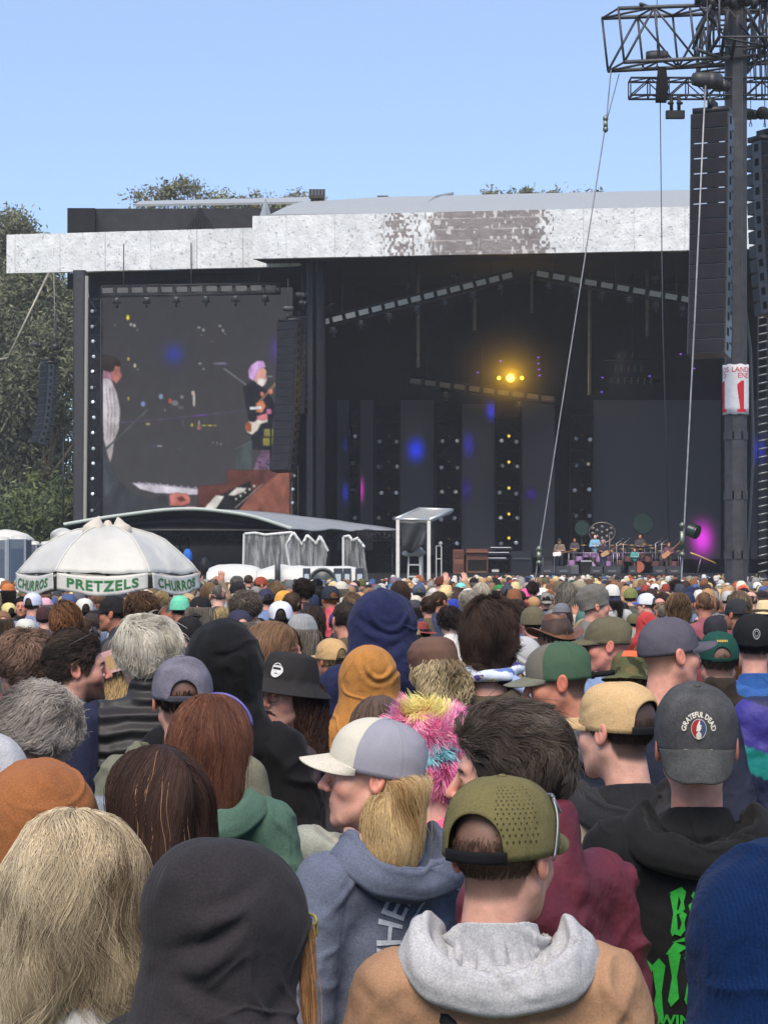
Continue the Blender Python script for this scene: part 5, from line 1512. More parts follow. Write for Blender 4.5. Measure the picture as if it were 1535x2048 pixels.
line_array('big black speaker column hanging from the arm of the right mast', at(1424, 232, 53.3), 16, .96, .395, .80, -22, (.05, .9), slots=(2, 3, 4, 5, 6), Ycol=(24, 24, 26))
line_array('black speaker column at the right edge, partly behind the mast', at(1530, 288, 56), 12, .86, .395, .7, 32, (.2, 1.4), Ycol=(24, 24, 26))
for i, (px, py, Y_, s, w_) in enumerate(((1313, 112, 54.5, 1.0, 'inside the main arm of the right mast'), (1413, 160, 53.6, 1.35, 'directly over the big right speaker column'), (1438, 170, 54, 1.0, 'touching the mast, right of the larger hoist'), (1500, 228, 56, .9, 'over the speaker column at the right edge'), (1528, 226, 56, 1.0, 'at the right edge beside the mast'))):
    hoist(at(px, py, Y_), 'dark chain hoist ' + w_, s, 15 * i)
t = thing('hanging_clamp', 'black two-armed clamp hanging from the lower truss of the mast', 'clamp', tuple(at(1349, 225, 54.6)))
g = Geo()
for s in (-1, 1): rod(g, (s * .10, 0, .05), (s * .10, 0, .45), .05, 8); ball(g, (s * .12, 0, .25), (.09, .07, .05), 8)
g.obj('arm', M['steel'], t, rgb(34, 34, 36)); g = Geo(); boxg(g, (0, 0, -.06), (.50, .2, .2), bev=.03); g.obj('plate', M['steel'], t, rgb(30, 30, 32), smooth=False)
t = thing('spreader', 'dark bundled straps hanging where the arm crosses the lower truss', 'straps', tuple(at(1322, 190, 54.5)))
g = Geo()
for i in range(5): tubes(g, np.array([(-.12 + .05 * i, 0, -.2), (-.1 + .06 * i, .03, .2), (-.05 + .03 * i, 0, .75)]), .05, 6, cap=True)
g.obj('straps', M['cotton'], t, rgb(40, 38, 38))
def wire(pts, r, label, col, cat='cable'):
    tag(tubes(Geo(), np.array(pts), r, 6, cap=True).obj('guy_wire', M['steel'], None, rgb(*col)), label, cat)
e = at(1210, 250, 53.5)
wire([at(1221, 140, 54), at(1212, 236, 53.6), e, at(1078, 1100, 50.5), at(1049, 1300, 50)], .018, 'long guy wire slanting from the left end of the mast arm into the crowd', (120, 120, 124))
wire([at(1237, 148, 54), e], .014, 'short second strand joining the slanting guy wire at its shackle', (90, 110, 130))
wire([at(1410, 165, 53.6), at(1406, 240, 52.2), at(1388, 640, 52.1), at(1362, 1150, 52), at(1358, 1300, 51.8)], .022, 'pale guy wire running down in front of the big speaker column', (150, 150, 152))
wire([at(1319, 195, 54.6), at(1324, 640, 54.6), at(1337, 1080, 54.4)], .014, 'thin dark cable hanging from the lower truss of the mast', (70, 74, 82))
g = Geo()
for (px, py, Y_, r0, lx) in ((1211, 245, 53.5, .05, .14), (1078, 1105, 50.5, .045, .3), (1075, 1128, 50.4, .05, .3), (1364, 1060, 52.1, .05, .3), (1363, 1100, 52, .055, .4), (1388, 602, 52.6, .06, .14)):
    pass
for nm, px, py, Y_, L in (('shackle joining the guy wire strands below the mast arm', 1210, 248, 53.45, .45), ('green ratchet at the foot of the slanting guy wire', 1077, 1112, 50.4, .5), ('knobbly tensioner at the foot of the pale guy wire', 1363, 1080, 51.9, .9)):
    c = at(px, py, Y_); g = Geo()
    boxg(g, c, (.11, .08, L * .5), bev=.02); lathe(g, [(.02, L / 2), (.07, L / 2 - .05), (.07, L / 2 - .12), (.02, L / 2 - .16)], c, 8); lathe(g, [(.02, -L / 2 + .16), (.07, -L / 2 + .12), (.07, -L / 2 + .05), (.02, -L / 2)], c, 8)
    tag(g.obj('tensioner', M['alu'], None, rgb(118, 126, 112)), nm, 'tensioner')
t = thing('cable_ladder', 'tall cable ladder with pale rungs at the right edge', 'ladder', (X(1524, 60), 60, 0))
z1 = Z(282, 60); w = .13
g = Geo(); bars(g, [((-w, 0, 0), (-w, 0, z1)), ((w, 0, 0), (w, 0, z1))], .025); rail = g.obj('rail', M['steel'], t, rgb(48, 48, 52))
for i in range(58):
    g = Geo(); rod(g, (-w, -.02, z1 - .4 - i * .24), (w, -.02, z1 - .34 - i * .24), .028, 5); g.obj('rung', M['alu'], t, rgb(160, 158, 150))
tag(tubes(Geo(), np.array([at(1480, 400, 55.6), at(1488, 520, 55.7), at(1482, 560, 55.8), at(1500, 700, 56), at(1506, 900, 56), at(1492, 1150, 56)]), .035, 6).obj('cable', M['plastic'], None, rgb(60, 60, 64)), 'loose black cable running down right of the mast', 'cable')

# ------------------------------------------------------------------ arched canopy and platform in front of the video screen
PY = 80.0
pc = thing('canopy_platform', 'dark arched tent roof on trusses, left, in front of the video screen', 'tent', (X(460, PY), PY, 0))
po = np.array((-X(460, PY), -PY, 0))
t_ = np.linspace(0, 1, 30)
fr = np.stack([np.interp(t_, [0, .2, .45, .6, .8, 1], [128, 210, 330, 400, 500, 582]), np.interp(t_, [0, .2, .45, .6, .8, 1], [1050, 1036, 1020, 1018, 1031, 1058])], 1)
bk = np.stack([np.interp(t_, [0, .2, .45, .6, .8, 1], [330, 390, 470, 540, 680, 800]), np.interp(t_, [0, .2, .45, .6, .8, 1], [1040, 1028, 1021, 1026, 1043, 1061])], 1)
def smooth1(a_):
    for _ in range(3): a_[1:-1] = (a_[:-2] + 2 * a_[1:-1] + a_[2:]) / 4
    return a_
fr, bk = smooth1(fr), smooth1(bk)
F3 = np.array([at(x, y, PY) for x, y in fr]); B3 = np.array([at(x, y, 92) for x, y in bk])
v = np.linspace(0, 1, 13)
Pm = F3[:, None] * (1 - v)[None, :, None] + B3[:, None] * v[None, :, None]
Pm[..., 2] += -.10 * np.sin(v * np.pi * 3)[None] ** 2 + .02 * noi(Pm[..., 0], Pm[..., 1], Pm[..., 2], 3, 4)
g = Geo(); shell(g, Pm + po, .05); g.obj('roof', M['vinyl'], pc, rgb(150, 154, 160))
g = Geo(); tubes(g, F3 + po + np.array((0, -.03, .02)), .08, 6); g.obj('front_hem', M['vinyl'], pc, rgb(170, 178, 172))
# lining hanging inside the front arch
low = np.array([at(x, 1060, PY + .05) for x in fr[:, 0]])
w = np.linspace(0, 1, 8)
Pl = (F3 + np.array((0, .06, -.06)))[:, None] * (1 - w)[None, :, None] + low[:, None] * w[None, :, None]
Pl[..., 1] += .9 * np.sin(w * np.pi)[None] + .12 * noi(Pl[..., 0] * 1, Pl[..., 1], Pl[..., 2], 2.5, 9)
g = Geo(); shell(g, Pl + po, .03); g.obj('lining', M['vinyl'], pc, rgb(36, 36, 40))
g = Geo(); truss(g, at(140, 1072, PY + .2) + po, at(800, 1072, 88) + po, .4, .42, .035, 34); g.obj('eaves_truss', M['steel'], pc, rgb(50, 50, 54))
g = Geo(); truss(g, at(790, 1075, 88) + po, at(820, 1075, 80) + po, .4, .42, .035, 6); g.obj('eaves_truss', M['steel'], pc, rgb(44, 44, 48))
for px, Y_ in ((150, 80.3), (368, 82), (590, 85), (792, 88)):
    c = at(px, 1075, Y_) + po; g = Geo(); truss(g, (c[0], c[1], 0), (c[0], c[1], c[2]), .34, .34, .03, 8, up=(0, 1, 0)); g.obj('post', M['steel'], pc, rgb(44, 44, 48))
g = Geo(); a_, b_ = at(140, 1000, 84) + po, at(800, 1000, 90) + po; boxg(g, ((a_[0] + b_[0]) / 2, 6, .45), (b_[0] - a_[0], 9, .9)); g.obj('platform', M['wood'], pc, rgb(70, 68, 66), smooth=False)
g = Geo(); a_, b_ = at(150, 1088, 93) + po, at(660, 1160, 93) + po; boxg(g, ((a_[0] + b_[0]) / 2, 93 - PY, 1.7), (b_[0] - a_[0], .1, 2.8)); g.obj('back_curtain', M['black'], pc, rgb(76, 75, 78), smooth=False)
# clear plastic curtains
def clear_mat():
    m = bpy.data.materials.new('clear vinyl'); m.use_nodes = True
    p = m.node_tree.nodes['Principled BSDF']; N = m.node_tree.nodes; K = m.node_tree.links.new
    p.inputs['Base Color'].default_value = (.75, .76, .78, 1); p.inputs['Roughness'].default_value = .25
    nz = N.new('ShaderNodeTexNoise'); nz.inputs['Scale'].default_value = 2.2; tc = N.new('ShaderNodeTexCoord'); mp = N.new('ShaderNodeMapping'); mp.inputs['Scale'].default_value = (2.5, 2.5, .5)
    K(tc.outputs['Object'], mp.inputs[0]); K(mp.outputs[0], nz.inputs[0])
    rm = N.new('ShaderNodeMapRange'); rm.inputs[1].default_value = .35; rm.inputs[2].default_value = .75; rm.inputs[3].default_value = .12; rm.inputs[4].default_value = .55
    K(nz.outputs[0], rm.inputs[0]); K(rm.outputs[0], p.inputs['Alpha'])
    return m
M['clear'] = clear_mat()
def curtain(label, pts_top, pts_bot, Y_, tilt=.4, hem=True, seed=0):
    c = at((pts_top[0][0] + pts_top[-1][0]) / 2, 1160, Y_); t = thing('plastic_curtain', label, 'curtain', (c[0], c[1], c[2]))
    n = 40; s = np.linspace(0, 1, n); ss_ = np.linspace(0, 1, len(pts_top))
    tx, ty = np.interp(s, ss_, [p[0] for p in pts_top]), np.interp(s, ss_, [p[1] for p in pts_top])
    sb = np.linspace(0, 1, len(pts_bot)); bx, by = np.interp(s, sb, [p[0] for p in pts_bot]), np.interp(s, sb, [p[1] for p in pts_bot])
    w = np.linspace(0, 1, 12)
    PX = tx[:, None] * (1 - w) + bx[:, None] * w; PYy = ty[:, None] * (1 - w) + by[:, None] * w
    YY = Y_ + .10 * np.sin(s * 38 + seed)[:, None] * (.3 + w) + .03 * np.sin(s * 90)[:, None]
    P_ = np.stack([(PX - 767.5) / FPX * YY, YY, CAMZ - (PYy - HOR) / FPX * YY], -1) - c
    g = Geo(); surf(g, P_); g.obj('sheet', M['clear'], t)
    if hem:
        g = Geo(); tubes(g, P_[:, 0], .06, 5); tubes(g, P_[0], .05, 5); g.obj('hem', M['vinyl'], t, rgb(205, 205, 205))
curtain('wide clear plastic curtain with a white hem under the arched tent roof', [(488, 1068), (510, 1066), (530, 1070), (560, 1067), (583, 1065)], [(486, 1155), (540, 1158), (585, 1158)], 79.6)
curtain('crumpled clear plastic curtain pulled into peaks beside the wide one', [(572, 1092), (586, 1064), (604, 1090), (614, 1070), (632, 1088), (640, 1072), (655, 1102)], [(583, 1158), (620, 1158), (648, 1158)], 79.3, seed=2)
curtain('narrow bunched clear plastic curtain at the right end of the tent', [(686, 1074), (698, 1072), (705, 1082), (714, 1076), (728, 1094)], [(686, 1158), (710, 1160), (736, 1162)], 79.0, seed=4)

# ------------------------------------------------------------------ small slanted canopy with tarp, chair
CY = 78.0
cp = thing('small_canopy', 'small slanted pale roof on a white post, black tarp hanging at its side', 'canopy', (X(848, CY), CY, 0)); co = np.array((-X(848, CY), -CY, 0))
g = Geo(); V = np.array([at(791, 1038, CY), at(858, 1040, CY), at(904, 1020, CY + 1.5), at(838, 1018, CY + 1.5)]) + co
V = np.concatenate([V, V + np.array((0, 0, -.12))]); g.add(V, np.array([(0, 1, 2, 3), (7, 6, 5, 4), (0, 4, 5, 1), (1, 5, 6, 2), (2, 6, 7, 3), (3, 7, 4, 0)])); g.obj('roof', M['vinyl'], cp, rgb(140, 142, 140), smooth=False)
g = Geo()
for a_, b_ in ((0, 1), (1, 2), (2, 3), (3, 0)): rod(g, V[a_], V[b_], .07, 6)
g.obj('roof_frame', M['alu'], cp, rgb(206, 206, 204))
for px, top, Y_ in ((857, 1042, CY), (795, 1040, CY), (842, 1024, CY + 1.5)):
    g = Geo(); c = at(px, top, Y_) + co; boxg(g, (c[0], c[1], c[2] / 2), (.13, .13, c[2])); g.obj('post', M['vinyl'], cp, rgb(214, 212, 208), smooth=False)
n = 20; s = np.linspace(0, 1, n); w = np.linspace(0, 1, 12)
Pt = np.stack([np.broadcast_to(((798 + 56 * s)[:, None] + (4 * (1 - 2 * s))[:, None] * w - 767.5) / FPX * CY, (n, 12)), CY + .12 * np.sin(9 * s[:, None] + 4 * w) * w - .06 + .12 * np.abs(s[:, None] - .5) * w, CAMZ - ((1042 + w * 58)[None] * np.ones((n, 1)) - HOR) / FPX * CY + .12 * np.cos(s * 8)[:, None] * w], -1)
g = Geo(); shell(g, Pt + co, .02); g.obj('tarp', M['vinyl'], cp, rgb(46, 46, 50))
ch = thing('lifeguard_chair', 'white ladder-backed folding chair under the small canopy with a crumpled sheet on it', 'chair', (X(828, CY + .5), CY + .5, 0))
c0 = Z(1102, CY); c1 = Z(1150, CY)
g = Geo(); bars(g, [((-.3, 0, 0), (-.2, 0, c0)), ((.3, 0, 0), (.2, 0, c0)), ((-.3, .5, 0), (-.2, .2, c0)), ((.3, .5, 0), (.2, .2, c0))], .035); g.obj('frame', M['vinyl'], ch, rgb(206, 204, 198))
for i, zz_ in enumerate((.5, .9, 1.3, 1.75, 2.2)): g = Geo(); boxg(g, (0, 0, zz_), (.52, .06, .06)); g.obj('rung', M['vinyl'], ch, rgb(206, 204, 198), smooth=False)
g = Geo(); V, Q = nets(lambda x, y, z: ell(x, y, z, (0, 0, 0), (.48, .25, .16)) - .05 * noi(x, y, z, 14, 3), (-.6, -.4, -.3), (.6, .4, .3), .03); g.add(V + np.array((0, 0, c0 - .05)), Q)
tag(g.obj('crumpled_sheet', M['vinyl'], None, rgb(160, 158, 156), loc=(X(828, CY + .4), CY + .4, 0)), 'crumpled grey-white sheet lying on the folding chair under the small canopy', 'sheet')
t = thing('white_rack', 'narrow white upright frame right of the small canopy', 'frame', (X(877, 79), 79, 0)); c0 = Z(1092, 79)
g = Geo(); bars(g, [((-.10, 0, 0), (-.10, 0, c0)), ((.10, 0, 0), (.10, 0, c0)), ((-.1, 0, c0), (.1, 0, c0)), ((-.1, 0, c0 - .5), (.1, 0, c0 - .5)), ((.1, 0, .9), (.45, 0, .1))], .025); g.obj('frame', M['vinyl'], t, rgb(190, 188, 184))

# ------------------------------------------------------------------ white moulded stations, toilets, fence at the left
WY = 66.0
st_ = thing('wash_station', 'long white moulded plastic wash station with dark dispensers', 'wash station', (X(615, WY), WY, 0)); wo = np.array((-X(615, WY), -WY, 0))
def moulded(x0, x1, top, bumps_, name, par, o_, Y_):
    n = 60; s = np.linspace(0, 1, n); px = x0 + (x1 - x0) * s
    tp = top + 9 * (np.abs(2 * s - 1) ** 5)
    for c_, wd, hh in bumps_: tp = tp - hh * np.exp(-((px - c_) / wd) ** 2)
    prof = np.array([(-.9, 0), (-.9, .75), (-.8, .93), (-.5, 1.0), (.5, 1.0), (.8, .93), (.9, .75), (.9, 0)])
    zt_ = CAMZ - (tp - HOR) / FPX * Y_
    P_ = np.stack([np.broadcast_to(((px - 767.5) / FPX * Y_)[:, None], (n, 8)), Y_ + .8 * prof[None, :, 0] + 0 * s[:, None], zt_[:, None] * prof[None, :, 1]], -1)
    g = Geo(); shell(g, P_ + o_, -.02); return g.obj(name, M['plastic'], par, rgb(196, 196, 192))
moulded(515, 724, 1133, ((560, 22, 5), (600, 10, 2), (640, 20, 1), (700, 25, 3)), 'moulded_tank', st_, wo, WY)
for px, w_ in ((613, 13), (676, 16), (694, 14), (719, 15)):
    a_ = at(px, 1136, WY - .74) + wo
    g = Geo(); boxg(g, (a_[0], a_[1], a_[2] - .32), (w_ * .018, .10, .62), bev=.03); dp = g.obj('dispenser', M['plastic'], st_, rgb(52, 58, 68), smooth=False)
    g = Geo(); boxg(g, (a_[0], a_[1] - .06, a_[2] - .36), (w_ * .011, .02, .34)); g.obj('sticker', M['print_'], dp, rgb(186, 194, 202), smooth=False)
g = Geo(); a_ = at(645, 1160, WY - .78) + wo; u = np.linspace(0, np.pi, 20)
tubes(g, np.stack([a_[0] + .42 * np.cos(u), a_[1] + 0 * u, a_[2] - .1 + .45 * np.sin(u)], -1), .05, 6); lathe(g, [(.001, -.02), (.34, -.01), (.36, .02)], (a_[0], a_[1] + .02, a_[2] + .0), 20, axis='y'); g.obj('basin_arch', M['plastic'], st_, rgb(70, 74, 76))
s2 = thing('wash_station', 'low white moulded plastic wash station left of the longer one', 'wash station', (X(465, WY), WY + 1, 0))
moulded(416, 524, 1131, ((470, 30, 3), (440, 8, 1)), 'moulded_tank', s2, np.array((-X(465, WY), -WY - 1, 0)), WY + 1)
g = Geo(); boxg(g, (0, -.83, .85), (1.6, .03, 1.5)); g.obj('dark_base', M['plastic'], s2, rgb(70, 74, 76), smooth=False)
g = Geo(); rod(g, at(555, 1165, WY - .9), at(555, 1108, WY - .9), .09, 8); tag(g.obj('grey_post', M['steel'], None, rgb(96, 98, 100)), 'grey post standing before the white wash station', 'post')
def toilet(px0, px1, top, Y_, label, col):
    a_, b_ = at(px0, top, Y_), at(px1, top, Y_); w = b_[0] - a_[0]; h = a_[2]
    t = thing('portable_toilet', label, 'portable toilet', ((a_[0] + b_[0]) / 2, Y_, 0), 0, 'portable toilets at the left edge')
    g = Geo(); boxg(g, (0, .55, h * .47), (w * .98, 1.1, h * .94), bev=.05); g.obj('cabin', M['plastic'], t, rgb(*col), smooth=False)
    g = Geo(); boxg(g, (0, -.01, h * .45), (w * .62, .03, h * .80)); d = g.obj('door', M['plastic'], t, rgb(col[0] - 25, col[1] - 22, col[2] - 15), smooth=False)
    g = Geo(); boxg(g, (w * .24, -.04, h * .45), (.04, .04, .14)); g.obj('handle', M['plastic'], d, rgb(60, 60, 62), smooth=False)
    g = Geo(); lathe(g, [(.001, .16), (w * .45, .13), (w * .56, 0)], (0, .55, h * .93), 16, 1, 1.0); g.obj('roof', M['plastic'], t, rgb(186, 186, 180))
    for s in (-1, 1): g = Geo(); boxg(g, (s * w * .47, -.02, h * .47), (.06, .05, h * .94)); g.obj('corner_post', M['plastic'], t, rgb(col[0] + 40, col[1] + 40, col[2] + 40), smooth=False)
toilet(-22, 14, 1068, 62, 'grey portable toilet at the very left edge', (104, 112, 122))
toilet(16, 52, 1066, 62, 'second grey portable toilet from the left edge', (88, 98, 110))
toilet(54, 74, 1078, 66, 'narrow dark portable toilet third from the left edge', (84, 90, 100))
toilet(76, 112, 1078, 68, 'dark portable toilet nearest the pretzel umbrella', (70, 70, 72))
t = thing('white_tent', 'small white tent top above the portable toilets', 'tent', (X(12, 72), 72, 0))
g = Geo(); lathe(g, [(.001, .34), (.35, .30), (.75, .18), (1.0, .0), (1.0, -.10)], (0, 0, Z(1078, 72)), 20); g.obj('tent_top', M['vinyl'], t, rgb(205, 202, 192))
for s in (-1, 1): g = Geo(); rod(g, (s * .9, 0, 0), (s * .9, 0, Z(1078, 72)), .03); g.obj('pole', M['alu'], t, rgb(150, 150, 150))
tag(Geo().add(*nets(lambda x, y, z: ell(x, y, z, (0, 0, 0), (.5, .3, .32)) - .06 * noi(x, y, z, 9, 5), (-.7, -.5, -.5), (.7, .5, .5), .03)).obj('wrapped_bundle', M['vinyl'], None, rgb(180, 182, 180), loc=tuple(at(126, 1074, 79.3))), 'pale plastic-wrapped bundle tied to the left end of the tent truss', 'bundle')
t = thing('closed_umbrella', 'bright blue folded umbrella standing beside the tent post', 'umbrella', (X(375, 60), 60, 0))
g = Geo(); rod(g, (0, 0, 0), (0, 0, Z(1102, 60)), .03); g.obj('pole', M['alu'], t, rgb(60, 62, 66))
g = Geo(); V, Q = nets(lambda x, y, z: ell(x, y, z, (0, 0, 0), (.12, .12, .24)) - .02 * np.sin(5 * np.arctan2(y, x)), (-.2, -.2, -.3), (.2, .2, .3), .02); g.add(V + np.array((0, 0, Z(1114, 60))), Q); g.obj('cover', M['shell'], t, rgb(40, 104, 190))
t = thing('covered_camera', 'black covered camera on a stand left of the white wash stations', 'camera', (X(409, 62), 62, 0))
g = Geo(); V, Q = nets(lambda x, y, z: ell(x, y, z, (0, 0, 0), (.13, .2, .24)) - .03 * noi(x, y, z, 12, 8), (-.25, -.3, -.35), (.25, .3, .35), .02); g.add(V + np.array((0, 0, Z(1132, 62))), Q); g.obj('cover', M['shell'], t, rgb(26, 26, 28)); g = Geo(); rod(g, (0, 0, 0), (0, 0, Z(1136, 62)), .05); g.obj('stand', M['steel'], t, rgb(34, 34, 36))

# ------------------------------------------------------------------ pretzel umbrella
UY = 25.0
um = thing('vendor_umbrella', 'white six-sided umbrella lettered CHURROS and PRETZELS', 'umbrella', (X(216, UY), UY, 0), R(4))
uR = 1.10; q6 = 6
def umb(th, r):                                            # gore surface: straight-sided hexagon rounded by the ribs
    k = np.floor((th + np.pi / 6) / (np.pi / 3)); d = th - k * np.pi / 3
    hexr = math.cos(np.pi / 6) / np.cos(d)
    rr = r * (hexr * r + (1 - r) * (.5 + .5 * hexr))
    sag = .05 * (1 - (np.abs(d) / (np.pi / 6)) ** 2) * np.sin(r * np.pi * .9)
    z = 1.97 + .56 * (1 - r ** 2.5) - sag + .014 * noi(np.cos(th) * rr * 1, np.sin(th) * rr, r, 9, 3) + .012 * np.clip(1 - np.abs(noi(np.cos(th) * rr, np.sin(th) * rr, r * .3, 14, 5)) / .3, 0, 1)
    return rr * uR, z
nt_, nr = 96, 22
th = np.arange(nt_) * 2 * np.pi / nt_; r = np.linspace(.02, 1, nr)
TH, RR = np.meshgrid(th, r, indexing='ij')
rad, zz = umb(TH, RR)
P = np.stack([np.sin(TH) * rad, -np.cos(TH) * rad, zz], -1)
g = Geo(); shell(g, P, .006, True); can = g.obj('canopy', M['vinyl'], um, rgb(190, 188, 181))
g = Geo()
for k in range(6):
    a_ = np.pi / 6 + k * np.pi / 3; rr = np.linspace(.05, 1, 14); rd, z_ = umb(np.full(14, a_ - 1e-3), rr)
    tubes(g, np.stack([np.sin(a_) * rd, -np.cos(a_) * rd, z_ + .006], -1), .006, 5)
g.obj('rib_seam', M['vinyl'], um, rgb(214, 212, 206))
for k in range(6):
    a0, a1 = -np.pi / 6 + k * np.pi / 3, np.pi / 6 + k * np.pi / 3
    c0_ = np.array((np.sin(a0), -np.cos(a0))) * uR * .995; c1_ = np.array((np.sin(a1), -np.cos(a1))) * uR * .995
    s = np.linspace(.015, .985, 24); w = np.linspace(0, 1, 8); mid_n = np.array((np.sin((a0 + a1) / 2), -np.cos((a0 + a1) / 2)))
    def val(sx, wz, o_=0.0):
        bul = .03 + .035 * np.sin(sx * np.pi) * wz + .012 * np.sin(sx * 19 + k) * wz + o_
        xy = c0_[None] * (1 - sx)[:, None] + c1_[None] * sx[:, None] + mid_n[None] * bul[:, None]
        zt_ = 1.972 - .045 * np.sin(sx * np.pi); L_ = .215 - .02 * np.cos(sx * np.pi * 2)
        return np.concatenate([xy, (zt_ - wz * L_)[:, None]], 1)
    Sx, Wz = np.meshgrid(s, w, indexing='ij')
    P_ = val(Sx.ravel(), Wz.ravel()).reshape(24, 8, 3)
    g = Geo(); shell(g, P_, .005); va = g.obj('valance', M['vinyl'], um, rgb(194, 192, 185))
    word = 'PRETZELS' if k % 2 == 0 else 'CHURROS'
    V, F_ = text_geo(word, .155, .03, bold=.004, space=1.1)
    V[:, 0] *= .84 / np.ptp(V[:, 0])
    sx = .5 + V[:, 0] / 1.10; wz = .52 - V[:, 1] / .215
    g = Geo(); g.add(val(sx, wz, .008), F_); g.obj('lettering', M['print_'], va, rgb(52, 112, 66))
g = Geo()
V, Q = nets(lambda x, y, z: np.maximum(su(su(cone(x, y, z, (-.10, -.02, .20), (-.16, -.10, .02), .015, .14), cone(x, y, z, (.12, -.02, .17), (.17, -.10, .02), .015, .13), .05), cone(x, y, z, (0, .06, .10), (0, .06, .02), .05, .16), .04) - .01 * noi(x, y, z, 20, 4), -z - .01), (-.4, -.35, -.03), (.4, .35, .3), .012)
g.add(V + np.array((0, 0, 2.46)), Q); g.obj('vent_cap', M['vinyl'], um, rgb(196, 186, 172))
g = Geo(); rod(g, (0, 0, 0), (0, 0, 2.5), .025, 8); g.obj('pole', M['wood'], um, rgb(150, 120, 84))
ct = thing('vendor_cart', 'pretzel cart with a glass case below the white umbrella', 'cart', (X(216, UY), UY - .15, 0))
g = Geo(); boxg(g, (0, 0, .62), (1.3, .7, .6), bev=.04); g.obj('cart_body', M['steel'], ct, rgb(150, 60, 50), smooth=False)
g = Geo(); boxg(g, (.15, 0, 1.2), (.9, .5, .5)); g.obj('glass_case', M['plastic'], ct, rgb(120, 104, 84), smooth=False)
for s in (-1, 1):
    g = Geo(); lathe(g, [(.05, -.04), (.3, -.03), (.33, 0), (.3, .03), (.05, .04)], (s * .5, -.38, .33), 18, axis='y'); g.obj('wheel', M['plastic'], ct, rgb(34, 34, 36))

# ------------------------------------------------------------------ trees
def tree(label, x, Y_, h, crowns, nleaf, leaf, cols, seed=0, group='trees behind the stage', trunk_r=.35):
    rs = np.random.RandomState(seed)
    t = thing('tree', label, 'tree', (x, Y_, 0), 0, group)
    tp = np.array([(0, 0, 0), (.15, 0, h * .3), (-.2, .2, h * .55), (.3, 0, h * .8)])
    gt = Geo(); tubes(gt, tp, np.array([trunk_r, trunk_r * .75, trunk_r * .5, trunk_r * .2]), 8)
    gl = Geo(); Vs = []; Ts = []
    for (cx, cy, cz, rx, rz, wt) in crowns:
        b = tp[2] * .6 + tp[1] * .4
        tubes(gt, np.array([b, (b + np.array((cx, cy, cz))) / 2 + rs.normal(size=3) * .4, (cx, cy, cz - rz * .2), (cx + rs.normal() * .3, cy, cz + rz * .5)]), np.array([trunk_r * .45, trunk_r * .3, trunk_r * .16, .03]), 6)
        n = int(nleaf * wt); nc = max(8, n // 70)
        d = unit(rs.normal(size=(nc, 3))); cl = np.array((cx, cy, cz)) + d * np.array((rx, rx, rz)) * (rs.uniform(.25, 1, nc) ** .45)[:, None]
        cs = rs.uniform(.5, 1.25, nc)
        k = rs.randint(0, nc, n)
        p = cl[k] + rs.normal(size=(n, 3)) * (np.array((.16 * rx, .16 * rx, .12 * rz)) + .22) * cs[k][:, None]
        a_ = unit(rs.normal(size=(n, 3)) + np.array((0, 0, -.5))); b_ = unit(np.cross(a_, rs.normal(size=(n, 3))))
        sz = leaf * rs.uniform(.6, 1.4, n)[:, None]
        Vs.append(np.stack([p - a_ * sz, p + b_ * sz * .32, p + a_ * sz, p - b_ * sz * .32], 1).reshape(-1, 3))
        m = np.clip(.5 + .35 * rs.normal(size=nc)[k] + .2 * rs.normal(size=n), 0, 1)[:, None]
        Ts.append(np.repeat(rgb3(*cols[0])[None] * m + rgb3(*cols[1])[None] * (1 - m), 4, 0))
    V = np.concatenate(Vs); gl.add(V, np.arange(len(V)).reshape(-1, 4), np.concatenate(Ts))
    gt.obj('trunk', M['bark'], t, rgb(96, 84, 72)); gl.obj('crown', M['leaf'], t, smooth=False)
    return t
EU = ((128, 128, 98), (88, 92, 70))
for i, (px, top, Y_, lab, sd) in enumerate(((-70, 400, 150, 'tall dusty eucalyptus at the far left edge', 1), (35, 410, 152, 'tall eucalyptus rising above the left end of the silver fascia', 2), (120, 470, 146, 'eucalyptus just left of the black stage pillar', 3), (-20, 620, 140, 'darker lower eucalyptus in front of the tall left ones', 4), (95, 640, 138, 'dark eucalyptus behind the far left speaker column', 5))):
    h = Z(top + 34, Y_); s_ = 1.0
    rs = np.random.RandomState(sd)
    cr = [(rs.normal() * 2.2, rs.normal() * 1.5, h * f, rs.uniform(1.8, 3.0), rs.uniform(1.6, 2.6), .16) for f in (.94, .86, .80, .72, .64, .56, .46, .36, .26, .88, .76, .5)]
    tree(lab, X(px, Y_), Y_, h, cr, 24000, .19, EU if i < 3 else ((106, 110, 84), (68, 74, 58)), sd, 'eucalyptus trees left of the stage')
GB = ((106, 118, 72), (66, 78, 50))
for i, (px, top, Y_, w_, lab) in enumerate(((20, 1000, 118, 1.7, 'round green bush low at the left edge'), (85, 948, 122, 2.2, 'bigger yellow-green bush left of the stage pillar'), (130, 985, 119, 1.5, 'green bush touching the stage pillar'))):
    h = Z(top, Y_); rs = np.random.RandomState(20 + i)
    cr = [(rs.normal() * w_ * .4, rs.normal() * .8, h * f, w_ * .7, h * .16, .2) for f in (.86, .7, .55, .4, .25)]
    tree(lab, X(px, Y_), Y_, h, cr, 5000, .2, GB, 30 + i, 'green bushes left of the stage', .15)
EB = ((140, 136, 96), (92, 92, 64))
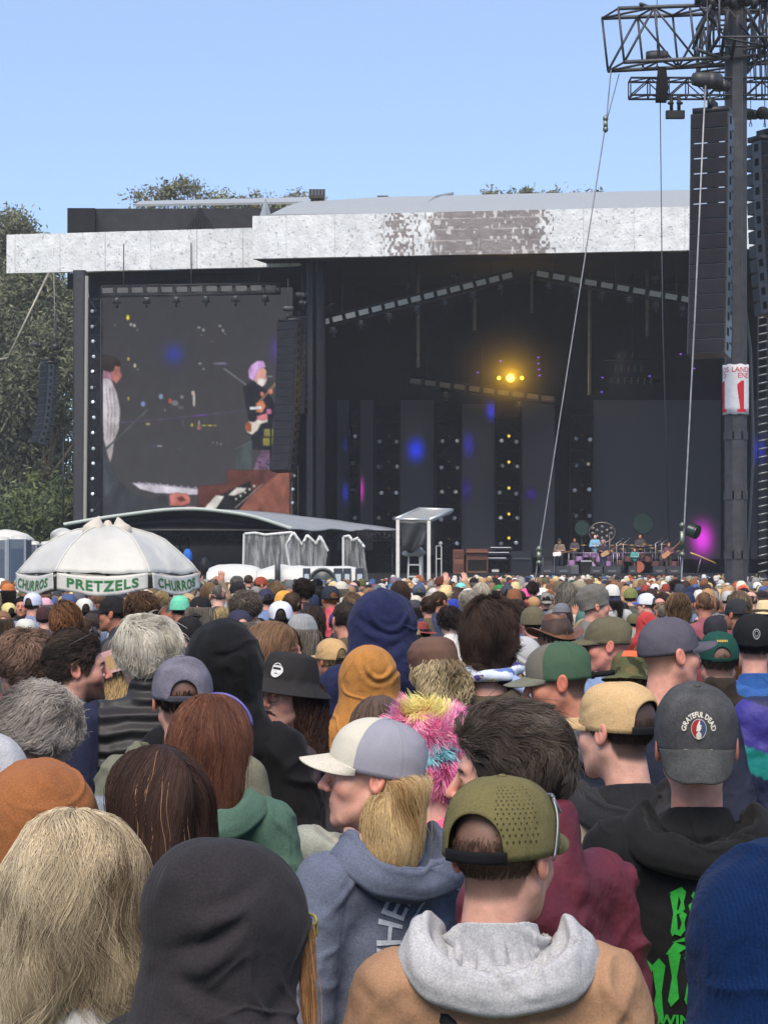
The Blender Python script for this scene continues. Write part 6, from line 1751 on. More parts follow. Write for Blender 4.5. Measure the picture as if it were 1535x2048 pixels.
for i, (px, top, w_, lab) in enumerate(((330, 366, 3.4, 'eucalyptus crown over the dark parapet, left of the tallest one'), (378, 356, 2.6, 'tallest eucalyptus crown behind the dark parapet'), (455, 388, 3.0, 'low eucalyptus crown behind the middle of the parapet'), (588, 386, 2.6, 'eucalyptus crown left of the roof vent housing'), (520, 397, 1.2, 'tiny eucalyptus top between two crowns on the parapet'), (1055, 378, 1.6, 'small tree top peeping over the pale roof'), (968, 390, 1.4, 'flat tree top low over the pale roof'), (1170, 380, 1.3, 'tree top over the roof left of the speaker mast'))):
    Y_ = 168; h = Z(top - 4, Y_); rs = np.random.RandomState(40 + i)
    cr = [(rs.normal() * w_ * .55, rs.normal() * .5, h - w_ * .28 - rs.uniform(0, .9), w_ * .42, w_ * .24, .2) for _ in range(5)] + [(rs.normal() * w_ * .7, 0, h - w_ * .8 - 1.0, w_ * .5, w_ * .3, .15) for _ in range(3)]
    tree(lab, X(px, Y_), Y_, h, cr, 1000, .19, EB, 50 + i, 'tree tops behind the stage roof', .3)
# ------------------------------------------------------------------ the people near the camera, one by one
M['ribknit'] = mk('ribbed knit', 0.95, vary=0.10, vscale=30, bumps=((260, 0.4, 0.003),), wave=(56, 0.32, 0.004, 'X'), sheen=0.04, spec=0.05, heather=0.2)
M['quilt'] = mk('quilted nylon', 0.55, vary=0.08, vscale=10, bumps=((40, 0.3, 0.005),), wave=(6.0, 0.9, 0.02, 'Z'), spec=0.4)

def crew(x, y, z):                                        # hair that shows under a cap
    return (z < .035) & (z > hairline(y) - .002)
def under_cap(s, c1, c2, n=900, L=.016, r=.0011, seed=1):
    s.buzz(c2, .75)
    f = masked(scalp_f(.003))
    return s.hair(f, n, L, r, comb_down, c1=c1, c2=c2, S=4, thick=.003, region=crew, seed=seed, lift=.06, root=False, lock=.2, fly=0)

# woman with grey-blonde hair, bottom left
p = Person('woman with wavy ash-blonde hair over a white top, seen from behind', 152, 1612, 3.45, yaw=4, hy=6, extra=.03, skin=(205, 160, 140))
fA = long_f(.145, .19, .012, True)
fA2 = lambda x, y, z: su(fA(x, y, z), ell(x, y, z, (0, -.035, -.02), (.122, .118, .135)), .05) - .009 * noi(x, y, z * .7, 24, 77)
p.hair(fA2, 20000, .275, .0006, comb_crown((0, -.01), .15), S=13, wave=.016, wfreq=36, grav=.42, lift=.08, thick=.018, noise=.11, lock=.62, fly=.04, c1=(232, 214, 182), c2=(106, 90, 72), basef=fA2,
       base=(112, 98, 80), seed=2, region=lambda x, y, z: z > -.06, clump=17)
p.jacket((215, 212, 210), 'cotton', seed=1, h=.009).lower()

# charcoal hood, bottom centre-left
p = Person('person in a charcoal hood, yellow-rimmed glasses peeping out at its edge', 462, 1675, 3.08, yaw=-36, hy=-16, extra=.035, skin=(205, 160, 140))
p.hoodup((47, 44, 47), seed=4, h=.005, wide=1.12, fold=.009, va=64, dents=((-.055, 1.635, .05, .016, .45, .022), (-.02, 1.70, .05, .014, .35, .008), (-.06, 1.55, .06, .02, -.6, .010), (.03, 1.50, .05, .02, .8, .010)))
fB = masked(scalp_f(.012, 0, 0, .01), cut=lambda x, y, z: -.02 - y)
p.hair(fB, 900, .46, .0005, lambda P, N: np.stack([0 * P[:, 0], -.12 + 0 * P[:, 0], -1 + 0 * P[:, 0]], 1), S=13, wave=.007, grav=.8, lift=.02, thick=.004, c1=(190, 152, 112), c2=(132, 98, 68), base=(116, 84, 58), seed=5,
       region=lambda x, y, z: (y > .058) & (z > -.02))
rs = np.random.RandomState(9); n = 420
q = rs.normal(size=(n, 4, 3)) * np.array((.006, .007, .008)) + np.array([(.060, .060, .07), (.074, .086, .0), (.080, .092, -.11), (.086, .088, -.27)])[None]
tt = np.linspace(0, 3, 13); A_ = np.stack([np.stack([np.interp(tt, [0, 1, 2, 3], q[i, :, k]) for k in range(3)], -1) for i in range(n)])
A_[:, 1:-1] = (A_[:, :-2] + 2 * A_[:, 1:-1] + A_[:, 2:]) / 4; A_[..., 0] += .003 * np.sin(tt * 5 + rs.uniform(0, 2, (n, 1)))
mx = rs.uniform(size=(n, 1)); hg = Geo(); tubes(hg, A_, .0006, 3, rgb3(198, 150, 104) * mx + rgb3(136, 94, 60) * (1 - mx))
hg.xf(p.Mh).obj('hair_lock', M['hair'], p.root)
glasses(p.root, p.Mh @ tr((0, .024, -.006)), rgb(150, 140, 60), lens=None, shape='square', rr=.003)
p.jacket((46, 43, 46), seed=3, h=.009).lower()

# olive perforated cap, tan jacket
p = Person('man in an olive perforated cap, grey hood lying over his tan jacket', 992, 1556, 3.33, yaw=0, hy=-31, hp=-3, extra=.022, skin=(200, 150, 130))
under_cap(p, (92, 72, 56), (70, 54, 44), 5000, .011, .0006)
xc = p.Mh @ tr((0, 0, .004)) @ rot('X', 2)
o = cap(p.root, 'cap', xc, rgb(106, 98, 58), arch=.60, aw=.62, sq=2.5, r=(.096, .116, .114), seed=3, strap=(22, 22, 26), dents=.0012, brimlen=.07, curve=.03)
dots = []
ang = np.linspace(0, 2 * np.pi, 7)[:-1]
for px0, nx in ((.045, 8), (-.165, 8)):
    for i in range(nx):
        for j in range(13):
            cx, cy = px0 + i * .0105 + .004 * (j % 2), -.055 + j * .0078
            if abs(cx) > .012: dots.append([(cx + .0017 * math.cos(a), cy + .0017 * math.sin(a)) for a in ang])
Vd, Fd = poly_geo(dots)
cap_print(o, xc, Vd, Fd, 2.5, (.096, .116, .114), rgb(48, 44, 26), 'perforation', phi0=np.pi, th0=.95, off=.0008)
sg = Geo(); rC = (.096, .116, .114)
th_ = np.linspace(.95, 1.72, 12); ph_ = np.linspace(1.15, 1.55, 12)
tubes(sg, cap_pt(ph_, th_, .004, 2.5, rC), .0028, 6, cap=True)
ph2 = np.linspace(.1, 1.15, 14); tubes(sg, cap_pt(ph2, .93 + .02 * np.sin(ph2 * 5), .005, 2.5, rC), .0035, 6, cap=True)
ph3 = np.linspace(.72, 1.15, 12); ring_ = np.concatenate([cap_pt(ph3, .95 + .0 * ph3, .006, 2.5, rC), cap_pt(ph3[::-1], 1.20 + 0 * ph3, .007, 2.5, rC)])
tubes(sg, ring_, .0028, 6)
sg.xf(xc); sg.obj('sunglasses', M['alu'], p.root, rgb(120, 124, 128))
p.jacket((164, 124, 92), 'cotton', seed=6, h=.008, b=1.14, fold=.010, collar=0).lower()
p.hooddown((172, 172, 175), seed=9, h=.005, fold=.015, wide=.98)
p.hd.location = (0, .004, .024)
tubes(Geo(), np.array([(-.11, .03, 1.42), (-.10, -.10, 1.40), (-.06, -.172, 1.32), (-.01, -.178, 1.22), (.06, -.165, 1.10), (.12, -.14, .98)]), .014, 8, cap=True).obj('bag_strap', M['cotton'], p.root, rgb(40, 40, 42))

# blue knitted hood, bottom right
p = Person('person in a royal blue ribbed knit hood and sweater', 1566, 1652, 2.75, yaw=10, hy=20, extra=.05, skin=(200, 150, 130))
p.hoodup((8, 36, 76), 'ribknit', seed=12, h=.005, wide=1.32, fold=.010, peak=.02, open_=True, creases=((.03, 1.66, .08, .06, .010),))
p.jacket((8, 35, 74), 'ribknit', seed=13, h=.010).lower()

# blonde woman in a white trucker cap, blue hoodie
p = Person('blonde woman in profile wearing a white trucker cap and slate blue hoodie', 754, 1424, 4.45, yaw=38, hy=50, hp=2, extra=.03, skin=(214, 160, 140), face=dict(nose=1.0, chin=.9, wide=.97, jaw=.94), h=.003)
fE = lambda x, y, z: np.maximum(np.maximum(su(masked(scalp_f(.006, 0, .008))(x, y, z), cone(np.abs(x), y, z, (.044, -.046, -.02), (.066, -.056, -.140), .056, .048), .04), y + .036 - .052 * sstep(-.035, -.062, z)), z - .0)
p.hair(fE, 12000, .19, .0006, comb_down, S=11, wave=.006, wfreq=44, grav=.45, lift=.1, thick=.014, c1=(246, 222, 172), c2=(158, 122, 78), base=(150, 116, 76), seed=8, region=lambda x, y, z: z < .02)
xc = p.Mh @ tr((0, -.004, .000)) @ rot('X', 7)
o = cap(p.root, 'cap', xc, rgb(150, 148, 160), brim=rgb(196, 188, 172), arch=.50, aw=.42, sq=2.35, r=(.092, .114, .110), mat='mesh', seed=9, front=rgb3(204, 198, 184) / rgb3(150, 148, 160), strap=(150, 148, 158), brimlen=.068, curve=.034, droop=.30)
p.tube('earring', [(-.083, -.012, -.038), (-.087, -.010, -.043), (-.083, -.012, -.047)], .0016, (190, 180, 160), 'alu')
p.jacket((96, 104, 124), 'fleece', seed=8, h=.008, b=1.03, fold=.010).lower()
p.hooddown((94, 102, 122), seed=21, h=.005, fold=.007, wide=1.0)
Vt, Ft = text_geo('WHERE', .085, .012, bold=.001)
th = math.pi * .90 + Vt[:, 0] / .17 * -1.0
Vw = np.stack([.0 + (.165 + Vt[:, 1]) * np.cos(th), (.165 + Vt[:, 1]) * np.sin(th), 0 * th], 1)
ring = np.linspace(math.pi * .35, math.pi * 1.12, 40)
drape(Vw, Ft, p.jk.data, (0.10, -.2, 1.27), (1, 0, 0), (0, 0, 1), .003).obj('lettering', M['print_'], p.jk, rgb(186, 194, 208))
rr_ = Geo()
P2 = []
for a in ring:
    for q in (.112, .118): P2.append((q * math.cos(a), q * math.sin(a), 0))
P2 = np.array(P2); q = np.array([(2 * i, 2 * i + 1, 2 * i + 3, 2 * i + 2) for i in range(len(ring) - 1)])
drape(P2, q, p.jk.data, (0.10, -.2, 1.27), (1, 0, 0), (0, 0, 1), .003).obj('printed_ring', M['print_'], p.jk, rgb(186, 194, 208))

# dark wavy-haired man, maroon jacket
p = Person('man with thick dark wavy hair and maroon jacket, just behind the olive perforated cap', 1066, 1402, 3.95, yaw=50, hy=28, hp=-4, fwd=.04, extra=.03, skin=(205, 150, 130), face=dict(nose=1.25))
fF = masked(scalp_f(.013, .020, .008, .0))
p.hair(fF, 15000, .085, .0007, lambda P, N: np.stack([P[:, 0] * 3, np.where(P[:, 2] > .03, -1.0, -.5), np.where(P[:, 2] > .05, .1, -1.)], 1), S=9, wave=.008, wfreq=62, grav=.12, lift=.15, noise=.14, thick=.012, clump=28, lock=.75, c1=(116, 103, 93), c2=(40, 34, 32), base=(36, 31, 29), seed=11)
p.eyes()
p.jacket((98, 28, 44), 'shell', seed=11, h=.009, b=1.02, collar=.085, fold=.010).lower()

# backwards cap with print, black hoodie
p = Person('man in a backwards faded black cap with round emblem, black hoodie with green lettering', 1391, 1362, 4.45, yaw=-2, hy=-4, hp=4, extra=.028, skin=(196, 136, 116))
p.buzz((150, 110, 94), .25)
xc = p.Mh @ tr((0, -.004, -.006)) @ rot('Z', 180) @ rot('X', -8)
rG = (.090, .110, .118)
o = cap(p.root, 'cap', xc, rgb(72, 72, 74), brim=rgb(68, 69, 69), arch=.5, aw=.5, sq=2.7, r=rG, mat='washed', seed=14, dents=.0022, strap=(70, 70, 70), brimlen=.072, curve=.030, droop=.75)
pa = np.linspace(-.72, .72, 24); ta = np.linspace(.72, 1.60, 16)
PP = cap_pt(pa[:, None] * (1 - .25 * np.clip(1.0 - ta, 0, 1))[None, :], ta[None] + 0 * pa[:, None], .0020, 2.7, rG)
arcV, arcF = text_geo('GRATEFUL DEAD', .0165, .004, bold=.0006, space=1.05)
th = arcV[:, 0] / .044
av = np.stack([np.sin(th) * (.036 + arcV[:, 1]), np.cos(th) * (.036 + arcV[:, 1]) - .036, 0 * th], 1)
av[:, 1] += .010
cap_print(o, xc, av, arcF, 2.7, rG, rgb(206, 200, 188), 'lettering', 0, 1.06, .0032)
tV, tF = text_geo('SPRING TOUR', .0095, .004, bold=.0003, space=1.15)
cap_print(o, xc, tV + np.array([0, -.052, 0]), tF, 2.7, rG, rgb(190, 186, 178), 'lettering', 0, 1.06, .0032)
a = np.linspace(0, 2 * np.pi, 28)[:-1]
def disc(r_, c_=(0, 0), lo=0, hi=2 * np.pi):
    u = np.linspace(lo, hi, 22)
    return [(c_[0] + r_ * math.cos(t), c_[1] + r_ * math.sin(t)) for t in u]
cy = -.017
for poly, colr, of in ((disc(.0185, (0, cy))[:-1], (196, 190, 180), .0028), (disc(.0172, (0, cy), math.pi / 2, 3 * math.pi / 2), (150, 44, 46), .0031), (disc(.0172, (0, cy), -math.pi / 2, math.pi / 2), (58, 74, 110), .0031),
                       ([(.003, cy + .0168), (-.006, cy + .002), (-.0015, cy + .003), (-.0065, cy - .006), (-.001, cy - .0045), (-.004, cy - .011), (.006, cy - .001), (.0015, cy - .0015), (.0072, cy + .006), (.0025, cy + .0055)], (214, 206, 192), .0034),
                       (disc(.0062, (0, cy - .0125))[:-1], (206, 198, 186), .0034), ):
    v_, f_ = poly_geo([poly], .005)
    cap_print(o, xc, v_, f_, 2.7, rG, rgb(*colr), 'emblem', 0, 1.06, of)
p.jacket((30, 30, 32), 'fleece', seed=15, h=.008, b=1.08, fold=.010).lower()
p.hooddown((31, 31, 33), seed=16, h=.005, fold=.007, wide=.98)
def bl(x0, y0, w, h, sk=.010):                             # one tall blackletter stroke with pointed feet
    return [(x0 - .008, y0 + h * .93), (x0 + w * .4, y0 + h * 1.05), (x0 + w + .004, y0 + h * .92), (x0 + w - sk * .4, y0 + h * .5), (x0 + w, y0 + h * .08), (x0 + w * .5 - sk, y0 - h * .07), (x0 - sk * .8, y0 + h * .05), (x0 + sk * .1, y0 + h * .5)]
polys = []
x = 0.0
polys += [bl(.0, 0, .016, .14), bl(.026, .074, .014, .062), bl(.028, .0, .014, .068), [(-.012, .138), (.03, .156), (.046, .136), (.02, .128)], [(.004, .076), (.03, .082), (.036, .070), (.004, .064)], [(-.006, .004), (.026, -.012), (.04, .006), (.012, .014)]]
polys += [bl(.060, 0, .016, .098), [(.061, .122), (.070, .136), (.079, .122), (.070, .108)], bl(.090, 0, .016, .14), bl(.118, 0, .016, .14), bl(.148, .0, .015, .098), bl(.172, -.045, .015, .143), [(.146, -.002), (.160, -.016), (.188, .002), (.188, .016)], [(.186, -.050), (.186, -.034), (.130, -.070), (.124, -.084)]]
polys += [[(-.004, -.030), (.060, -.012), (.05, -.022), (.13, -.016), (.055, -.048), (.062, -.034)]]
row1 = polys; polys = []
ox, oy = -.052, -.200
polys += [bl(ox - .040, oy + .06, .018, .07), bl(ox - .012, oy - .02, .016, .12), bl(ox + .014, oy - .045, .018, .145), bl(ox + .050, oy, .016, .12), [(ox + .036, oy + .115), (ox + .056, oy + .142), (ox + .086, oy + .126), (ox + .06, oy + .112)], bl(ox + .086, oy, .016, .11), bl(ox + .120, oy, .016, .11), bl(ox + .148, oy, .016, .11), bl(ox + .178, oy - .04, .016, .15), bl(ox + .21, oy, .016, .11)]
row1 = [[(px_ * .62, py_ * .62) for px_, py_ in q_] for q_ in row1]; polys = [[(px_ * .92, py_ * .92 + .035) for px_, py_ in q_] for q_ in polys]
vB, fB_ = poly_geo(row1 + polys, .02)
vB[:, 1] += .16 * vB[:, 0]
drape(vB, fB_, p.jk.data, (-.066, -.2, 1.248), (1, 0, 0), (0, 0, 1), .004).obj('lettering', M['print_'], p.jk, rgb(48, 156, 58))
vW, fW = text_geo('WINTER TOUR', .034, .012, bold=.001)
drape(vW, fW, p.jk.data, (.02, -.2, 1.06), (1, 0, 0), (0, 0, 1), .004).obj('lettering', M['print_'], p.jk, rgb(48, 156, 58))

# tan five-panel cap, beige jacket
p = Person('man in a tan five-panel cap with black hood over a beige jacket', 1243, 1352, 5.05, yaw=12, hy=34, hp=0, extra=.022, skin=(210, 160, 142))
under_cap(p, (64, 50, 44), (52, 42, 38), 1600, .010)
p.buzz((58, 46, 42), .85)
cap(p.root, 'cap', p.Mh @ tr((0, 0, .0)), rgb(200, 164, 112), arch=.62, aw=.66, sq=2.9, r=(.087, .108, .100), seed=18, strap=(30, 30, 34), button=False, brimlen=.062, dents=.0014)
p.jacket((196, 184, 160), 'cotton', seed=17, h=.010, b=1.05).lower((60, 58, 56))
p.hooddown((46, 46, 50), seed=18, h=.006, fold=.007, wide=.98)

# rainbow fur hat
p = Person('person in a fluffy rainbow fake-fur bucket hat and pink furry coat', 853, 1398, 6.0, yaw=0, hy=0, extra=.05, skin=(205, 155, 140))
fI = lambda x, y, z: su(ell(x, y, z, (0, 0, .05), (.116, .124, .10)), ell(x, y, z, (0, 0, -.055), (.122, .13, .085)), .04)
cg = hair_geo(fI, (240, 120, 170), seed=3); 
st = strands(fI, 9500, .060, .0015, lambda P, N: np.stack([P[:, 0] * 2, P[:, 1] * 2, -.6 + 0 * P[:, 0]], 1), S=6, lift=.62, grav=.10, noise=.25, thick=.05, hug=False, seed=31, lock=.5, pull=0)
V = st.V(); Vr = V.reshape(-1, 18, 3)[:, 0]
pal = [rgb3(250, 140, 190), rgb3(252, 190, 215), rgb3(245, 230, 150), rgb3(150, 215, 225), rgb3(165, 235, 165), rgb3(195, 150, 215), rgb3(250, 165, 120)]
n1 = noi(*(Vr.T), 30, 41); n2 = noi(*(Vr.T), 34, 42)
ci = np.where(n1 > .55, 2, np.where(n1 < -.65, 3, np.where(n2 > .85, 4, np.where(n2 < -.7, 5, 0))))
ci = np.where((np.random.RandomState(2).uniform(size=len(ci)) < .45) & (ci == 0), 1, ci)
ci = np.where((Vr[:, 2] < .0) & (ci == 5), 0, ci); ci = np.where((Vr[:, 2] < .0) & (n2 > .3), 6, ci)
st.t = [np.repeat(np.array(pal)[ci], 18, 0).astype(F32)]
cg.join(st); cg.xf(p.Mh).obj('fur_hat', M['fur'], p.root)
p.jacket((226, 86, 130), 'fleece', seed=19, fold=.012).lower((120, 60, 110))

# long dark hair, profile to the left
p = Person('woman with long straight dark brown hair and a few blond streaks', 312, 1486, 4.5, yaw=20, hy=38, extra=.022, skin=(214, 160, 140), face=dict(nose=1.05, wide=.97))
fJ = long_f(.060, .44, .0, True, .8)
p.hair(fJ, 11000, .42, .0006, lambda P, N: np.stack([np.sign(P[:, 0]) * .8, -.25 + 0 * P[:, 0], -.8 + 0 * P[:, 0]], 1), S=14, wave=.003, wfreq=16, grav=.5, lift=.08, thick=.012, c1=(84, 62, 54), c2=(34, 26, 26), base=(40, 31, 30), seed=14, region=lambda x, y, z: z > -.03)
fs = strands(fJ, 60, .42, .0009, lambda P, N: np.stack([np.sign(P[:, 0]) * .8, -.1 + 0 * P[:, 0], -.8 + 0 * P[:, 0]], 1), S=14, wave=.004, grav=.5, lift=.08, thick=.014, lock=.2, c1=(190, 148, 112), c2=(140, 100, 74), seed=15, region=lambda x, y, z: (z > .02) & (x < -.02))
fs.xf(p.Mh).obj('blond_streak', M['hair'], p.root)
p.jacket((48, 48, 58), seed=20).lower()

# auburn hair with a purple headband, green hoodie
p = Person('woman with long auburn hair, a purple headband and a green hoodie', 424, 1384, 5.4, yaw=-10, hy=-6, extra=.022, skin=(210, 160, 140))
fK = long_f(.030, .31, .01)
p.hair(fK, 12000, .34, .0007, comb_down, S=13, wave=.005, wfreq=30, grav=.5, lift=.06, thick=.009, c1=(146, 98, 76), c2=(80, 50, 42), base=(86, 56, 46), seed=17, region=lambda x, y, z: z > -.04)
t = np.linspace(-1.45, 1.45, 24)
p.tube('headband', np.stack([.101 * np.sin(t), .035 + 0 * t, .030 + .100 * np.cos(t)], -1), .0045, (84, 78, 160))
p.jacket((72, 102, 88), seed=23, h=.009, b=1.04).lower()
p.hooddown((74, 104, 90), seed=24, wide=1.08)

# rust brown hood, left
p = Person('person in a rust brown fleece hood at the left edge', 62, 1520, 4.35, yaw=25, hy=20, hp=8, extra=.035, skin=(205, 160, 140))
p.hoodup((146, 88, 44), seed=26, h=.006, wide=1.28, fold=.010, peak=.05, creases=((.05, 1.68, .06, .06, .010),))
p.jacket((140, 84, 42), seed=27).lower()

# grey curly man, left
p = Person('man with a full head of grey curls, ear and cheek showing at the left', 78, 1366, 5.2, yaw=10, hy=32, extra=.022, skin=(214, 158, 140))
fM = masked(scalp_f(.010, .012, .010, .0))
p.hair(fM, 11000, .065, .0008, comb_crown((0, -.03), .6), S=11, coil=.008, cfreq=105, grav=.12, lift=.20, noise=.2, thick=.014, c1=(198, 188, 178), c2=(104, 97, 92), base=(98, 90, 84), seed=20)
p.jacket((120, 128, 138), 'denim', seed=28).lower()

# light grey hood at the left edge
p = Person('person in a pale grey hoodie, half cut off by the left edge', -18, 1468, 5.0, yaw=0, extra=.03, skin=(205, 160, 140))
p.hoodup((176, 176, 180), seed=30, h=.008).jacket((176, 176, 180), seed=31).lower()

# tall black hood
p = Person('tall person in a big black hooded sweatshirt with the hood up', 448, 1248, 6.35, yaw=-4, hy=12, extra=.035, skin=(205, 160, 140))
p.hoodup((26, 26, 28), seed=33, h=.006, wide=1.03, fold=.010, peak=.09, dents=((.0, 1.70, .05, .014, .2, .008), (-.04, 1.58, .05, .02, -.4, .009), (.05, 1.54, .05, .02, .5, .009)))
p.jacket((27, 27, 29), seed=34, b=1.12, fold=.010).lower((30, 30, 34))

# washed grey cap
p = Person('man in a washed purple-grey cap and olive hoodie, beside the purple headband', 367, 1308, 6.0, yaw=0, hy=7, extra=.022, skin=(205, 150, 130))
under_cap(p, (40, 34, 32), (30, 26, 26), 900, .02, .0014)
cap(p.root, 'cap', p.Mh @ tr((0, 0, .0)), rgb(108, 104, 118), arch=.5, aw=.5, sq=2.3, r=(.090, .112, .108), mat='washed', seed=22, strap=(70, 68, 78), dents=.002)
p.jacket((112, 112, 94), seed=35, b=1.05).lower()
p.hooddown((110, 110, 93), seed=36)

# white-haired man, quilted vest
p = Person('tall man with fluffy white hair, pink bald patch and black quilted vest', 296, 1222, 7.0, yaw=10, hy=14, extra=.025, skin=(216, 160, 140))
fQ = masked(scalp_f(.012, .006, .012, .002), cut=lambda x, y, z: .046 - np.sqrt((x + .0) ** 2 + (y + .055) ** 2 * .8 + (z - .10) ** 2))
p.hair(fQ, 9000, .095, .0009, comb_crown((0.0, -.02), .25), S=9, wave=.005, wfreq=60, grav=.22, lift=.2, noise=.2, thick=.018, c1=(236, 230, 216), c2=(176, 168, 154), base=(178, 168, 154), seed=23)
p.jacket((34, 38, 62), 'cotton', seed=37, b=1.02).lower()
def vest_f(x, y, z):
    d = torso_f(1.20, 'pocket', .006, 38, .055)(x, y, z) + .0
    return np.maximum(d, np.abs(x) - .165 - .03 * np.maximum(0, 1.3 - z))
V, Q = nets(vest_f, (-.26, -.22, .82), (.26, .22, 1.60), .01)
Geo().add(V, Q).obj('vest', M['quilt'], p.root, rgb(44, 42, 44))

# bearded man facing right, denim jacket
p = Person('dark-haired bearded man in profile, sunglasses pushed up, denim jacket over a grey hood', 148, 1262, 7.4, yaw=-30, hy=-46, extra=.02, skin=(206, 150, 132), face=dict(nose=1.1, chin=1.1))
fR = masked(scalp_f(.007, .016, .004))
p.hair(fR, 7000, .045, .0009, comb_back, S=7, wave=.003, grav=.08, lift=.18, thick=.010, c1=(84, 70, 62), c2=(36, 30, 28), base=(38, 32, 30), seed=25)
p.beardshade((60, 46, 40), .9).buzz((52, 44, 40), .6).eyes()
bf = lambda x, y, z: np.maximum(head_f()(x, y, z) - .004, np.maximum(z + .058, -.03 - y))
glasses(p.root, p.Mh @ tr((0, -.02, .085)) @ rot('X', 28), rgb(40, 38, 38), lens=(120, 122, 128))
p.jacket((86, 100, 118), 'denim', seed=40, b=1.02, collar=.03).lower()
p.hooddown((150, 156, 168), seed=41, wide=.95)

# curly brown man, far left
p = Person('man with wavy brown hair and gold glasses behind the man with grey curls', 50, 1262, 7.8, yaw=15, hy=30, extra=.022, skin=(210, 156, 138))
fS = masked(scalp_f(.016, .012, .012, .006))
p.hair(fS, 4500, .075, .0013, comb_crown((0, -.03), .5), S=9, coil=.006, cfreq=95, grav=.15, lift=.2, noise=.2, thick=.014, c1=(146, 116, 100), c2=(66, 54, 48), base=(74, 60, 52), seed=26)
glasses(p.root, p.Mh, rgb(120, 100, 60), lens=None)
p.beardshade((130, 118, 110), .5).jacket((70, 84, 100), 'denim', seed=42).lower()

# pink hat, purple jacket
p = Person('woman in a dusty pink brimmed hat, blond curls and a purple shell jacket', 238, 1296, 8.4, yaw=25, hy=15, hp=-12, extra=.02, skin=(214, 162, 145))
fT = long_f(.10, .18, .0, True)
p.hair(fT, 3000, .20, .0014, comb_down, S=12, coil=.008, cfreq=80, grav=.35, lift=.2, thick=.02, c1=(214, 188, 140), c2=(150, 118, 76), base=(150, 120, 80), seed=28, region=lambda x, y, z: z < .05)
profile_hat(p.root, 'hat', p.Mh @ tr((0, 0, .004)) @ rot('X', -6), [(.001, .122), (.05, .120), (.07, .11), (.083, .06), (.09, .03), (.095, .022), (.12, .012), (.145, .0), (.155, -.01)], rgb(172, 128, 124), seed=4, dents=.004, waveb=.008)
p.jacket((98, 52, 168), 'shell', seed=43, fold=.01, collar=.05).lower()

# bucket hat man with glasses and moustache
p = Person('moustached man in a black bucket hat with white embroidery, round glasses and long curls', 574, 1303, 7.0, yaw=95, hy=44, hp=3, extra=.045, skin=(214, 158, 138), face=dict(nose=1.05), h=.003)
fU = long_f(.10, .25, .0, False)
p.hair(fU, 4000, .26, .0013, comb_down, S=13, coil=.007, cfreq=75, grav=.4, lift=.15, thick=.018, c1=(92, 66, 56), c2=(40, 28, 28), base=(46, 34, 32), seed=29, region=lambda x, y, z: (z < .05) & (y < .045))
p.eyes()
glasses(p.root, p.Mh @ tr((0, .005, -.002)), rgb(110, 70, 50), lens=None, rr=.0014)
t = np.linspace(-1, 1, 9)
mg = Geo()
rs = np.random.RandomState(3)
for i in range(220):
    u = rs.uniform(-1, 1); b = np.array([.026 * u, .096 - .012 * u * u, -.051 - .006 * u * u])
    d = np.array([.5 * u, .25, -1.]) * .012
    tubes(mg, np.array([b, b + d * .6, b + d + np.array([.003 * u, -.003, 0])]), .0009, 3)
mg.xf(p.Mh).obj('moustache', M['hair'], p.root, rgb(58, 40, 36))
p.beardshade((120, 90, 78), .25)
xh = p.Mh @ tr((0, 0, .030)) @ rot('X', 3) @ rot('Y', -6)
o = profile_hat(p.root, 'bucket_hat', xh, BUCKET, rgb(44, 42, 42), seed=7, dents=.004, sx=1.0, sy=1.18)
pv, pf = poly_geo([[(.018 * math.cos(a) * (1 + .12 * math.cos(3 * a)), .026 * math.sin(a)) for a in np.linspace(0, 6.2, 22)]], .008)
def hatpt(V, phi0, off):
    phi = phi0 - V[:, 0] / .085
    r_ = .0935 + off - V[:, 1] * .22
    return np.stack([np.sin(phi) * r_, -.008 + np.cos(phi) * r_ * 1.18, .062 + V[:, 1]], 1)
for V_, F_, c_, of in ((pv, pf, (205, 205, 205), .004), (*poly_geo([[(-.012, .010), (.012, .010), (.013, .002), (-.013, .002)], [(-.006, -.010), (.006, -.010), (0, -.014)], [(-.014, .016), (0, .024), (.014, .016), (0, .018)]], .008), (40, 40, 42), .0048)):
    Geo().add(hatpt(V_, -.35, of), F_).xf(xh).obj('embroidery', M['print_'], o, rgb(*c_))
p.jacket((70, 60, 62), 'cotton', seed=45).lower()

# long brown hair man
p = Person('man with long parted brown hair, forehead showing above the black bucket hat', 546, 1243, 8.3, yaw=-75, hy=-25, extra=.015, skin=(214, 150, 130))
fV = long_f(.09, .30, .0, False)
p.hair(fV, 4000, .34, .0012, lambda P, N: np.stack([np.sign(P[:, 0]) * .9, -.5 + 0 * P[:, 0], -.7 + 0 * P[:, 0]], 1), S=12, wave=.004, grav=.45, lift=.1, thick=.014, c1=(150, 118, 90), c2=(84, 62, 48), base=(88, 66, 52), seed=30, region=lambda x, y, z: z > -.03)
p.eyes().jacket((90, 84, 80), seed=46).lower()

# navy hood, tall
p = Person('tall person in a navy blue hoodie, hood up, standing above the mustard hood', 762, 1178, 8.7, yaw=0, hy=-3, extra=.035, skin=(205, 160, 140))
p.hoodup((36, 41, 76), seed=48, h=.006, wide=1.16, fold=.010, peak=.04, creases=((.04, 1.70, .06, .07, .008),), dents=((-.03, 1.64, .05, .016, -.5, .012), (.05, 1.56, .05, .02, .6, .01)))
p.jacket((36, 41, 75), seed=49, b=1.08, fold=.010).lower()

# mustard hood
p = Person('person in a mustard yellow hood with sagging folds at the back', 736, 1289, 7.8, yaw=6, hy=0, extra=.035, skin=(205, 160, 140))
p.hoodup((176, 116, 42), seed=51, h=.005, wide=1.06, fold=.010, creases=((.03, 1.70, .05, .05, .009),))
p.jacket((172, 112, 40), seed=52).lower()

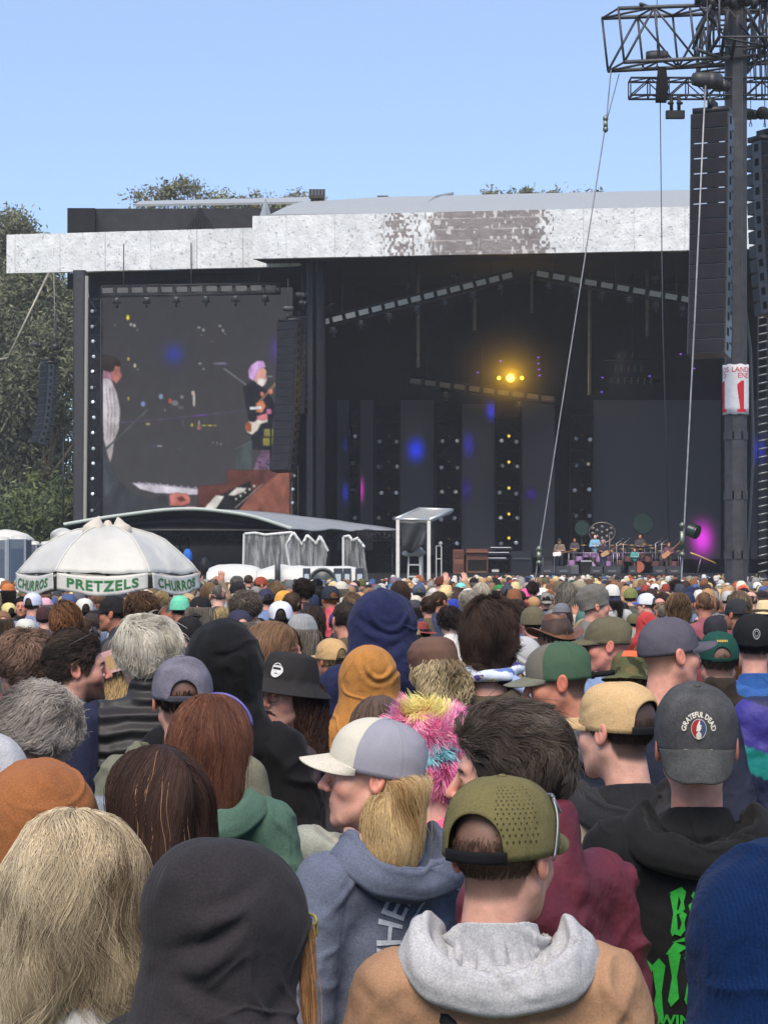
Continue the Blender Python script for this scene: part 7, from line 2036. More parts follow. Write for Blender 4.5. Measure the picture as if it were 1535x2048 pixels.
# dull brown hair just above the white cap
p = Person('person with flat grey-brown hair, just the crown showing above the white trucker cap', 757, 1388, 7.2, yaw=0, extra=.02, skin=(205, 160, 140))
p.hair(long_f(.085, .3), 900, .3, .0018, comb_crown((0, -.02), .2), S=9, grav=.4, lift=.1, thick=.01, c1=(128, 106, 92), c2=(80, 64, 56), base=(84, 68, 60), seed=33)
p.jacket((96, 90, 92), seed=53).lower()

# brown flat cap with grey curls
p = Person('person in a brown soft cap with blond-grey curls sticking out under it', 873, 1268, 8.1, yaw=10, hy=20, hp=-8, extra=.02, skin=(214, 160, 140))
p.hair(lambda x, y, z: su(masked(scalp_f(.012, 0, .01))(x, y, z), cone(np.abs(x), y, z, (.035, -.07, -.03), (.045, -.075, -.10), .055, .05), .03), 1500, .10, .0019, comb_down, S=11, coil=.010, cfreq=85, grav=.3, lift=.4, thick=.02, c1=(206, 188, 150), c2=(124, 108, 84), base=(128, 112, 90), seed=34, region=lambda x, y, z: z < .03)
profile_hat(p.root, 'soft_cap', p.Mh @ rot('X', 4), [(.001, .128), (.05, .124), (.08, .105), (.096, .07), (.098, .04), (.094, .015), (.090, .0)], rgb(104, 76, 64), seed=9, dents=.006)
p.jacket((120, 104, 92), seed=54).lower()

# dark hair, tie-dye scarf
p = Person('tall man with shaggy dark hair, a tie-dye scarf and brown canvas jacket', 975, 1192, 8.2, yaw=-8, hy=4, extra=.03, skin=(206, 155, 138))
fZ = lambda x, y, z: su(masked(scalp_f(.010, .020, .012, .0))(x, y, z), cone(np.abs(x), y, z, (.025, -.065, -.02), (.03, -.065, -.105), .06, .05), .04)
p.hair(fZ, 9000, .12, .0010, comb_crown((0, .02), .2), S=9, wave=.006, wfreq=50, grav=.2, lift=.16, noise=.22, thick=.014, c1=(82, 64, 56), c2=(34, 26, 25), base=(38, 30, 28), seed=35)
p.jacket((86, 76, 62), 'washed', seed=55, b=1.10, fold=.008).lower()
sg = Geo()
V, Q = nets(lambda x, y, z: chain(np.abs(x), y, z, [(0, .08, 1.42), (.085, .03, 1.475), (.110, -.05, 1.505), (.08, -.112, 1.495), (0, -.128, 1.485)], (.02, .024, .022, .022, .022), .02) - .006 * np.sin(85 * z + 40 * np.abs(x) + 3 * noi(x, y, z, 22, 3)), (-.2, -.22, 1.36), (.2, .15, 1.57), .006)
n1 = noi(*(V.T), 70, 5); n2 = noi(*(V.T), 80, 6)
tint = np.where((n1 > .3)[:, None], rgb3(92, 116, 176), np.where((n2 > .5)[:, None], rgb3(200, 190, 120), np.where((n1 < -.7)[:, None], rgb3(70, 62, 120), rgb3(206, 214, 228))))
sg.add(V, Q, tint)
tubes(sg, np.array([(.10, -.10, 1.47), (.17, -.13, 1.43), (.23, -.12, 1.37), (.26, -.10, 1.33)]), np.array([.022, .030, .030, .012]), 10, rgb3(150, 168, 204), cap=True)
sg.obj('scarf', M['cotton'], p.root)

# green mesh cap
p = Person('man in a green mesh-backed cap looking down, grey hoodie', 1135, 1276, 6.6, yaw=40, hy=45, hp=-12, extra=.02, skin=(186, 124, 100), face=dict(wide=1.03))
p.buzz((58, 48, 46), .85)
xc = p.Mh @ tr((0, -.004, .0)) @ rot('X', 5)
cap(p.root, 'cap', xc, rgb(62, 90, 66), brim=rgb(112, 112, 98), mat='mesh', arch=.5, aw=.42, sq=2.5, seed=24, front=rgb3(104, 104, 90) / rgb3(62, 90, 66), strap=(28, 28, 30), brimlen=.075, droop=.25)
p.tube('strap_end', [(-.02, -.118, .0), (-.01, -.15, -.003), (.0, -.185, -.006)], .010, (26, 26, 28), 'cotton')
p.jacket((90, 88, 94), seed=57, b=1.03).lower()
p.hooddown((92, 90, 96), seed=58, wide=1.1, fold=.007)

# olive cap, sunglasses, bald
p = Person('bald man in an olive cap, black sunglasses and light blue hoodie', 1224, 1229, 9.2, yaw=30, hy=50, hp=-4, extra=.02, skin=(208, 140, 122))
cap(p.root, 'cap', p.Mh @ rot('X', 3), rgb(98, 92, 70), arch=.55, aw=.5, seed=26, brimlen=.07, strap=None, droop=.2)
glasses(p.root, p.Mh @ tr((0, .006, -.002)), rgb(18, 18, 20), shape='square', rr=.003)
p.jacket((112, 134, 172), seed=59, b=1.03).lower()
p.hooddown((116, 138, 176), seed=60)

# purple-grey cap facing right
p = Person('man in a plain slate grey cap, brim to the right, navy t-shirt', 1332, 1230, 7.2, yaw=-20, hy=-44, hp=2, extra=.02, skin=(212, 152, 134), face=dict(chin=1.1, wide=1.03))
p.buzz((150, 116, 92), .6)
cap(p.root, 'cap', p.Mh @ rot('X', 2), rgb(86, 82, 94), style='fitted', sq=2.4, seed=28, brimlen=.085, strap=None, droop=.02, curve=.03)
p.jacket((40, 44, 62), 'cotton', seed=61, b=1.05).lower()

# green cap, brown fleece
p = Person('man in a dark green corduroy cap with small yellow stitching, dark brown fleece', 1436, 1258, 8.6, yaw=0, hy=0, extra=.022, skin=(206, 152, 134))
under_cap(p, (92, 82, 74), (66, 58, 52), 700, .02, .0016)
xc = p.Mh
o = cap(p.root, 'cap', xc, rgb(22, 72, 62), arch=.5, aw=.5, seed=30, strap=(22, 60, 52), dents=.002)
vD, fD = text_geo('DEBOKE', .020, .006, bold=.0012)
vD, fD = poly_geo([[(x0, -.005), (x0 + .006, -.006), (x0 + .007, .005), (x0 + .001, .006)] for x0 in np.linspace(-.03, .026, 7)], .006)
cap_print(o, xc, vD, fD, 2.35, CAPR, rgb(200, 160, 60), 'stitching', np.pi, .95, .002)
p.jacket((52, 44, 38), 'fleece', seed=63, b=1.06, collar=.07).lower()

# black cap, blue hood
p = Person('man in a black cap with a ring badge, bright blue hood on dark jacket', 1507, 1226, 9.2, yaw=-5, hy=0, extra=.022, skin=(206, 152, 134))
under_cap(p, (76, 62, 54), (50, 40, 38), 900, .04, .0018)
o = cap(p.root, 'cap', p.Mh @ rot('X', 4), rgb(30, 31, 33), style='fitted', sq=2.7, r=(.092, .112, .112), seed=32, strap=None)
u = np.linspace(0, 2 * np.pi, 20)
for rr in (.016, .009):
    ring = [(rr * math.cos(t), rr * math.sin(t)) for t in u[:-1]]
    V_ = np.array([(q * rr * math.cos(t), q * rr * math.sin(t), 0) for t in u for q in (.88, 1.12)])
    F_ = np.array([(2 * i, 2 * i + 1, 2 * i + 3, 2 * i + 2) for i in range(19)])
    cap_print(o, p.Mh @ rot('X', 4), V_, F_, 2.7, (.092, .112, .112), rgb(150, 154, 158), 'badge', np.pi, 1.35, .002)
p.jacket((36, 38, 44), 'shell', seed=65, b=1.1).lower()
p.hooddown((44, 92, 160), seed=66, wide=1.2)

# leather hat
p = Person('person in a brown leather cowboy hat with a beaded band', 1110, 1232, 12.6, yaw=20, hy=0, extra=.0, skin=(206, 152, 134))
p.hair(long_f(.09, .2), 500, .2, .003, comb_down, S=8, grav=.4, thick=.01, c1=(120, 96, 80), c2=(60, 46, 40), base=(66, 52, 46), seed=40, region=lambda x, y, z: z < .03)
xh = p.Mh @ tr((0, 0, .01))
o = profile_hat(p.root, 'cowboy_hat', xh, [(.001, .118), (.04, .122), (.068, .118), (.078, .08), (.086, .03), (.092, .010), (.12, .002), (.155, -.002), (.178, .0)], rgb(112, 66, 38), 'leather', seed=11, dents=.004, sx=1.0, sy=1.15, waveb=-.034, pinch=.025, wn_=2)
bg_ = Geo()
for a_ in np.linspace(0, 2 * np.pi, 17)[:-1]:
    boxg(bg_, (.090 * math.sin(a_), -.008 + .104 * math.cos(a_), .024), (.022, .006, .013), Matrix.Rotation(-a_, 3, 'Z'))
bg_.xf(xh).obj('beaded_band', M['plastic'], o, rgb(215, 205, 185))
p.jacket((80, 70, 64), seed=67).lower()

# camouflage hat with orange top
p = Person('person in an olive camouflage hat with an orange patch, low between two caps', 1258, 1294, 8.4, yaw=-20, hy=0, hp=-8, extra=.02, skin=(206, 152, 134))
def camo(P):
    x, y, z = P[..., 0], P[..., 1], P[..., 2]
    n1 = noi(x, y, z, 60, 9)[..., None]; n2 = noi(x, y, z, 70, 10)[..., None]
    c = np.where(n1 > .4, rgb3(52, 54, 36), np.where(n2 > .5, rgb3(104, 92, 62), rgb3(84, 86, 58)))
    return np.where(((z > .085) & (x > -.02))[..., None], rgb3(212, 106, 70), c).astype(F32)
o = profile_hat(p.root, 'camouflage_hat', p.Mh, [(.001, .12), (.05, .117), (.078, .09), (.088, .04), (.092, .015), (.10, .006), (.125, -.01)], (1, 1, 1, 1), seed=13, tintf=camo)
p.hair(masked(scalp_f(.01)), 600, .04, .002, comb_down, S=5, thick=.01, c1=(150, 130, 110), c2=(90, 76, 64), seed=41, region=crew)
p.jacket((96, 84, 70), seed=68).lower()

# sage sweatshirt mostly hidden behind the white cap
p = Person('person in a sage grey sweatshirt, head hidden behind the white trucker cap', 725, 1474, 5.6, yaw=0, extra=.03, skin=(205, 160, 140), kscale=.88)
p.hair(masked(scalp_f(.012)), 900, .05, .0014, comb_back, S=5, c1=(120, 100, 84), c2=(70, 56, 48), seed=42)
p.jacket((150, 154, 144), seed=70, b=1.1).lower()
# person in a windbreaker at the right edge
p = Person('person in a navy, purple and teal colour-block windbreaker', 1596, 1242, 8.0, yaw=-8, extra=.02, skin=(206, 152, 134))
p.hair(masked(scalp_f(.012)), 500, .05, .002, comb_back, S=5, c1=(90, 74, 60), c2=(50, 40, 34), seed=43)
V, Q = nets(torso_f(1.12, 'pocket', .010, 72, .06), (-.42, -.24, .78), (.42, .28, 1.58), .010)
x, y, z = V.T
w = z + .35 * x
tint = np.where((w > 1.225)[:, None], rgb3(56, 50, 130), np.where((w > 1.125)[:, None], rgb3(28, 128, 124), rgb3(30, 34, 62)))
tint = np.where(((w > 1.40) | (np.abs(x) < .10))[:, None], rgb3(32, 38, 72), tint)
Geo().add(V, Q, tint).obj('windbreaker', M['shell'], p.root)
p.lower()
# ------------------------------------------------------------------ the crowd further off: shared parts, each person a thing
G1, G2 = (238, 236, 232), (150, 148, 146)
def hairm(f, n, L, r, comb, root=True, base=(150, 148, 146), nz=.004, **kw):
    g = Geo()
    if root: g.join(hair_geo(f, base, h=.010, nz=nz))
    st = strands(f, n, L, r, comb, c1=G1, c2=G2, **kw)
    if st is not None: g.join(st)
    g.xf(tr(HC)); return g.mesh('hair', M['hair'])
class Cap_:                                               # collect the meshes cap() would link
    pass
def hatmeshes(fn):
    before = set(bpy.data.objects)
    o = fn()
    new = [x for x in bpy.data.objects if x not in before]
    out = [(x.name.split('.')[0], x.data, x is o) for x in new]
    for x in new: bpy.data.objects.remove(x)
    return out
HX = tr(HC)
W1 = (1, 1, 1, 1)
V_, Q_, T_ = head_geo(.008)
CB = {w: Geo().add(*[head_geo(.008, wide=w)[i] for i in (0, 1)], head_geo(.008, wide=w)[2]).xf(HX).mesh('body', M['skin']) for w in (.96, 1.04)}
CJ = {}
for i, (b, pose, col_) in enumerate(((1.0, 'pocket', .03), (1.08, 'pocket', .065), (1.14, 'down', .05), (1.0, 'raised', 0), (1.04, 'fold', .045))):
    CJ[i] = torso_me(b=b, pose=pose, fold=.010, seed=80 + i, collar=col_, h=.018, mat=('fleece', 'shell', 'fleece', 'fleece', 'cotton')[i])
CH = dict(
    short=hairm(masked(scalp_f(.010, .006, .006)), 700, .035, .0026, comb_back, S=5, lift=.2, thick=.008, seed=1),
    crop=hairm(masked(scalp_f(.005)), 600, .015, .0024, comb_down, S=4, lift=.3, thick=.004, seed=2),
    shaggy=hairm(masked(scalp_f(.014, .012, .012, .003)), 800, .09, .0026, comb_crown((0, .02), .3), S=7, wave=.006, lift=.2, noise=.2, thick=.014, seed=3),
    curly=hairm(masked(scalp_f(.016, .014, .012, .006)), 900, .06, .0024, comb_crown((0, -.03), .6), S=8, coil=.009, lift=.3, noise=.2, thick=.016, nz=.008, seed=4),
    long=hairm(long_f(.05, .30, .0, True), 900, .32, .0026, comb_down, S=9, wave=.005, grav=.5, lift=.1, thick=.012, seed=5, region=lambda x, y, z: z > -.04),
    longcurl=hairm(long_f(.09, .26, .0, True), 900, .26, .0026, comb_down, S=11, coil=.010, cfreq=75, grav=.4, lift=.25, thick=.02, seed=6),
    bald=hairm(masked(scalp_f(.006), cut=lambda x, y, z: z - .045 + .25 * y), 500, .02, .0024, comb_down, S=4, lift=.2, thick=.005, seed=7),
    under=hairm(masked(scalp_f(.006)), 500, .025, .0024, comb_down, S=4, lift=.2, thick=.006, seed=8, region=crew),
    underlong=hairm(lambda x, y, z: np.maximum(long_f(.05, .26)(x, y, z), z - .05), 700, .26, .0026, comb_down, S=8, wave=.005, grav=.5, lift=.1, thick=.012, seed=9, region=lambda x, y, z: z < .05),
    pony=hairm(lambda x, y, z: su(masked(scalp_f(.006))(x, y, z), chain(x, y, z, [(0, -.115, .05), (0, -.15, .02), (0, -.15, -.12)], (.022, .034, .018), .02), .02), 800, .14, .0024, comb_back, S=7, grav=.25, lift=.05, thick=.008, seed=10),
    dreads=hairm(long_f(.08, .22, .0), 260, .26, .006, comb_down, S=8, wave=.010, grav=.45, lift=.15, thick=.02, seed=11, lock=0),
)
CC = dict(
    cap=hatmeshes(lambda: cap(None, 'cap', HX, W1, seed=3, dents=.003, nu=72, brimlen=.072)),
    fitted=hatmeshes(lambda: cap(None, 'cap', HX @ rot('X', 3), W1, style='fitted', strap=None, sq=2.6, r=(.091, .112, .112), dents=.002, nu=72)),
    backcap=hatmeshes(lambda: cap(None, 'cap', HX @ rot('Z', 180) @ rot('X', -5), W1, seed=5, dents=.003, nu=72, droop=.5, sq=2.6)),
    trucker=hatmeshes(lambda: cap(None, 'cap', HX, W1, seed=6, mat='mesh', nu=72, sq=2.5, r=(.090, .110, .112), front=(.55, .62, .95))),
    beanie=hatmeshes(lambda: profile_hat(None, 'beanie', HX, BEANIE, W1, 'knit', ribs=26, rib=.0022, dents=.003, seed=2)),
    slouch=hatmeshes(lambda: profile_hat(None, 'beanie', HX @ rot('X', 18), [(.001, .165), (.05, .155), (.085, .12), (.097, .08), (.094, .03), (.092, .0)], W1, 'knit', dents=.008, seed=5)),
    bucket=hatmeshes(lambda: profile_hat(None, 'bucket_hat', HX @ tr((0, 0, .012)), BUCKET, W1, dents=.005, seed=3, sx=1, sy=1.15)),
    brim=hatmeshes(lambda: profile_hat(None, 'brimmed_hat', HX @ tr((0, 0, .008)), [(.001, .12), (.05, .118), (.072, .108), (.084, .06), (.092, .02), (.11, .008), (.15, -.002), (.175, -.006)], W1, dents=.004, seed=4, waveb=.01)),
)
CHD = hooddown_geo(seed=70, h=.012).mesh('hood', M['fleece'])
CHU = [hoodup_geo(h=.011, seed=71 + i, wide=1.05 + .06 * i, creases=((.02, 1.69, .06, .06, .008),)).mesh('hood', M['fleece']) for i in range(2)]
def hand_geo():
    def f(x, y, z):
        d = ell(x, y, z, (0, 0, .045), (.042, .018, .05))
        for i, (fx, L_) in enumerate(((-.030, .075), (-.010, .088), (.011, .083), (.030, .066))):
            d = su(d, chain(x, y, z, [(fx * .9, 0, .08), (fx * 1.15, .006, .08 + L_ * .55), (fx * 1.2, .020, .08 + L_)], (.0105, .0095, .008), .004), .006)
        return su(d, chain(x, y, z, [(-.03, .0, .03), (-.062, .012, .065), (-.068, .022, .095)], (.014, .012, .009), .004), .008)
    V, Q = nets(f, (-.1, -.05, -.03), (.07, .08, .20), .006)
    return Geo().add(V, Q).mesh('hand', M['skin'])
HAND = hand_geo()
NAMED = {}
def name_col(c):
    tab = NAMED
    return min(tab, key=lambda k: sum((a - b) ** 2 for a, b in zip(tab[k], c)))
NAMED.update({'black': (30, 30, 32), 'charcoal': (62, 62, 66), 'grey': (116, 116, 120), 'pale grey': (168, 168, 170), 'white': (224, 222, 216), 'cream': (206, 194, 166), 'tan': (186, 150, 104), 'brown': (98, 72, 56), 'dark brown': (58, 44, 40), 'reddish brown': (126, 78, 54), 'maroon': (92, 40, 46), 'red': (184, 50, 50), 'orange': (206, 104, 44), 'mustard': (190, 140, 50), 'yellow': (220, 200, 110), 'olive': (96, 94, 62), 'dark green': (40, 74, 62), 'green': (40, 130, 72), 'teal': (70, 140, 132), 'light blue': (132, 166, 212), 'blue': (52, 96, 176), 'navy': (38, 44, 72), 'purple': (90, 66, 130), 'pink': (224, 130, 160), 'lilac': (176, 160, 190), 'blond': (206, 180, 128), 'sandy': (160, 130, 98), 'silver': (190, 186, 180)})
KIND = dict(short='short {} hair', crop='cropped {} hair', shaggy='shaggy {} hair', curly='curly {} hair', long='long {} hair', longcurl='long curly {} hair', bald='balding {} hair', pony='a {} ponytail', dreads='{} dreadlocks', cap='a {} cap', fitted='a {} fitted cap', backcap='a backwards {} cap', trucker='a white-backed {} trucker cap', beanie='a {} beanie', slouch='a {} slouchy beanie', bucket='a {} bucket hat', brim='a {} brimmed hat', hood='a {} raised hood')
SPOT = [(110, 'left of PRETZELS'), (235, 'below PRETZELS'), (400, 'below right-hand CHURROS'), (520, 'before the low wash station'), (640, 'before the tent curtains'), (740, 'before the long wash station'), (880, 'before the small canopy'), (985, 'before the organ'), (1095, 'below the slanting wire'), (1200, 'before the guitarist'), (1300, 'before the drum kits'), (1400, 'by the pale wire'), (1490, 'before the mast'), (1700, 'below the cable ladder')]
used_labels = set(); placed = []
SK = [(214, 160, 140), (206, 150, 130), (196, 138, 116), (170, 116, 92), (220, 172, 152)]
def crowd_person(px, top, Y, kind, col, jcol, jk=0, yaw=0, hair=None, brim=None, skin=None, hood=False, label=None, group='people standing in the crowd', hoodcol=None, mini=False, zbase=0.0, rs=random.Random(4)):
    extra = {'beanie': .03, 'hood': .035, 'fitted': .02, 'slouch': .04, 'bald': .002, 'crop': .006}.get(kind, .016)
    k = (Z(top, Y) - zbase) / (1.75 + extra)
    art = KIND[kind].format(name_col(col)); art = art.replace('a orange', 'an orange').replace('a olive', 'an olive')
    face = '' if abs(yaw) < 50 else (', looking left' if 50 <= yaw <= 130 else ', looking right' if -130 <= yaw <= -50 else ', facing the camera')
    spot = next(s for lim, s in SPOT if px < lim)
    if label is None:
        gar = {0: 'top', 1: 'jacket', 2: 'coat', 3: 'top, arms raised', 4: 'shirt'}[jk]
        jn = name_col(jcol)
        for tail in (f', {jn} {gar}{face}, {spot}', f', {jn} {gar}, {("nearer", "farther")[Y > 16]} {spot}', f', {jn} {gar}, {("short", "tall")[k > .95]}, {("nearer", "farther")[Y > 16]} {spot}'):
            lab = 'person with ' + art + tail
            if lab not in used_labels: break
        else:
            return None
    else: lab = label
    used_labels.add(lab)
    r = thing('person', lab, 'person', (X(px, Y), Y, zbase), R(yaw), group); r.scale = (k,) * 3
    sk = skin or SK[rs.randrange(len(SK))]
    b = link('body', CB[.96 if rs.random() < .5 else 1.04], r, rgb(*sk))
    link('jacket', CJ[jk], r, rgb(*jcol)); link('trousers', LEGS, r, rgb(*[(44, 48, 62), (40, 40, 42), (90, 82, 70), (62, 70, 88)][rs.randrange(4)])); link('shoes', SHOES, r, rgb(44, 40, 38))
    if jk == 3:
        for s in (-1, 1):
            h = link('hand', HAND, b, rgb(*sk)); h.location = (s * .155, .205, 1.76); h.scale = (s * 1.0, 1, 1); h.rotation_euler = (R(-10), 0, 0)
    if hood: link('hood', CHD, r, rgb(*(hoodcol or jcol)))
    if kind == 'hood':
        link('hood', CHU[rs.randrange(2)], r, rgb(*col))
    elif kind in CC:
        par = r
        for nm, me, isroot in CC[kind]:
            c_ = rgb(*(brim or col)) if nm == 'brim' else (rgb(30, 30, 32) if nm == 'strap' else rgb(*col))
            o = link(nm, me, par, c_)
            if isroot: par = o
        hc = hair or [(70, 56, 48), (110, 92, 76), (150, 140, 130), (44, 36, 34)][rs.randrange(4)]
        link('hair', CH['underlong' if rs.random() < .3 and hair is None or kind == 'brim' else 'under'], r, rgb(*hc))
    else:
        link('hair', CH[kind], r, rgb(*col))
    placed.append((px, top, Y, .21 * k * FPX / Y, k))
    return r
DB, BR, LB, GY, BL, WH, BK = (58, 44, 40), (98, 74, 58), (168, 130, 92), (140, 134, 128), (208, 182, 130), (226, 222, 212), (34, 32, 34)
for row in (
    # px, top, Y, kind, colour, top colour, jacket, yaw, extras
    (17, 1166, 28, 'beanie', (190, 110, 48), (70, 60, 56)), (3, 1156, 38, 'cap', WH, (90, 90, 96)), (45, 1192, 24, 'short', BK, (40, 44, 52), 0, 178, dict(skin=(190, 130, 108))),
    (66, 1186, 21, 'trucker', (200, 204, 226), (120, 130, 160)), (91, 1195, 23.5, 'cap', (222, 160, 176), (180, 150, 150), 1, 0), (18, 1205, 22, 'cap', (206, 190, 120), (40, 40, 44), 0, 30, dict(brim=BK)),
    (6, 1221, 19, 'cap', (128, 92, 66), (70, 60, 56)), (52, 1237, 16, 'fitted', (196, 196, 186), (80, 84, 80)), (90, 1213, 20, 'fitted', (66, 42, 44), (60, 56, 58)),
    (132, 1204, 12.4, 'shaggy', (150, 104, 70), (90, 70, 60)), (173, 1234, 14.5, 'crop', BR, (70, 66, 60)), (187, 1223, 17.6, 'cap', (58, 50, 48), (50, 44, 44)),
    (229, 1191, 14.8, 'cap', BK, (48, 52, 56), 1, 78, dict(hair=(50, 40, 36))), (283, 1185, 13.4, 'curly', (120, 92, 70), (80, 76, 72), 0, 0), (360, 1190, 19, 'beanie', (96, 196, 160), (60, 70, 80)),
    (400, 1193, 16.4, 'backcap', BK, (50, 48, 50)), (378, 1232, 13.2, 'fitted', BK, (44, 44, 48), 1, 10, dict(hair=(160, 150, 140))), (437, 1169, 22, 'crop', GY, (70, 70, 76)), (443, 1211, 19.6, 'pony', BL, (90, 80, 80)),
    (426, 1235, 18.6, 'short', (222, 200, 146), (110, 100, 96)), (479, 1219, 14, 'cap', (52, 52, 74), (60, 50, 56)), (492, 1183, 14.8, 'curly', (132, 120, 112), (76, 80, 90), 1, -20), (433, 1152, 38, 'bald', (170, 160, 150), (60, 60, 66)),
    (474, 1153, 38, 'curly', (150, 148, 146), (50, 50, 54)), (497, 1149, 40, 'crop', (110, 100, 94), BK), (472, 1166, 29, 'fitted', BK, (60, 56, 60)), (419, 1166, 27, 'long', (150, 120, 90), (130, 110, 90), 3, 0),
    (521, 1153, 33, 'cap', (152, 66, 44), (180, 130, 50), 0, -70), (531, 1177, 22, 'cap', (56, 54, 78), (110, 130, 170)), (553, 1163, 28, 'longcurl', (160, 132, 100), (90, 80, 70)), (568, 1180, 20, 'beanie', (214, 150, 40), (80, 80, 84)),
    (584, 1183, 17, 'crop', (104, 80, 60), (92, 86, 80)), (607, 1159, 22.5, 'curly', DB, (54, 50, 54)), (634, 1157, 33, 'short', BK, (50, 56, 60)), (640, 1172, 28, 'long', BK, (40, 44, 60)),
    (661, 1171, 20, 'cap', (42, 48, 62), (196, 60, 74), 1, 0, dict(hair=(176, 122, 74))), (682, 1162, 27, 'beanie', (200, 192, 176), (90, 86, 84)), (706, 1164, 33, 'bald', (190, 170, 160), (130, 130, 134)), (704, 1186, 22, 'shaggy', (150, 124, 98), (100, 96, 92)),
    (692, 1201, 12.6, 'crop', (72, 62, 56), (96, 80, 66)), (561, 1203, 15, 'trucker', (216, 220, 236), (140, 164, 206), 1, 0, dict(brim=(104, 148, 208))), (604, 1226, 12.3, 'beanie', (140, 142, 144), (60, 60, 64), 1, -15), (630, 1209, 17, 'pony', (74, 58, 50), (60, 60, 60)),
    (676, 1222, 18, 'cap', (42, 58, 120), (44, 44, 50), 1, 0), (664, 1276, 11, 'cap', (190, 152, 98), (96, 90, 90), 0, 40, dict(hair=(190, 160, 120))),
    (838, 1167, 27, 'cap', (70, 86, 112), (90, 90, 96)), (800, 1161, 26, 'long', (78, 60, 52), (96, 90, 88)), (829, 1199, 22, 'fitted', (66, 66, 72), (220, 210, 214)), (830, 1190, 26, 'beanie', (206, 198, 178), (90, 90, 90)),
    (868, 1203, 22, 'hood', (56, 104, 172), (190, 184, 172)), (899, 1214, 17, 'curly', (62, 50, 48), (214, 210, 204)), (906, 1197, 26, 'beanie', (44, 64, 168), (80, 84, 96)), (937, 1182, 22, 'curly', (216, 208, 196), (180, 176, 170)),
    (962, 1165, 26.5, 'long', (214, 206, 190), (160, 90, 60)), (947, 1155, 40, 'beanie', BK, (60, 60, 64)), (880, 1152, 36, 'beanie', (96, 48, 38), (170, 100, 60)), (921, 1165, 32, 'cap', (110, 206, 200), (170, 130, 90), 3, 0),
    (998, 1169, 29, 'cap', (44, 130, 66), (70, 70, 76)), (1014, 1169, 27, 'cap', (62, 68, 78), (84, 78, 76)), (891, 1169, 30, 'brim', (214, 184, 130), (100, 90, 80)), (877, 1181, 21, 'crop', (104, 78, 60), (60, 70, 96), 0, -40),
    (858, 1191, 21, 'short', (84, 62, 50), (96, 84, 60)), (1052, 1176, 32, 'beanie', (240, 80, 150), (150, 140, 144)), (1064, 1164, 32, 'shaggy', (66, 44, 42), (206, 60, 60)), (1092, 1185, 27.5, 'backcap', (130, 128, 120), BK), (1135, 1164, 22.8, 'longcurl', (160, 152, 142), (120, 120, 116)),
    (1157, 1161, 26, 'cap', (150, 138, 112), (120, 160, 156), 1, 75), (1187, 1169, 15.4, 'slouch', (106, 102, 96), (120, 116, 112), 0, -78, dict(hair=(190, 182, 170))), (1223, 1168, 25, 'beanie', (208, 206, 200), (180, 180, 180)), (1227, 1187, 25, 'fitted', (50, 54, 82), (130, 120, 116)),
    (1260, 1175, 27, 'beanie', (118, 124, 66), (80, 84, 70)), (1292, 1187, 23, 'trucker', (226, 228, 236), (206, 90, 50), 0, 55, dict(brim=(50, 82, 170))), (1122, 1205, 20, 'beanie', (110, 110, 118), (90, 88, 88)), (1128, 1196, 23, 'curly', (110, 86, 70), (90, 84, 84)),
    (1170, 1219, 17.4, 'fitted', (72, 110, 98), (150, 130, 110)), (1031, 1201, 18, 'curly', (92, 76, 66), (120, 50, 64)), (1066, 1212, 15, 'beanie', (98, 92, 70), (70, 66, 64), 0, 0, dict(hair=(60, 46, 42))), (1172, 1237, 15.8, 'long', (196, 176, 150), (120, 110, 104)),
    (1048, 1272, 12.0, 'hood', (176, 176, 178), (176, 176, 178)), (1408, 1183, 18, 'crop', (146, 114, 88), (150, 80, 90)), (1356, 1185, 20, 'dreads', (134, 106, 78), (60, 56, 54)), (1365, 1207, 21.6, 'trucker', (232, 232, 234), (60, 60, 80)), (1328, 1209, 21.6, 'crop', (150, 140, 124), (70, 74, 70)),
    (1292, 1223, 21, 'hood', (188, 52, 50), (150, 40, 44)), (1297, 1172, 38, 'beanie', (210, 92, 52), (90, 80, 76)), (1309, 1168, 37, 'trucker', (226, 226, 226), (84, 90, 110)), (1352, 1160, 37, 'afro' if False else 'curly', (70, 54, 48), (60, 60, 64)), (1455, 1182, 26, 'trucker', (180, 178, 176), (110, 106, 106)),
    (1474, 1197, 16.4, 'cap', (48, 48, 54), (60, 60, 66), 1, 40), (1429, 1231, 14.8, 'fitted', (48, 46, 54), (220, 140, 60)), (1484, 1170, 34, 'beanie', (226, 70, 50), (90, 90, 94)), (1481, 1161, 38, 'beanie', (222, 212, 186), (80, 80, 84)), (1513, 1164, 40, 'cap', (226, 226, 228), (90, 96, 110)),
    (1530, 1199, 17.5, 'brim', (214, 190, 140), (90, 80, 74)), (1500, 1183, 25, 'bald', (130, 122, 116), (70, 70, 74)), (1524, 1181, 27, 'beanie', (44, 40, 42), (70, 70, 74)), (1455, 1172, 33, 'beanie', (196, 170, 150), (110, 100, 96)), (1437, 1171, 33, 'short', (206, 196, 170), (100, 100, 104)),
    (1477, 1182, 22, 'longcurl', (150, 130, 104), (90, 84, 80)), (1325, 1184, 29, 'long', (66, 52, 46), (90, 90, 94)), (1380, 1172, 33, 'beanie', (40, 46, 84), (80, 80, 90)), (1318, 1196, 26, 'bald', (206, 168, 146), (120, 120, 120)), (1425, 1176, 31, 'cap', (70, 60, 66), (60, 56, 60))):
    px, top, Y, kind, col, jc = row[:6]
    jk = row[6] if len(row) > 6 else 0; yw = row[7] if len(row) > 7 else 0; kw = row[8] if len(row) > 8 else {}
    crowd_person(px, top, Y, kind, col, jc, jk, yw or random.Random(px).uniform(-22, 22), **kw)
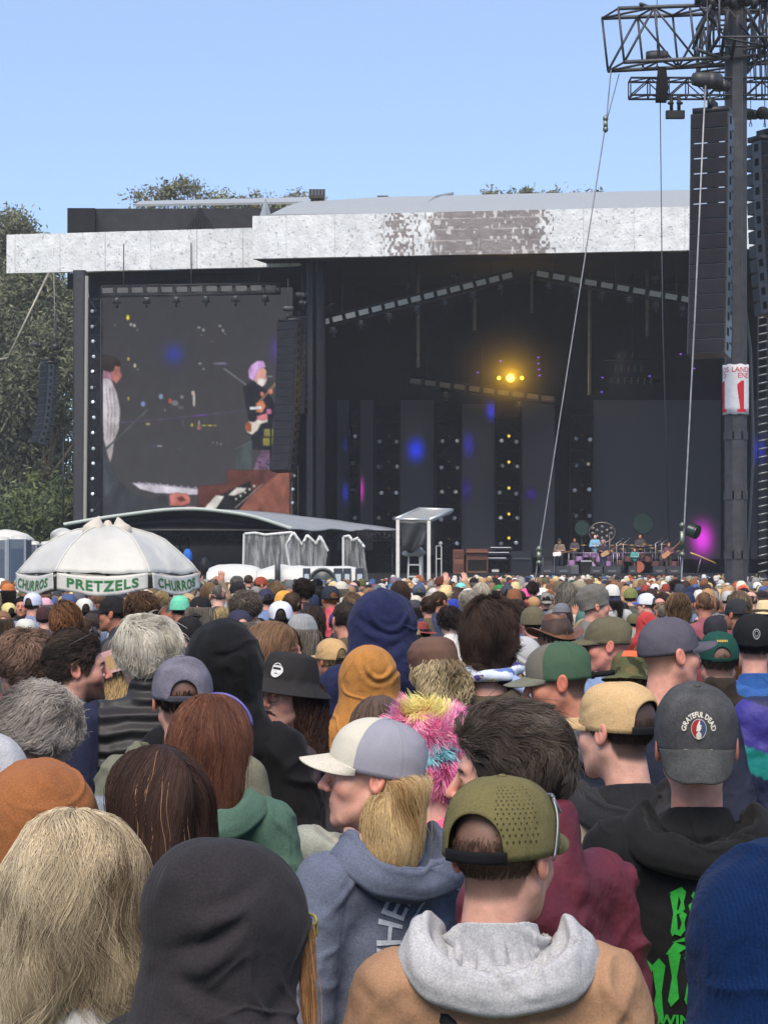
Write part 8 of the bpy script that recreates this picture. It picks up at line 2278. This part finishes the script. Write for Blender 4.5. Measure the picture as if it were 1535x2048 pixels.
# people between the placed ones, row on row, until about three hundred stand in view
rs = random.Random(11)
fore = [(o.location.x, o.location.y) for o in SC.objects if o.name.startswith('person') and o.parent is None]
spots = list(fore)
HAIRC = [(58, 44, 40), (98, 74, 58), (126, 98, 74), (168, 130, 92), (140, 134, 128), (190, 184, 176), (206, 182, 132), (38, 34, 34), (130, 86, 60)]
HATC = [(40, 42, 48), (60, 62, 70), (96, 98, 104), (44, 50, 76), (150, 146, 138), (206, 202, 192), (110, 96, 74), (96, 94, 64), (52, 74, 64), (70, 90, 130), (140, 60, 54), (178, 150, 108), (62, 48, 42), (120, 104, 120)]
JC = [(44, 46, 52), (70, 72, 78), (110, 110, 114), (52, 58, 84), (92, 84, 74), (126, 100, 80), (86, 92, 78), (60, 78, 82), (96, 60, 62), (150, 146, 140), (38, 38, 40), (78, 74, 92), (176, 166, 150), (104, 120, 150), (60, 92, 76), (150, 90, 60)]
cand = []
y = 8.6
while y < 40:
    w = .20 * y + .8; step = .66
    n = int(2 * w / step)
    for i in range(n):
        cand.append((-w + (i + rs.uniform(.1, .9)) * step, y + rs.uniform(-.25, .25)))
    y += .60
count = len(spots); LIMIT = 298
for x, y in cand:
    if count >= LIMIT: lastY = y; break
    px = 767.5 + x / y * FPX
    if min((x - a) ** 2 + (y - b) ** 2 for a, b in spots) < .50 ** 2: continue
    if abs(x - X(216, UY)) < .8 and abs(y - UY) < 1.0: continue
    h = rs.gauss(1.665, .075); h = min(max(h, 1.50), 1.83)
    def clash(h_):
        tp = HOR + (CAMZ - h_) / y * FPX; wd = .20 * FPX / y
        for (qx, qt, qY, qw, qk) in placed[:108]:
            if qY > y and abs(px - qx) < (wd + qw) * .42 and tp < qt + qw * .75: return True
        return False
    if clash(h):
        h = 1.50
        if clash(h): continue
    top = HOR + (CAMZ - h) / y * FPX
    kind = rs.choice(['short', 'crop', 'shaggy', 'curly', 'long', 'long', 'longcurl', 'bald', 'pony', 'cap', 'cap', 'cap', 'fitted', 'trucker', 'beanie', 'beanie', 'slouch', 'bucket', 'brim', 'hood', 'backcap'])
    col = rs.choice(HAIRC if kind in CH else HATC)
    if kind == 'bald': col = rs.choice([(140, 134, 128), (98, 74, 58)])
    jc = rs.choice(JC)
    r = crowd_person(px, top, y, kind, jc if kind == 'hood' else col, jc, rs.choice([0, 0, 0, 0, 1, 1, 1, 1, 2, 2, 4, 4, 4, 3]), rs.gauss(0, 22), hood=(rs.random() < .5 and kind != 'hood'), rs=rs, brim=(rs.choice(HATC) if kind == 'trucker' else None))
    if r is not None:
        spots.append((x, y)); count += 1
    lastY = y
# everyone beyond: one mass up to the stage
rs2 = np.random.RandomState(8)
def low_person():
    out = {}
    g = Geo(); ball(g, (0, 0, 1.62), (.077, .098, .115), 5); out['head'] = (g.V(), g.f)
    g = Geo(); ball(g, (0, -.008, 1.66), (.092, .112, .095), 5); out['hair'] = (g.V(), g.f)
    g = Geo(); lathe(g, [(.001, 1.79), (.06, 1.775), (.09, 1.71), (.094, 1.655), (.094, 1.64)], (0, -.005, 0), 10, 1, 1.15); boxg(g, (0, .13, 1.65), (.14, .08, .012)); out['cap'] = (g.V(), g.f)
    g = Geo(); lathe(g, [(.03, 1.54), (.10, 1.48), (.22, 1.43), (.265, 1.34), (.26, 1.05), (.22, .80), (.19, .1), (.001, 0)], (0, -.03, 0), 10, 1, .62); out['torso'] = (g.V(), g.f)
    g = Geo(); lathe(g, [(.001, 1.79), (.07, 1.77), (.10, 1.68), (.105, 1.58), (.12, 1.45), (.001, 1.42)], (0, -.03, 0), 10, 1, 1.1); out['longhair'] = (g.V(), g.f)
    return out
LP = low_person()
mass = Geo()
HA = [rgb3(*c) for c in HAIRC]; HT = [rgb3(*c) for c in HATC + HATC + [(224, 220, 212), (224, 220, 212), (206, 200, 190), (180, 84, 60), (70, 120, 165)]]; JA = [rgb3(*c) for c in JC]; SA = [rgb3(*c) for c in SK]
y = lastY + .3
while y < 97:
    w = .195 * y + 1.5; step = .62 + .002 * y
    n = int(2 * w / step)
    for i in range(n):
        x = -w + (i + rs2.uniform(.1, .9)) * step; yy = y + rs2.uniform(-.28, .28); px = 767.5 + x / yy * FPX
        if (px < 760 and yy > 63.5) or (px < 925 and yy > 75.5): continue
        if abs(x - X(1470, 55)) < .8 and abs(yy - 55) < .9: continue
        if abs(x - X(216, UY)) < .8 and abs(yy - UY) < 1.0: continue
        if min((x - a) ** 2 + (yy - b) ** 2 for a, b in spots if abs(b - yy) < .6) < .2 if any(abs(b - yy) < .6 for a, b in spots) else False: continue
        k = rs2.normal(.945, .034); k = min(max(k, .86), 1.03); a_ = rs2.normal() * .5
        m = np.array([[math.cos(a_) * k, -math.sin(a_) * k, 0], [math.sin(a_) * k, math.cos(a_) * k, 0], [0, 0, k]], F32)
        top = rs2.choice(['hair', 'hair', 'cap', 'cap', 'longhair'])
        for part, pal in (('head', SA), ('torso', JA), (top, HT if top == 'cap' else HA)):
            V, fs = LP[part]
            base = mass.n
            mass.add(V @ m.T + np.array((x, yy, 0), F32), fs, pal[rs2.randint(len(pal))] * rs2.uniform(.85, 1.15))
    y += .62
y = 6.0
while y < 97:                                              # the crowd goes on to both sides of the view
    for sgn in (-1, 1):
        x0 = .20 * y + (1.3 if y < lastY else 1.9)
        while x0 < .20 * y + 8:
            x = sgn * x0 + rs2.uniform(-.15, .15); yy = y + rs2.uniform(-.2, .2); px = 767.5 + x / yy * FPX; x0 += .68
            if px < 900 and yy > 55: continue
            k = rs2.normal(.945, .034); a_ = rs2.normal() * .4
            m = np.array([[math.cos(a_) * k, -math.sin(a_) * k, 0], [math.sin(a_) * k, math.cos(a_) * k, 0], [0, 0, k]], F32)
            top = rs2.choice(['hair', 'hair', 'cap', 'longhair'])
            for part, pal in (('head', SA), ('torso', JA), (top, HT if top == 'cap' else HA)):
                V, fs = LP[part]
                mass.add(V @ m.T + np.array((x, yy, 0), F32), fs, pal[rs2.randint(len(pal))] * rs2.uniform(.85, 1.15))
    y += .66
M['mass'] = mk('clothes and hair far off', 0.85, vary=0.2, vscale=25, spec=0.2)
o = mass.obj('crowd', M['mass'], None)
tag(o, 'dense mass of far spectators filling the field up to the stage', 'crowd', None, 'stuff')

# ------------------------------------------------------------------ the band
for px, top, Y_, kind, col, jc, jk, yw, lab in ((1118, 1077, 103.7, 'cap', (46, 44, 46), (104, 92, 78), 4, 178, 'guitarist in a dark cap and brown jacket at the left of the band'), (1205, 1079, 103.3, 'longcurl', (222, 200, 200), (44, 44, 50), 4, 178, 'white-haired singer in a dark jacket at the centre microphone'),
                                          (1336, 1084, 103.2, 'long', (120, 84, 64), (90, 60, 80), 4, 178, 'long-haired bass player in a plum shirt at the right of the band'), (1189, 1068, 107, 'short', (110, 90, 76), (96, 150, 176), 4, 178, 'left drummer in a light blue shirt below the round gong rack'), (1279, 1068, 107, 'short', (110, 84, 70), (60, 56, 60), 4, 178, 'right drummer in dark clothes below the big green drum'),
                                          (1148, 1076, 108, 'crop', (90, 70, 60), (70, 66, 70), 4, 170, 'musician in dark clothes half hidden behind the guitarist'), (1268, 1096, 102, 'short', (90, 60, 50), (60, 140, 130), 4, 178, 'percussionist in a teal top and red cloth in front of the right drum kit')):
    r = crowd_person(px, top, Y_, kind, col, jc, jk, yw, label=lab, group='musicians on the stage', zbase=FL if Y_ < 105 else FL + .25, rs=random.Random(px))
    for s in (-1, 1):
        h = link('hand', HAND, r.children[0], rgb(206, 150, 130)); h.location = (s * .045, .17, 1.12); h.rotation_euler = (R(-70), 0, R(-s * 60))

# dyed cloth is less vivid than a paint chart
for o in SC.objects:
    if o.type == 'MESH' and o.parent is not None:
        r_ = o
        while r_.parent is not None: r_ = r_.parent
        if r_.name.startswith('person') and o.name.split('.')[0] not in ('body', 'hand', 'eye', 'iris', 'eyebrow', 'hair', 'fur_hat', 'lettering', 'emblem'):
            c_ = o.color; l_ = .3 * c_[0] + .55 * c_[1] + .15 * c_[2]
            o.color = [c_[k] * .88 + l_ * .12 for k in range(3)] + [1]
for o in SC.objects:
    if o.get('label') and len(o['label'].split()) > 16: print('LONG', o.name, o['label'])

# ------------------------------------------------------------------ the air over the field
hz = bpy.data.materials.new('haze'); hz.use_nodes = True
nt = hz.node_tree; nt.nodes.clear(); oo = nt.nodes.new('ShaderNodeOutputMaterial'); vv = nt.nodes.new('ShaderNodeVolumePrincipled')
vv.inputs['Color'].default_value = (.86, .90, .96, 1); vv.inputs['Density'].default_value = .00042; nt.links.new(vv.outputs[0], oo.inputs['Volume'])
g = Geo(); boxg(g, (0, 80, 19), (420, 260, 40))
tag(g.obj('haze', hz, None, smooth=False), 'thin pale haze over the field', 'haze', None, 'stuff')
